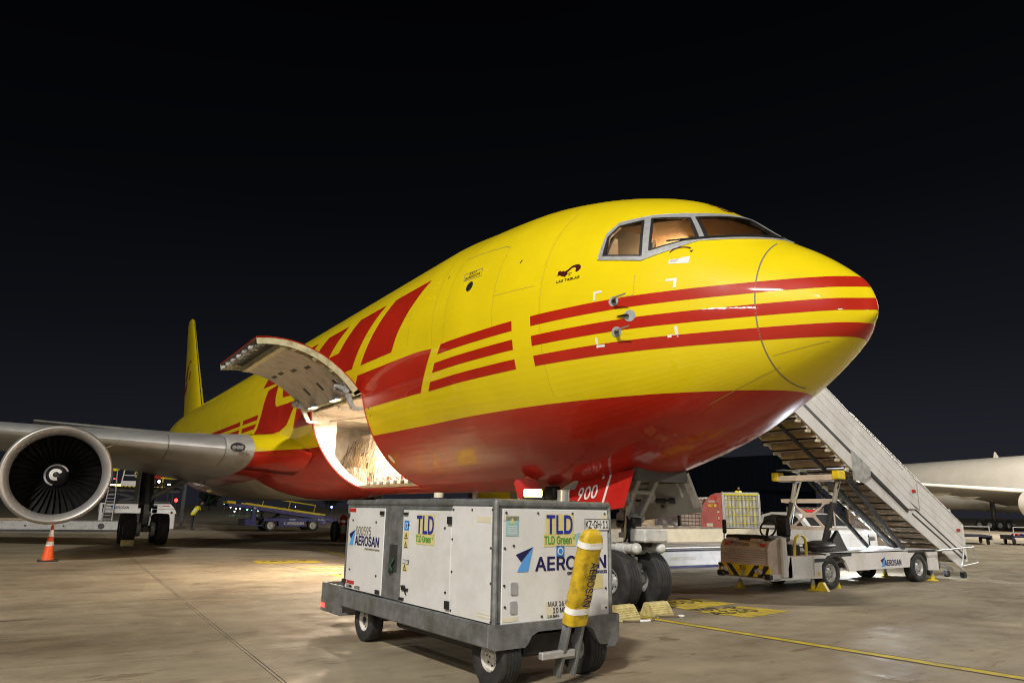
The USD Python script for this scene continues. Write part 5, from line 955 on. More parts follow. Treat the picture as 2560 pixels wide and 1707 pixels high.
# lift: cross beam, cylinders and braced plate
lf = holder(st, 'lift_mast')
part(lf, 'cross_beam', bx((2.5, -.05, 2.28), (2.7, 1.5, 2.42), .02), 'body_tan')
for y in (-.12, 1.46): part(lf, 'beam_clamp', bx((2.46, y, 2.30), (2.72, y+.18, 2.50), .02), 'safety_yellow')
for y0_, y1_ in ((.52, -.02), (1.50, 1.07)):
    cy = holder(lf, 'lift_cylinder'); a0, a1 = np.array([2.6, y0_, .72]), np.array([2.6, y1_, 2.32]); m_ = a0+(a1-a0)*.68
    part(cy, 'barrel', tube(a0, m_, .075, 16), 'steel_dark', True); part(cy, 'rod', tube(m_, a1, .05, 16), 'chrome', True); part(cy, 'eye', tube(a1-[.09, 0, 0], a1+[.09, 0, 0], .07, 12), 'steel_dark', 40)
px = Polygon([(.13, 1.88), (1.38, 1.88), (1.38, 1.80), (1.20, 1.78), (.86, 1.54), (1.18, 1.28), (1.49, 1.27), (1.49, 1.20), (.41, 1.22), (.41, 1.28), (.48, 1.30), (.72, 1.53), (.44, 1.78), (.13, 1.80)])
px = sbox(.15, 1.2, 1.48, 1.88)
cut_ = [Polygon([(.42, 1.78), (1.10, 1.78), (1.06, 1.72), (.84, 1.58), (.70, 1.58), (.46, 1.72)]).buffer(.01), Polygon([(.50, 1.28), (1.12, 1.28), (.92, 1.46), (.68, 1.46)]).buffer(.01), Polygon([(.16, 1.80), (.16, 1.25), (.40, 1.25), (.62, 1.50), (.60, 1.56), (.36, 1.76)]), Polygon([(1.50, 1.80), (1.50, 1.30), (1.20, 1.30), (.94, 1.48), (.94, 1.56), (1.2, 1.78)])]
part(lf, 'brace_plate', frame(prism(px.difference(unary_union(cut_[:2])).difference(cut_[2]).difference(cut_[3]).buffer(0).union(sbox(.13, 1.80, 1.40, 1.885)).union(sbox(.40, 1.19, 1.50, 1.265)), .04), (2.56, 0, 0), (0, 1, 0), (0, 0, 1)), 'body_tan')
part(lf, 'guide_rod', tube((2.5, 1.3, 1.24), (2.5, .86, 2.3), .022, 8), 'primer'); part(lf, 'hose', pipe([(2.55, -.03, 2.36), (2.5, -.1, 2.26), (2.52, -.02, 2.1)], .018, 6), 'hose', True)
part(lf, 'stay', [bar((3.3, .2, 2.35), (5.6, .3, .75), .06, .1), bar((3.3, 1.2, 2.35), (5.6, 1.2, .75), .06, .1)], 'steel_dark')
# feet and guard rail at the bottom
bt = holder(st, 'bottom_guard'); part(bt, 'rail', [tube((6.25, -.15, .72), (8.15, -.15, .78), .022, 8), tube((7.45, -.15, .32), (8.3, -.15, .39), .022, 8), tube((7.62, -.15, .75), (7.45, -.15, .32), .02, 8), tube((8.1, -.15, .78), (8.28, -.15, .39), .02, 8), tube((8.15, -.15, .78), (8.15, .05, .8), .02, 8)], 'galv_light', True)
for y in (.1, .5, .95, 1.35): 
    c_ = holder(st, 'castor'); e_ = q2(5.75, 0, 0); part(c_, 'roller', tube((e_[0]-.02, y-.05, .08), (e_[0]-.02, y+.05, .08), .08, 14), 'rubber', 40); part(c_, 'fork', bar((e_[0]-.12, y, .30), (e_[0], y, .1), .05, .06), 'galv_light')
part(st, 'tail_beam', [bar((6.3, 0.3, .55), (7.9, .3, .2), .08, .1), bar((6.3, 1.1, .55), (7.9, 1.1, .2), .08, .1)], 'galv_light')
L_s = UsdLux.SphereLight.Define(stage, pth(st)+'/work_light'); L_s.CreateRadiusAttr(.05); L_s.CreateIntensityAttr(3500.); L_s.CreateColorAttr(Gf.Vec3f(.82, .90, 1.)); L_s.AddTranslateOp().Set(Gf.Vec3d(6.25, 1.72, 1.10))
for (x, y, r_) in ((4.42, -5.30, .3), (4.70, -6.42, -.5)):
    c_ = thing('wheel_chock', 'yellow triangular chock on the cab side of the stair truck front wheel' if y > -6 else 'yellow triangular chock on the stair side of the stair truck front wheel', 'chock', (x+.3, y-.25 if y > -6 else y, 0), r_)
    part(c_, 'wedge', frame(prism(Polygon([(-.13, 0), (.13, 0), (.04, .17), (-.04, .17)]), .16), (0, .08, 0), (1, 0, 0), (0, 0, 1)), 'safety_yellow'); part(c_, 'mark', frame(prism([(-.02, .04), (.03, .05), (.02, .1), (-.01, .11)], .002), (0, -.0802, 0), (1, 0, 0), (0, 0, 1)), 'black_decal')

# ------------------------------------------------------------------ small apron things
cone = thing('traffic_cone', 'orange traffic cone with two white bands in front of the engine', 'traffic cone', (18.66, 7.80, 0))
rc = lambda z: .145-(z-.04)*.118/.90
cr = lambda a, b, o=0.: lathe([(a, rc(a)+o), (b, rc(b)+o)], 32, 'z')
part(cone, 'body', lathe([(.04, .15), (.05, .145)]+[(z, rc(z)) for z in (.2, .4, .6, .8, .93)]+[(.94, .02), (.94, .001)], 32, 'z'), 'cone_orange', 40)
part(cone, 'band', cr(.40, .51, .002), 'reflective', True); part(cone, 'band', cr(.64, .81, .002), 'reflective', True)
part(cone, 'base', [bx((-.23, -.23, 0), (.23, .23, .04), .015)], 'rubber')
def chock(x, y, rz, label, grp=None):
    c = thing('wheel_chock', label, 'chock', (x, y, 0), rz, grp)
    pr = Polygon([(-.16, 0), (.16, 0), (.15, .04), (.06, .17), (.03, .20), (-.05, .20), (-.07, .18)])
    part(c, 'block', frame(prism(pr, .42), (0, .21, 0), (1, 0, 0), (0, 0, 1)), 'chock_yellow')
    for k in range(5): 
        t = .1+.18*k; a_ = np.array([.155, 0, .03])*(1-t)+np.array([.05, 0, .18])*t
        part(c, 'ridge', [bar(a_-[0, .21, 0]+[.003, 0, 0], a_+[0, .21, 0]+[.003, 0, 0], .012, .022)], 'chock_yellow')
    return c
chock(3.79, .83, PI+.10, 'yellow ribbed chock against the nearer nose wheel'); chock(3.83, .10, PI+.04, 'yellow ribbed chock against the farther nose wheel')
rp = thing('chock_rope', 'worn rope with a white end lying between the two nose wheel chocks', 'rope', (3.6, .3, 0))
part(rp, 'rope', pipe([(-.02, .72, .02), (-.08, .6, .015), (-.16, .42, .013), (-.12, .2, .013), (.0, .1, .013), (.08, -.05, .02), (.02, -.3, .013), (-.08, -.42, .013), (-.02, -.5, .02)], .014, 6), 'net_tan', True); part(rp, 'sleeve', [pipe([(-.14, .50, .016), (-.165, .42, .016), (-.15, .32, .016)], .02, 8), bx((-.1, -.46, .0), (-.02, -.38, .035), .01)], 'reflective', True)
c_ = chock(26.05, 5.25, PI, 'dull yellow chock in front of the outer main wheel')
ex = thing('wheeled_extinguisher', 'red wheeled fire extinguisher with a black tyre behind the left end of the power unit', 'extinguisher', (27.2, -3.5, 0))
part(ex, 'cylinder', [lathe([(0.05, .001), (.05, .14), (.12, .17), (1.0, .17), (1.12, .11), (1.18, .04), (1.2, .001)], 24, 'z')], 'signal_red', 40); part(ex, 'label', lathe([(.36, .173), (.72, .173)], 24, 'z'), 'white_decal', True); part(ex, 'band', lathe([(.86, .174), (.94, .174)], 24, 'z'), 'white_decal', True)
part(ex, 'valve', [tube((0, 0, 1.18), (0, 0, 1.27), .05, 10), tube((-.05, 0, 1.24), (.12, 0, 1.24), .025, 8)], 'gear_grey', 40); part(ex, 'handle', pipe([(.1, -.2, .4), (.22, -.2, 1.0), (.22, .2, 1.0), (.1, .2, .4)], .02, 8), 'signal_red', True)
wheel(ex, (.05, .34, .45), .45, .16, .30, 'y', 'gear_dark', 1, False); wheel(ex, (.05, -.34, .45), .45, .16, .30, 'y', 'gear_dark', -1, False)

# ground paint
def paint(name, poly, mt, z=.004, parent=None):
    if not hasattr(poly, 'area'): poly = Polygon(poly)
    g = [q for q in getattr(poly, 'geoms', [poly]) if q.area > 1e-6]; v, f = [], []
    for q in g: a_, b_ = trimesh.creation.triangulate_polygon(q, engine='earcut'); f.append(np.asarray(b_)+sum(map(len, v))); v.append(np.c_[a_, np.full(len(a_), z)])
    F_ = np.vstack(f); V_ = np.vstack(v); c = np.cross(V_[F_[:, 1]]-V_[F_[:, 0]], V_[F_[:, 2]]-V_[F_[:, 0]])[:, 2] < 0; F_[c] = F_[c][:, ::-1]
    return part(parent or ground, name, (V_, F_), mt)
paint('yellow_line', [(3.9, .50), (-3.2, -.30), (-3.2, -.47), (3.9, .36)], 'line_yellow')
paint('yellow_line_edge', [(3.9, .52), (-3.2, -.27), (-3.2, -.30), (3.9, .50)], 'line_black'); paint('yellow_line_edge', [(3.9, .36), (-3.2, -.47), (-3.2, -.50), (3.9, .335)], 'line_black')
def ground_text(s, x, y, h, w, rot):
    m = fit(text(s, h, False, .001), w); part(ground, 'stand_number', frame(m, (x, y, .0085), (math.cos(rot), math.sin(rot), 0), (-math.sin(rot), math.cos(rot), 0)), 'line_black')
paint('yellow_box', [(5.25, -1.0), (4.95, -2.1), (4.2, -2.22), (4.03, -.80)], 'line_yellow'); paint('yellow_box', [(3.95, -2.0), (3.15, -2.25), (3.0, -1.0), (3.85, -.75)], 'line_yellow')
for s, x, y in (('777-8', 5.0, -.95), ('A359', 4.62, -.9), ('767-R', 3.78, -.80), ('A330', 3.42, -.80)): ground_text(s, x, y, .26, .98, -PI/2-.05)
fd = [(14.9, 3.2), (13.7, 2.2), (13.0, 2.5), (14.1, 3.4)]
paint('yellow_box', [(17.0, 2.9), (16.6, 1.2), (15.6, 1.3), (15.9, 3.0)], 'line_yellow'); paint('yellow_box', [(12.2, 2.3), (12.0, .9), (11.1, 1.0), (11.3, 2.35)], 'line_yellow')
for x in (14.3, 13.3): paint('yellow_dash', [(x, 2.5), (x-.12, .4), (x-.27, .42), (x-.15, 2.52)], 'line_yellow')
ground_text('747-8', 11.95, 2.2, .3, 1.2, -PI/2-.06); ground_text('A340', 11.5, 2.2, .3, 1.1, -PI/2-.06); ground_text('787-9', 16.4, 2.8, .3, 1.3, -PI/2-.06)
paint('service_line', [(60, -9.0), (26, -4.2), (26, -4.35), (60, -9.25)], 'line_yellow'); paint('service_line', [(22, -.6), (16.5, .0), (16.5, -.16), (22, -.76)], 'line_yellow')

# ------------------------------------------------------------------ people
def sphm(p, r): return manifold3d.Manifold.sphere(r, 12).translate([float(a) for a in p])
def bone(a, b, ra, rb): return man(*(lambda h: (h.vertices, h.faces))(trimesh.convex.convex_hull(np.vstack([trimesh.creation.icosphere(1, ra).vertices+a, trimesh.creation.icosphere(1, rb).vertices+b]))))
def limbs(segs, it=4, ed=.03):
    m = None
    for a, b, ra, rb in segs: q = bone(np.array(a, float), np.array(b, float), ra, rb); m = q if m is None else m+q
    m = m.refine_to_length(ed).to_mesh(); t = trimesh.Trimesh(np.array(m.vert_properties[:, :3]), np.array(m.tri_verts), process=True); trimesh.smoothing.filter_taubin(t, iterations=it); return t
def person(label, loc, rz, vest, lean=.0, arms='down', helmet=None, seated=False):
    p = thing('person', label, 'person', loc, rz)
    S = lambda x, y, z: (x+lean*max(z-.95, 0), y, z)
    hipz = .92
    hands = {'down': [((.06, s*.27, .86), (.02, s*.24, 1.13)) for s in (1, -1)], 'forward': [((.42, s*.16, 1.12), (.22, s*.23, 1.16)) for s in (1, -1)], 'up': [((.38, s*.2, 1.52), (.24, s*.27, 1.28)) for s in (1, -1)]}[arms]
    body = [((0, .09, .92), (.01, .1, .50), .085, .062), ((.01, .1, .50), (-.01, .1, .09), .06, .042), ((-.01, .1, .07), (.13, .11, .05), .05, .042),
            ((0, -.09, .92), (.03, -.1, .50), .085, .062), ((.03, -.1, .50), (.02, -.1, .09), .06, .042), ((.02, -.1, .07), (.16, -.11, .05), .05, .042),
            (S(0, -.07, .95), S(0, .07, .95), .11, .11), (S(0, 0, .98), S(0, 0, 1.30), .125, .14), (S(0, -.13, 1.38), S(0, .13, 1.38), .075, .075), (S(0, 0, 1.4), S(.02, 0, 1.53), .06, .055)]
    for k, s in enumerate((1, -1)):
        h, e = hands[k]; sh = S(0, s*.18, 1.39); e = S(*e); h = S(*h); body += [(sh, e, .06, .046), (e, h, .045, .034), (h, tuple(np.array(h)+(np.array(h)-np.array(e))*.28), .036, .03)]
        for q in range(5): body.append((tuple(np.array(h)+(np.array(h)-np.array(e))*.25+[0, .012*(q-2), 0]), tuple(np.array(h)+(np.array(h)-np.array(e))*(.42 if q else .34)+[.012, .014*(q-2), 0]), .010, .008))
    part(p, 'body', limbs(body), 'trousers', True)
    hd = S(.03, 0, 1.63)
    head = trimesh.creation.icosphere(3, 1.).apply_transform(np.diag([.095, .078, .118, 1])); v = head.vertices
    v[:, 0] += .012*np.exp(-((v[:, 1]/.03)**2+((v[:, 2]+.01)/.025)**2))*(v[:, 0] > 0)*1.6; v[:, 0] -= .012*np.exp(-(((np.abs(v[:, 1])-.032)/.02)**2+((v[:, 2]-.012)/.016)**2))*(v[:, 0] > 0)
    head.apply_translation(hd); part(p, 'head', trimesh.util.concatenate([head]+[trimesh.creation.icosphere(1, 1.).apply_transform(np.diag([.02, .012, .03, 1])).apply_translation(np.array(hd)+[0, s*.08, 0]) for s in (1, -1)]), 'skin', True)
    part(p, 'eyes', [trimesh.creation.icosphere(1, .009).apply_translation(np.array(hd)+[.083, s*.032, .012]) for s in (1, -1)], 'black_plastic'); part(p, 'mouth', bx(np.array(hd)+[.082, -.022, -.055], np.array(hd)+[.09, .022, -.048]), 'maroon')
    cap = trimesh.creation.icosphere(2, 1.); cap = cap.slice_plane((0, 0, .1), (-.35, 0, 1)); cap.apply_transform(np.diag([.105, .088, .125, 1])); cap.apply_translation(hd)
    part(p, 'helmet' if helmet else 'hair', cap, helmet or 'hair', True)
    vs = [(S(0, -.07, .96), S(0, .07, .96), .125, .125), (S(0, 0, .98), S(0, 0, 1.30), .14, .155), (S(0, -.14, 1.38), S(0, .14, 1.38), .086, .086)]
    for k, s in enumerate((1, -1)): sh = S(0, s*.18, 1.39); e = S(*hands[k][1]); vs.append((sh, tuple(np.array(sh)+(np.array(e)-np.array(sh))*.8), .07, .058))
    part(p, 'jacket', limbs(vs), vest, True)
    part(p, 'reflective_band', [lathe([(z, .158), (z+.05, .158)], 20, 'z', S(0, 0, 0) if not lean else (lean*(z-.95), 0, 0)) for z in (1.08, 1.20)], 'reflective', True)
    return p
person('person in a bright green safety jacket standing behind the foot of the stairs', (6.75, -13.35, 0), 2.2, 'hivis', .12, 'forward')

# ------------------------------------------------------------------ low cargo loader lying behind the nose gear
lo = thing('cargo_loader', 'long low white cargo loader with roller deck and dark blue skirt behind the nose gear', 'loader', (10.15, -4.3, 0), -PI/2-.03)
part(lo, 'side_beam', [bx((.2, 0, .07), (11., .1, .47), .012)], 'body_white'); part(lo, 'skirt', bx((.2, .02, .0), (11, .09, .07)), 'navy')
part(lo, 'side_rail', [tube((1.7, -.03, .50), (11, -.03, .52), .035, 10), bx((.9, -.05, .44), (1.8, .04, .54), .02)], 'steel_dark', 40); part(lo, 'buffer', [bx((-.1, -.03, .40), (.9, .06, .52), .02), bx((.5, -.04, .30), (.75, .0, .50), .02)], 'body_white')
part(lo, 'deck', [bx((.2, .1, .40), (11, 3.0, .50))], 'rust_deck')
for k in range(9): part(lo, 'roller', tube((.3, .35+.3*k, .53), (10.9, .35+.3*k, .53), .035, 8), ['galv_light', 'rust_deck', 'chrome'][k % 3], True)
part(lo, 'far_guide', bx((.2, 3.0, .4), (11, 3.1, .98), .01), 'deck_cream'); part(lo, 'bridge_panel', bx((1.5, 3.1, .7), (11, 3.5, .95), .01), 'deck_cream')
for k, lab in enumerate((0, 1)): part(lo, 'lettering', frame(fit(text(['CAPACITY 7000 KG', 'CARGO LOADER'][k], .10), 1.0), (2.4+2.6*k, -.002, .22), (1, 0, 0), (0, 0, 1)), 'tape_cream')

# ------------------------------------------------------------------ unit loads on dollies
def dolly(loc, rz, label):
    d_ = thing('cargo_dolly', label, 'dolly', loc, rz)
    part(d_, 'frame', [bx((-1.65, -1.25, .42), (1.65, -1.13, .58), .01), bx((-1.65, 1.13, .42), (1.65, 1.25, .58), .01)]+[bx((-1.65+.82*k-.05, -1.2, .42), (-1.65+.82*k+.05, 1.2, .55)) for k in range(5)], 'body_tan')
    for k in range(7): part(d_, 'roller', tube((-1.5+.5*k, -1.1, .57), (-1.5+.5*k, 1.1, .57), .04, 8), 'galv_light', True)
    for x in (-1.1, 1.1):
        for y in (-.9, .9): wheel(d_, (x, y, .2), .2, .13, .1, 'y', 'galv_light', 1 if y > 0 else -1, False, 20)
    part(d_, 'drawbar', [tube((1.6, 0, .4), (2.7, -.05, .30), .05, 8)], 'safety_yellow')
    for y in (-1.27, 1.25): 
        for k in range(4): part(d_, 'stop', bx((-1.3+.8*k, y, .5), (-1.1+.8*k, y+.02, .64)), 'deck_cream')
    return d_
def lump(L, W, H, seed, amp=.08, n=18):
    b = trimesh.creation.box((L, W, H)); b = b.subdivide().subdivide().subdivide().subdivide(); v = b.vertices; q = v*1.7+seed*13.1
    dn = np.stack([meshkit.fbm(q, 3, seed+k)-.5 for k in range(3)], -1); top = (v[:, 2] > -.45*H)[:, None]; v2 = v+dn*amp*2*top; r_ = np.linalg.norm(v2[:, :2]/[L/2, W/2], axis=1); b.vertices = v2; b.apply_translation((0, 0, H/2)); return b
def net(L, W, H, step, r_, off=.03):
    o_ = []
    for k in range(int(L/step)+1): x = -L/2+k*step; o_ += [tube((x, s_*(W/2+off), 0), (x+.0, s_*(W/2+off), H), r_, 5) for s_ in (1, -1)]+[tube((x, -W/2-off, H+off), (x, W/2+off, H+off), r_, 5)]
    for k in range(int(H/step)+1): z = min(.08+k*step, H+off); o_ += [tube((-L/2-off, s_*(W/2+off), z), (L/2+off, s_*(W/2+off), z), r_, 5) for s_ in (1, -1)]+[tube((s_*(L/2+off), -W/2-off, z), (s_*(L/2+off), W/2+off, z), r_, 5) for s_ in (1, -1)]
    for k in range(int(W/step)+1): y = -W/2+k*step; o_ += [tube((s_*(L/2+off), y, 0), (s_*(L/2+off), y, H), r_, 5) for s_ in (1, -1)]
    return o_
row = np.array([1.0, -.70, 0])*0
DL = np.array([.80, -.60])           # along the row, away to the right
RW = math.atan2(-.57, -.82)
def at(t, back=0.): return (31.35-.82*t+.57*back, -29.3-.57*t-.82*back)
def load(name, label, cat, t, back, L, W, H, mt, seed, netm=None, step=.28, z=.6):
    x, y = at(t, back); p = thing(name, label, cat, (x, y, z), RW); part(p, 'pallet', bx((-1.55, -1.2, 0), (1.55, 1.2, .03)), 'galv_light'); part(p, 'wrapped_cargo', T(lump(L, W, H, seed), (0, 0, .03)), mt, 50)
    if netm: part(p, 'net', [T(m_, (0, 0, .03)) for m_ in net(L, W, H, step, .016, .07)], netm)
    return p
hl = thing('netted_pallet', 'wrapped cartons under a wide net just inside the open cargo door', 'pallet load', (12.0, -.15, 2.16), 0)
part(hl, 'pallet', bx((-1.3, -1.0, -.03), (5., .95, .0), .005), 'galv_light')
g_ = np.random.default_rng(4)
for k in range(40):
    w, h_, d_ = .45+.5*g_.random(), .28+.32*g_.random(), .5; x = -1.2+6.0*((k*.618) % 1); z = [0, .33, .66, .98][k % 4]; y = .42-.18*(k % 4)*(.9)+.12*g_.random()
    m = lump(w, d_, h_, 40+k, .05); part(hl, 'carton', T(m, (x, y, z), (0, 0, .3*(g_.random()-.5))), ['cargo_wrap', 'cargo_tan', 'cargo_pink', 'cargo_wrap', 'lining', 'cargo_tan'][k % 6], 50)
part(hl, 'carton_stack', T(lump(6., 1.2, 1.3, 77, .10), (1.8, -.35, 0)), 'cargo_wrap', 50)
nt = []
def nety(z): return .80-.42*(z/1.4)**1.6
for k in range(26):
    for s_ in (-1, 1):
        pts = [(-1.5+.27*k+s_*.42*z_+.02*math.sin(9*z_+k), nety(z_)+.03*math.sin(5*z_+k*1.7), z_) for z_ in np.linspace(.02, 1.38, 12)]
        pts = [p for p in pts if -1.3 < p[0] < 5.0]
        if len(pts) > 2: nt.append(pipe(pts, .010, 5))
part(hl, 'net', nt, 'net_tan')
for t, b_, s_ in ((-1.2, 0, 'cargo dolly under the brown shrink-wrapped pallets'), (1.0, 0, 'cargo dolly under the pink netted pallet'), (3.0, -.6, 'cargo dolly under the red rounded container')): x, y = at(t, b_); dolly((x, y, 0), RW, s_)
load('wrapped_pallet', 'brown cartons in clear wrap, leftmost load beside the nose gear', 'pallet load', -1.9, 0, 1.3, 1.9, .95, 'cargo_tan', 3, z=.6); load('wrapped_pallet', 'dark plastic wrapped load between the brown cartons and the pink netted pallet', 'pallet load', -.45, .1, 1.5, 1.9, 1.25, 'cargo_dark', 5, z=.6)
load('netted_pallet', 'tall pinkish pallet load under a cargo net', 'pallet load', 1.35, 0, 1.5, 1.9, 1.85, 'cargo_pink', 8, 'net_tan', .24)
load('wrapped_pallet', 'tall white load standing behind the pink netted pallet', 'pallet load', 1.9, 2.2, 2.4, 2., 1.95, 'cargo_white', 9, z=.6)
x, y = at(2.25, .4); p = thing('netted_pallet', 'low grey load with straps between pink pallet and red container', 'pallet load', (x, y, .6), RW); part(p, 'wrapped_cargo', lump(.8, 1.7, 1.05, 14), 'cargo_wrap', 50); part(p, 'net', net(.8, 1.7, 1.05, .3, .016, .05), 'net_tan')
# rounded red container with its netted door
x, y = at(3.05, -.9); u_ = thing('air_container', 'red rounded air cargo container with yellow netted silver door', 'container', (x, y, .6), RW)
ct = Polygon([(-.98, 0), (-.95, .75), (-.88, 1.15), (-.74, 1.52), (-.52, 1.85), (-.24, 2.08), (.05, 2.2), (.45, 2.24), (.45, 0)])
part(u_, 'shell', frame(prism(ct, 3.1), (0, 1.55+.0, 0), (1, 0, 0), (0, 0, 1)), 'uld_red'); part(u_, 'base', bx((-1.0, -1.56, -.06), (.5, 1.56, 0), .01), 'galv_light')
UX, UY = (1, 0, 0), (0, 0, 1)
def U_(name, m, x_, z_, mt, off=.004): return part(u_, name, frame(m, (x_, -1.55-off, z_), UX, UY), mt)
fy = -1.55
part(u_, 'edge_post', [bx((.45, -1.58, 0), (.52, -1.5, 2.24)), bx((.45, 1.5, 0), (.52, 1.58, 2.24))], 'galv_light')
U_('label', prism(sbox(0, 0, .62, .10), .002), -.45, 1.62, 'tape_cream'); U_('lettering', fit(text('AAX 60032 DHL', .06), .56), -.42, 1.64, 'line_black', .008)
U_('label', prism(sbox(0, 0, .52, .16), .002), -.45, 1.32, 'safety_yellow'); U_('lettering', fit(text('DHL', .11, True, .003, .2), .38), -.42, 1.345, 'signal_red', .008); U_('label', prism(sbox(0, 0, .1, .14), .002), -.17, 1.33, 'white_decal')
for q in ((.12, .45, .14, .3, 'signal_red'), (.15, .50, .08, .2, 'tape_cream'), (-.6, .06, .4, .2, 'tape_cream'), (.1, .95, .14, .1, 'tape_cream')): U_('label', prism(sbox(0, 0, q[2], q[3]), .002), q[0], q[1], q[4], .004 if q[4] != 'tape_cream' else .007)
U_('painted_flash', prism([(-.42, 1.9), (-.2, 2.05), (.1, 2.15), (.15, 1.75), (.25, 1.4), (.0, 1.6), (-.1, 2.0), (-.2, 1.75), (-.3, 1.9)], .002), 0, 0, 'signal_red')
dr_ = holder(u_, 'net_door'); x0, x1 = .55, 2.72
part(dr_, 'curtain', [frame(prism(Polygon([(k*.217, 0), (k*.217+.1, .03), ((k+1)*.217, 0), ((k+1)*.217, -.02), (k*.217, -.02)]), 2.05), (x0, -1.35, .1), (1, 0, 0), (0, -1, 0)).apply_translation((0, 0, 2.05)) for k in range(10)], 'uld_silver')
part(dr_, 'side_frame', [bx((x0-.04, -1.45, 0), (x0+.04, -1.3, 2.24), .01), bx((x1-.04, -1.45, 0), (x1+.04, -1.3, 2.24), .01), bx((x0, -1.43, 2.16), (x1, -1.3, 2.26), .01), bx((x0, -1.43, 0), (x1, -1.3, .08), .01)], 'galv_light'); part(dr_, 'header_strap', bx((x0+.05, -1.47, 2.06), (x1-.05, -1.42, 2.17), .01), 'net_yellow')
part(dr_, 'strap_net', [tube((x0+.3+k*.31, -1.45, .15), (x0+.3+k*.31, -1.45, 1.95), .017, 5) for k in range(6)]+[tube((x0+.05, -1.45, .3+.5*k), (x1-.05, -1.45, .3+.5*k), .017, 5) for k in range(4)]+[tube((x0+.3, -1.44, 1.5), (x0+.9, -1.44, .4), .017, 5), tube((x1-.3, -1.44, 1.5), (x1-.95, -1.44, .4), .017, 5), tube((x0+.3, -1.45, 1.93), (x1-.3, -1.45, 1.93), .017, 5)], 'net_yellow')
part(dr_, 'box_body', bx((.52, -1.30, 0), (2.7, 1.5, 2.2)), 'uld_silver')
x, y = at(4.35, -.55); dolly((x, y, 0), RW, 'cargo dolly under the yellow netted door of the red container')
# dark netted loads in the distance on the right
for k, (t, bk, w_, lab) in enumerate(((8.6, 6., 2.4, 'dark netted pallet load in the shade right of the red container'), (12.6, 8., 2.0, 'dark netted pallet load seen through the lift of the stair truck'))):
    x, y = at(t, bk); p = thing('netted_pallet', lab, 'pallet load', (x, y, .5), RW); part(p, 'wrapped_cargo', lump(w_, 2.2, 1.5, 21+k), 'cargo_dark', 50); part(p, 'net', net(w_, 2.2, 1.5, .35, .02, .05), 'net_tan'); part(p, 'pallet', bx((-1.5, -1.2, -.05), (1.5, 1.2, 0)), 'galv_light'); part(p, 'stand', bx((-1.4, -1.0, -.5), (1.4, 1.0, -.1)), 'steel_dark')
px_, py_ = at(3.5, 3.2)
plat = thing('loading_platform', 'dark raised platform behind the red container', 'platform', (px_, py_, 0), RW); part(plat, 'deck', bx((-2.2, -1.2, 1.55), (2.2, 1.2, 1.66), .01), 'steel_dark'); 
for x in (-2.0, 2.0):
    for y in (-1., 1.): part(plat, 'leg', bx((x-.06, y-.06, 0), (x+.06, y+.06, 1.55)), 'steel_dark')
a_, b_ = at(3.0, 3.0), at(4.15, 2.9)
person('crouching person in a yellow jacket above the red container, left one of two', (a_[0], a_[1], 1.36), 2.4, 'hivis_yellow', .5, 'forward'); person('person in a yellow jacket above the netted door, right one of two', (b_[0], b_[1], 1.66), 2.5, 'hivis_yellow', .35, 'forward')

# ------------------------------------------------------------------ purple belt loader under the belly
be = thing('belt_loader', 'purple belt loader with a yellow edged conveyor under the freighter belly', 'belt loader', (40.3, -2.2, 0), -PI/2)
part(be, 'body', [frame(prism(Polygon([(0.05, .38), (.05, .72), (.62, .72), (.66, .40), (1.10, .40), (1.16, .80), (5.05, .80), (5.05, .33), (4.7, .36), (4.62, .62), (3.75, .62), (3.66, .3), (2.1, .28), (2.02, .62), (1.15, .62), (1.06, .32)]).buffer(0), .06), (0, y, 0), (1, 0, 0), (0, 0, 1)) for y in (.06, 1.7)]+[bx((.05, .06, .36), (.3, 1.7, .72)), bx((1.2, .06, .66), (5.05, 1.7, .78))], 'purple_paint')
part(be, 'cab_column', [frame(prism(Polygon([(.38, .36), (.72, .36), (.68, 1.05), (.58, 1.25), (.46, 1.2)]), .3), (0, .4, 0), (1, 0, 0), (0, 0, 1)), bx((.45, .12, 1.2), (.66, .3, 1.40), .04)], 'purple_paint'); part(be, 'lamp_hood', bx((.5, .10, 1.30), (.68, .28, 1.42), .04), 'body_white')
part(be, 'seat', [bx((.8, .4, .72), (1.2, .8, .84), .04), bx((1.1, .4, .84), (1.2, .8, 1.3), .04)], 'black_plastic')
c0, c1 = np.array([-.95, 0, 1.60]), np.array([5.05, 0, .80]); cv_ = holder(be, 'conveyor')
part(cv_, 'side_girder', [bar(c0+[0, y, 0], c1+[0, y, 0], .05, .22) for y in (.32, 1.38)], 'purple_paint'); part(cv_, 'belt', bar(c0+[0, .85, .09], c1+[0, .85, .09], 1.0, .03), 'hose')
part(cv_, 'yellow_edge', [bar(c0+[1.0, y, .05], c1+[0, y, .20], .06, .09) for y in (.28, 1.42)], 'safety_yellow'); part(cv_, 'end_bumper', [bar(c0+[-.1, .85, .12], c0+[.42, .85, .06], 1.3, .16)], 'safety_yellow')
dv = (c1-c0)/np.linalg.norm(c1-c0)
hr = holder(be, 'hand_rail'); part(hr, 'rail', [tube((1.2, 1.42, 2.05), (4.75, 1.42, 1.58), .04, 8)]+[tube((x, 1.42, float(np.interp(x, [0, 5], [1.55, .95]))), (x+.12, 1.42, float(np.interp(x+.12, [1.2, 4.75], [2.05, 1.58]))), .025, 6) for x in (1.3, 2.95, 4.6)], 'safety_yellow', 40)
part(be, 'lift_arm', [tube((1.8, .85, .7), (2.4, .85, 1.15), .08, 10), bar((2.2, .5, .9), (4.4, .5, .75), .06, .1)], 'purple_dark', 40)
for x in (1.6, 4.22):
    for y, s_ in ((.12, -1), (1.68, 1)): wheel(be, (x, y, .36), .36, .24, .22, 'y', 'rim_white', s_, False, 32)
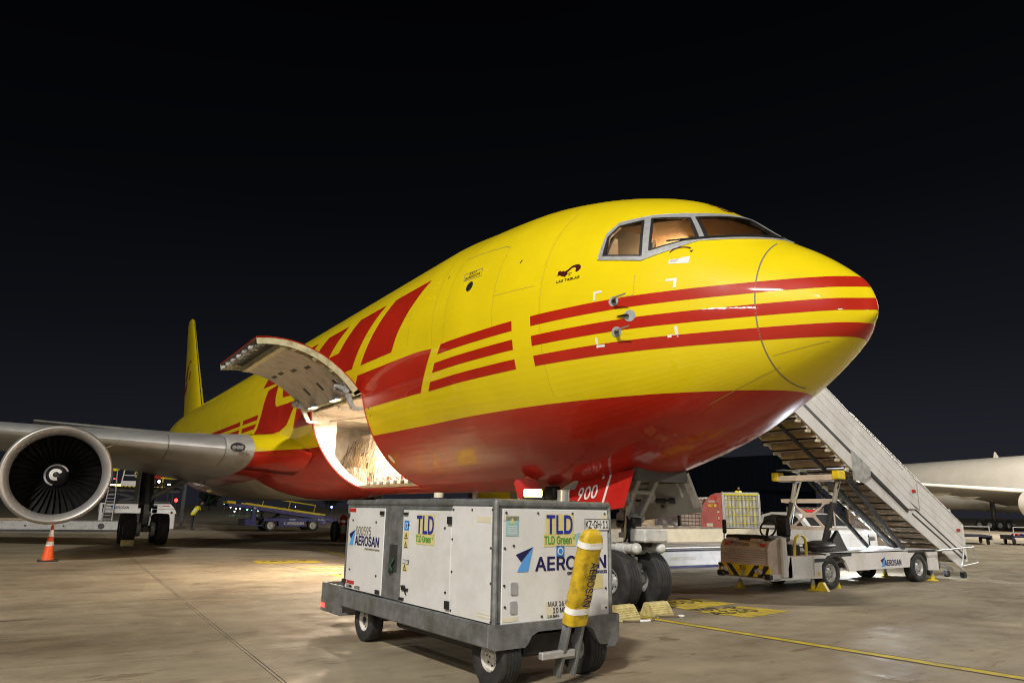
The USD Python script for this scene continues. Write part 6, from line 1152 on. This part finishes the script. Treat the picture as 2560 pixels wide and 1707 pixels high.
part(be, 'lettering', frame(fit(text('AEROSAN', .17, True), 1.05), (2.55, -.004, .40), (1, 0, 0), (0, 0, 1)), 'white_decal'); part(be, 'emblem', frame(prism([(0, .09), (.17, .18), (.08, .09), (.12, 0), (.02, 0), (.07, .08)], .003), (2.35, -.004, .42), (1, 0, 0), (0, 0, 1)), 'white_decal')
part(be, 'lettering', frame(fit(text('TUG LD', .09, True), .42), (2.65, -.004, .67), (1, 0, 0), (0, 0, 1)), 'white_decal'); part(be, 'lettering', frame(fit(text('GT A 6.5', .09, True), .42), (4.5, -.004, .66), (1, 0, 0), (0, 0, 1)), 'white_decal'); part(be, 'lettering', frame(text('17', .08, True), (4.8, -.004, .5), (1, 0, 0), (0, 0, 1)), 'white_decal')
part(be, 'reflector', [bx((3.65, -.006, .40), (3.75, 0, .48)), bx((4.85, -.006, .40), (5.0, 0, .46))], 'signal_red'); part(be, 'tow_frame', [bar((5.05, .3, .75), (5.9, .6, .62), .08, .2), bar((5.05, 1.4, .75), (5.9, 1.0, .62), .08, .2)], 'purple_paint')
# ------------------------------------------------------------------ tall cargo loader behind the main gear
ml = thing('main_deck_loader', 'white cargo loader with ladder and railed platform behind the main landing gear', 'loader', (44.3, 5.25, 0), -PI/2)
part(ml, 'base_body', [bx((.2, 0, .95), (3.2, 2.8, 1.50), .03), bx((2.85, 0, .02), (4.22, 2.8, .95), .03), frame(prism(Polygon([(2.9, .95), (4.28, .95), (4.2, 1.15), (4.12, 1.22), (2.9, 1.22)]), 2.8), (0, 2.8, 0), (1, 0, 0), (0, 0, 1)), frame(prism(Polygon([(2.85, 1.24), (4.15, 1.24), (3.9, 1.52), (2.85, 1.52)]), 2.8), (0, 2.8, 0), (1, 0, 0), (0, 0, 1)), bx((.1, .0, .3), (.35, .5, 1.55), .03)], 'body_white')
part(ml, 'vent', [bx((3.4, -.004, .25+.1*k), (3.85, .0, .29+.1*k)) for k in range(7)], 'steel_dark'); part(ml, 'intake', tube((4.0, -.005, 1.02), (4.0, .0, 1.02), .07, 14), 'black_plastic'); part(ml, 'arrow_sign', [bx((3.45, -.004, 1.38), (3.85, 0, 1.43))], 'signal_red')
airline_logo(ml, lambda m, x, z, mt: part(ml, 'emblem', frame(m, (.62+x, -.004, 1.20+z), (1, 0, 0), (0, 0, 1)), mt), .22); part(ml, 'lettering', frame(fit(text('AEROSAN', .14, True), .8), (.82, -.004, 1.22), (1, 0, 0), (0, 0, 1)), 'navy'); part(ml, 'lettering', frame(fit(text('95 012 L1', .1), .45), (2.92, -.004, 1.36), (1, 0, 0), (0, 0, 1)), 'frame_grey')
part(ml, 'scissor_lift', [bar((.5, .4, 1.55), (3.4, .4, 2.2), .12, .16), bar((3.4, .5, 1.55), (.5, .5, 2.2), .12, .16), bx((.4, .3, 1.5), (3.9, 2.4, 1.7), .02), bx((.3, .3, 2.2), (4.4, 2.6, 2.48), .02)], 'steel_dark')
pf_ = holder(ml, 'upper_platform'); part(pf_, 'deck', [bx((.45, .0, 2.50), (4.6, 2.6, 2.58), .01)], 'steel_dark'); part(pf_, 'apron_panel', [bx((1.0, -.05, 2.55), (2.2, .0, 2.86), .01), bx((1.85, -.05, 2.86), (2.2, 0, 3.05), .01)], 'body_white'); part(pf_, 'edge_lamp_strip', bx((.4, -.03, 2.55), (1.0, .02, 2.63)), 'lamp_amber')
part(pf_, 'hazard_edge', [bx((1.0+.22*k, -.06, 2.50), (1.12+.22*k, .0, 2.55)) for k in range(14)], 'safety_yellow')
part(pf_, 'white_railing', [tube((1.05, 0, 2.86), (1.15, 0, 3.84), .035, 8), tube((1.15, 0, 3.84), (2.2, 0, 3.84), .035, 8), tube((1.1, 0, 3.18), (2.2, 0, 3.18), .03, 8), tube((2.15, 0, 3.0), (2.15, 0, 3.84), .035, 8)], 'body_white', 40); part(pf_, 'yellow_railing', [pipe([(2.1, .1, 3.05), (1.75, .1, 3.1), (1.7, .1, 3.3), (1.95, .1, 3.66), (2.1, .1, 3.66)], .04, 8), tube((1.95, .1, 3.05), (1.98, .1, 3.66), .04, 8)], 'safety_yellow', 40); part(pf_, 'yellow_railing', [tube((3.25, .1, 3.66), (3.5, .1, 3.66), .05, 8), tube((3.42, .1, 3.1), (3.42, .1, 3.66), .05, 8), tube((3.15, .1, 3.08), (4.2, .1, 3.06), .035, 8), tube((3.3, .1, 2.6), (3.28, .1, 3.6), .035, 8)], 'safety_yellow', 40)
ld = holder(ml, 'ladder'); 
for y in (0,): 
    part(ld, 'stile', [tube((.22, -.2, .3), (.40, -.12, 2.3), .03, 8), tube((.78, -.2, .3), (.80, -.12, 2.0), .03, 8), tube((.80, -.12, 2.0), (.70, -.05, 4.0), .03, 8)], 'galv_light', 40)
for k in range(9): part(ld, 'rung', tube((.24+.02*k, -.18+.008*k, .42+.2*k), (.79, -.18+.008*k, .42+.2*k), .028, 6), 'galv_light', True)
part(ml, 'warning_lamp', trimesh.creation.icosphere(1, .05).apply_translation((.62, -.1, 2.95)), 'lamp_red', True)
person('person in an orange helmet on the railed platform of the tall loader', (44.9, 4.55, 2.58), 2.6, 'hivis_yellow', .2, 'forward', 'cone_orange')
tr = thing('transfer_bed', 'long low grey cargo bed lying behind the engine at the left edge', 'cargo bed', (42.6, 11.5, 0), -PI/2-.30)
part(tr, 'side_beam', [bx((0, 0, .10), (7.4, .1, .56), .015), bx((0, .1, .5), (7.4, 2.4, .56))], 'galv_light'); part(tr, 'deck_rail', bx((0, .2, .56), (3.2, .3, .68), .01), 'rust_deck'); part(tr, 'skid', bx((0, .03, .0), (7.4, .09, .10)), 'steel_dark')
for k in range(4): part(tr, 'round_cover', tube((1.2+k*1.8, -.012, .30), (1.2+k*1.8, .0, .30), .16 if k == 3 else .05, 18), 'steel_dark')
# vivid yellow and red container far behind, beside the loader
sc = thing('air_container', 'yellow and red cargo container with a pale diagonal sash beyond the main gear', 'container', (52., 1.0, 3.3), -PI/2-.1)
part(sc, 'shell', bx((-.7, 0, .6), (1.7, 2.4, 1.9), .05), 'yellow_paint'); part(sc, 'lower_panel', bx((-.7, -.01, 0), (1.7, 2.4, .6), .03), 'red_paint'); part(sc, 'sash', [frame(prism([(.3, 1.8), (.6, 1.8), (1.3, .15), (1.0, .15)], .01), (0, -.012, 0), (1, 0, 0), (0, 0, 1))], 'tape_cream'); part(sc, 'sash', [frame(prism([(1.05, 1.2), (1.65, 1.6), (1.65, 1.1), (1.25, .7)], .01), (0, -.012, 0), (1, 0, 0), (0, 0, 1))], 'cargo_white')
for a_ in (-.6, 1.5):
    for b_ in (.3, 2.0): part(sc, 'stand', bx((a_, b_, -3.3), (a_+.15, b_+.15, 0)), 'steel_dark')
rect_light(pth(sc)+'/container_light', (49.3, 1.2, 6.0), (52, .6, 4.3), .8, .4, 40, (1, .85, .6))
person('person in a yellow jacket bending under the belly behind the main gear', (43.5, .15, .0), -2.0, 'hivis_yellow', .6, 'forward')

# ------------------------------------------------------------------ white car behind the stair truck
vn = thing('service_car', 'white service car with red lights standing behind the stair truck', 'car', (9.2, -14.4, 0), -.35)
bd = Polygon([(0, .35), (0, .95), (.1, 1.05), (1.2, 1.12), (1.75, 1.55), (3.3, 1.6), (3.95, 1.5), (4.2, 1.0), (4.25, .35)])
part(vn, 'body', frame(prism(bd.buffer(-.05).buffer(.05), 1.7), (0, .85, 0), (1, 0, 0), (0, 0, 1)), 'body_white', 30)
part(vn, 'side_window', [frame(prism(Polygon([(1.45, 1.12), (1.85, 1.47), (3.25, 1.52), (3.8, 1.42), (3.95, 1.12)]), .006), (0, -.852, 0), (1, 0, 0), (0, 0, 1)), frame(prism(Polygon([(1.45, 1.12), (1.85, 1.47), (3.25, 1.52), (3.8, 1.42), (3.95, 1.12)]), .006), (0, .858, 0), (1, 0, 0), (0, 0, 1))], 'black_plastic'); part(vn, 'windscreen', slab([(1.24, -.72, 1.15), (1.24, .72, 1.15), (1.72, .66, 1.53), (1.72, -.66, 1.53)], .02), 'black_plastic')
for x in (.85, 3.4):
    for y, s_ in ((-.78, -1), (.78, 1)): wheel(vn, (x, y, .32), .32, .2, .2, 'y', 'galv_light', s_, False, 28)
part(vn, 'lettering', frame(fit(text('R0001', .14), .7), (2.2, -.856, .85), (1, 0, 0), (0, 0, 1)), 'seam_grey'); part(vn, 'tail_light', [bx((4.2, s_*.7-.1, .8), (4.26, s_*.7+.1, 1.0), .01) for s_ in (-1, 1)], 'lamp_red'); part(vn, 'headlight', [bx((-.02, s_*.65-.13, .72), (.03, s_*.65+.13, .86), .02) for s_ in (-1, 1)], 'lens'); part(vn, 'roof_light', bx((2.2, -.3, 1.6), (2.4, .3, 1.7), .03), 'signal_red')

# ------------------------------------------------------------------ the white jet on the next stand
wj = thing('white_jet', 'plain white wide-body jet parked in the distance on the right', 'aircraft', (1.5, -81.1, 0), -.33)
k_ = 1.22; xs = np.concatenate([10*np.linspace(.03, 1, 16)**2, np.linspace(11, 54.3, 40)]); v, f = tube_solid(xs, 56); v = v*k_
m = trimesh.Trimesh(v, f, process=False); m.fix_normals(); part(wj, 'fuselage', m, 'jet_white', True)
for side in (1, -1):
    part(wj, 'wing', loft([r_*k_ for r_ in wing_sections(WST, side, 0., 1., 14)]), 'jet_grey', 35)
    part(wj, 'slat', loft([r_*k_ for r_ in wing_sections([(y, xl-.05, c, z+.02, t) for y, xl, c, z, t in WST[2:7]], side, 0., .1, 14)]), 'jet_white', 40)
    for y in (4.5, 7.5, 10.5, 14., 17.5):
        xe = float(np.interp(y, [s_[0] for s_ in WST], [s_[1]+s_[2] for s_ in WST])); ze = float(np.interp(y, [s_[0] for s_ in WST], [s_[3] for s_ in WST]))
        part(wj, 'flap_fairing', lathe([((xe-2.4)*k_, .02), ((xe-1.2)*k_, .3), (xe*k_, .35), ((xe+1.3)*k_, .02)], 10, 'x', (0, side*y*k_, (ze-.3)*k_)), 'jet_white', 40)
    en = holder(wj, 'engine'); part(en, 'fan', lathe([(1.2, 1.4), (1.2, .02)], 36, 'x', (17.2*k_, side*7.9*k_, 2.35*k_)), 'barrel'); part(en, 'nacelle', lathe([(1.3, 1.4), (.4, 1.42), (0, 1.5), (-.1, 1.62), (.3, 1.75), (2., 1.8), (4.4, 1.4), (4.4, 1.3), (2., 1.4)], 36, 'x', (17.2*k_, side*7.9*k_, 2.35*k_)), 'jet_white', 40)
    mg = holder(wj, 'main_gear'); part(mg, 'strut', [tube((27.2*k_, side*4.65*k_, 3.8), (27.2*k_, side*4.65*k_, .7), .25, 10), bar((26*k_, side*4.65*k_, .7), (28.4*k_, side*4.65*k_, .7), .3, .3)], 'gear_dark')
    for dx in (-1.35, 0, 1.35):
        for dy in (-.6, .6): wheel(mg, (27.2*k_+dx, side*4.65*k_+dy, .62), .62, .45, .3, 'y', 'frame_grey', 1 if dy > 0 else -1, False, 24)
    part(wj, 'tailplane', tail([(side*.6*k_, 46.6*k_, 5.6*k_, 6.0*k_), (side*9.3*k_, 52.8*k_, 1.9*k_, 6.9*k_)], 'y'), 'jet_grey', 35)
part(wj, 'belly_fairing', loft([q*k_*np.array([1, 1.02, 1.]) for q in bf]), 'jet_white', 40)
part(wj, 'tail_fin', tail([(s_*k_, xl*k_, c*k_, 0) for s_, xl, c, _ in FST], 'z'), 'jet_white', 35)
for x in (30., 36.3): part(wj, 'antenna', trimesh.convex.convex_hull(np.array([(x, -.03, 8.9), (x, .03, 8.9), (x+.8, 0, 8.9), (x+.35, 0, 9.65), (x+.55, 0, 9.65)])), 'jet_white')
# bag carts and truck beneath the white jet
def bag_cart(loc, rz, lab, bags):
    c = thing('baggage_cart', lab, 'cart', loc, rz)
    part(c, 'bed', [bx((-1.6, -.8, .42), (1.6, .8, .52), .02), bx((-1.6, -.8, .28), (1.6, -.72, .42)), bx((-1.6, .72, .28), (1.6, .8, .42))], 'purple_dark'); part(c, 'end_frame', [tube((-1.55, y, .5), (-1.55, y, 1.0), .03, 6) for y in (-.7, .7)]+[tube((-1.55, -.7, 1.0), (-1.55, .7, 1.0), .03, 6)], 'galv_light'); part(c, 'side_lattice', [bar((-1.5+.3*k, -.82, .30), (-1.3+.3*k, -.82, .50), .02, .03) for k in range(6)], 'frame_grey')
    for x in (-1.1, 1.1):
        for y in (-.65, .65): wheel(c, (x, y, .2), .2, .12, .1, 'y', 'frame_grey', 1 if y > 0 else -1, False, 20)
    for k in range(bags): part(c, 'folded_strap', trimesh.creation.icosphere(1, 1).apply_transform(np.diag([.14+.05*rng.random(), .12, .06, 1])).apply_translation((-.9+1.9*rng.random(), -.5+rng.random(), .56)), ['signal_red', 'sticker_green', 'cone_orange', 'logo_blue', 'signal_red'][k % 5], 50)
    return c
bag_cart((16.2, -38.2, 0), -1.0, 'dark empty cart with a folded lattice side beyond the foot of the stairs', 0); bag_cart((14.3, -40.2, 0), -1.0, 'dark cart loaded with red and green straps at the right edge', 14)
tk = thing('airport_truck', 'small white and blue airport truck far away beneath the white jet', 'truck', (60., -128., 0), -1.0)
part(tk, 'box_body', bx((0, -1.2, .8), (5.5, 1.2, 3.0), .05), 'cargo_white'); part(tk, 'lower_band', bx((-.01, -1.22, .5), (5.5, 1.22, 1.0), .03), 'logo_blue'); part(tk, 'cab', bx((5.6, -1.1, .6), (7.4, 1.1, 2.5), .15), 'cargo_white'); part(tk, 'windscreen', bx((7.38, -.9, 1.6), (7.42, .9, 2.3)), 'black_plastic'); part(tk, 'number_board', bx((1.8, -1.24, 2.9), (3.4, -1.2, 3.3)), 'lamp_white')
for x in (1.2, 6.3):
    for y, s_ in ((-1.1, -1), (1.1, 1)): wheel(tk, (x, y, .45), .45, .3, .25, 'y', 'frame_grey', s_, False, 20)

# ------------------------------------------------------------------ far background
hg = thing('hangar', 'dark ribbed hangar wall standing behind the row of cargo containers', 'hangar', (92., -95., 0), -.95-PI/2)
part(hg, 'wall', frame(prism(Polygon([(-16, 0), (-16, 7.2), (0, 11.5), (24, 12.5), (24, 0)]), 25), (0, 25, 0), (1, 0, 0), (0, 0, 1)), 'hangar_wall')
for k in range(38): x = -15.5+k*1.03; part(hg, 'rib', bx((x-.08, -.12, 0), (x+.08, .02, float(np.interp(x, [-16, 0, 24], [7.1, 11.4, 12.4])))), 'hangar_wall')
def tree(x, y, h, s, lab):
    t = thing('tree', lab, 'tree', (x, y, 0)); part(t, 'trunk', tube((0, 0, 0), (0, 0, h*.6), .25, 8, .1), 'tree_dark', True); g = np.random.default_rng(s); n = 260
    c = g.normal(size=(n, 3)); c = c/np.linalg.norm(c, axis=1, keepdims=True)*g.random((n, 1))**.4*[h*.42, h*.42, h*.4]+[0, 0, h*.62]; o_ = []
    for p in c: q = g.normal(size=(3, 3))*.55; o_.append(np.array([p+q[0], p+q[1], p+q[2]]))
    part(t, 'crown', (np.vstack(o_), np.arange(3*n).reshape(-1, 3)), 'tree_dark')
for k, (x, y, h) in enumerate(((150, -180, 9), (130, -186, 7), (120, -200, 8), (165, -160, 8), (190, -60, 7), (200, -30, 6))): tree(x, y, h, k, ['dark tree', 'small dark tree', 'round dark tree', 'broad dark tree', 'low dark tree', 'faint dark tree'][k]+' on the horizon '+['right of the containers', 'beside the hangar end', 'behind the carts', 'behind the hangar', 'behind the belt loader', 'left of the belt loader'][k])
def stake(x, y, z, mt, lab, grp, r_=.10):
    t = thing('ground_light', lab, 'light', (x, y, 0), 0, grp); part(t, 'stem', tube((0, 0, 0), (0, 0, z), .04, 6), 'steel_dark'); part(t, 'globe', trimesh.creation.icosphere(1, r_).apply_translation((0, 0, z)), mt, True)
for x, y, z in ((113.2, -16., 1.62), (113., -16.9, 1.16), (112.9, -17.4, 1.61), (112.8, -17.7, .98), (112.7, -18.3, .99), (112.9, -17.53, .56), (112.5, -19.35, .86), (112.3, -20., .8), (112.1, -20.9, .68)): stake(x, y, z, 'lamp_green', 'small green taxiway light far off under the freighter belly', 'green taxiway lights under the belly')
stake(108.9, -31.7, 1.45, 'lamp_blue', 'lone bright blue taxiway light right of the belt loader rail', None, .16); stake(110.6, -26.3, 1.41, 'lamp_blue', 'dim small blue taxiway light above the belt loader conveyor', None, .07)
for k, (x, y, z) in enumerate(((65., -1.62, 3.42), (65, -1.22, 3.22), (65.1, -.4, 3.44))): stake(x, y, z, 'lamp_white', ['distant white lamp right of the main gear strut, brightest of three', 'distant white lamp right of the main gear strut, lowest of three', 'distant white lamp right of the main gear strut, nearest the strut'][k], None, .11)
stake(65, -1.95, 1.86, 'lamp_red', 'distant red lamp low under the belly fairing', None, .16)

# ------------------------------------------------------------------ floodlight masts round the stand (outside the picture; the skin mirrors them)
def mast(loc, aim, h, n, inten, lab, w=.7, color=(1., .94, .84)):
    m = thing('floodlight_mast', lab, 'mast', loc); part(m, 'pole', tube((0, 0, 0), (0, 0, h), .28, 12, .14), 'galv_light', True); dx = np.array(aim, float)-np.array(loc); dx[2] = 0; dx /= np.linalg.norm(dx); sx = np.array([-dx[1], dx[0], 0])
    part(m, 'crossarm', bar(np.array([0, 0, h])-sx*(.55*n), np.array([0, 0, h])+sx*(.55*n), .12, .12), 'galv_light')
    for k in range(n):
        p = sx*(1.1*(k-(n-1)/2))+np.array([0, 0, h])+dx*.25; t = np.array(aim, float)-np.array(loc); hd = holder(m, 'lamp_head'); dd = t-p; dd /= np.linalg.norm(dd)
        part(hd, 'housing', bar(p-dd*.3, p-dd*.06, w+.1, .5), 'gear_dark')
        rect_light(pth(hd)+'/lamp', np.array(p), np.array(p)+dd, w, .35, inten, color)
    return m
mast((-13, 30, 0), (6, 0, 4), 13, 5, 260, 'floodlight mast with five lamps behind the photographer')
mast((-30, 14, 0), (6, 0, 4), 12, 4, 240, 'floodlight mast with four lamps ahead of the freighter nose')
mast((4, -58, 0), (24, -86, 4), 18, 6, 5200, 'floodlight mast with six lamps beside the white jet')
mast((-10, -30, 0), (28, -30, 1), 15, 4, 1300, 'floodlight mast with four lamps off the port side of the nose')
mast((1, -50, 0), (36, -14, 0), 18, 5, 1900, 'floodlight mast with five lamps on the port side, aimed at the belt loader')
mast((-22.6, 34.0, 0), (9, 2, 3), 34, 4, 3200, 'tall floodlight mast with four large lamps far behind the photographer', 1.4)
mast((10, 52, 0), (20, 0, 3), 14, 4, 110, 'floodlight mast with four lamps abreast of the engine')
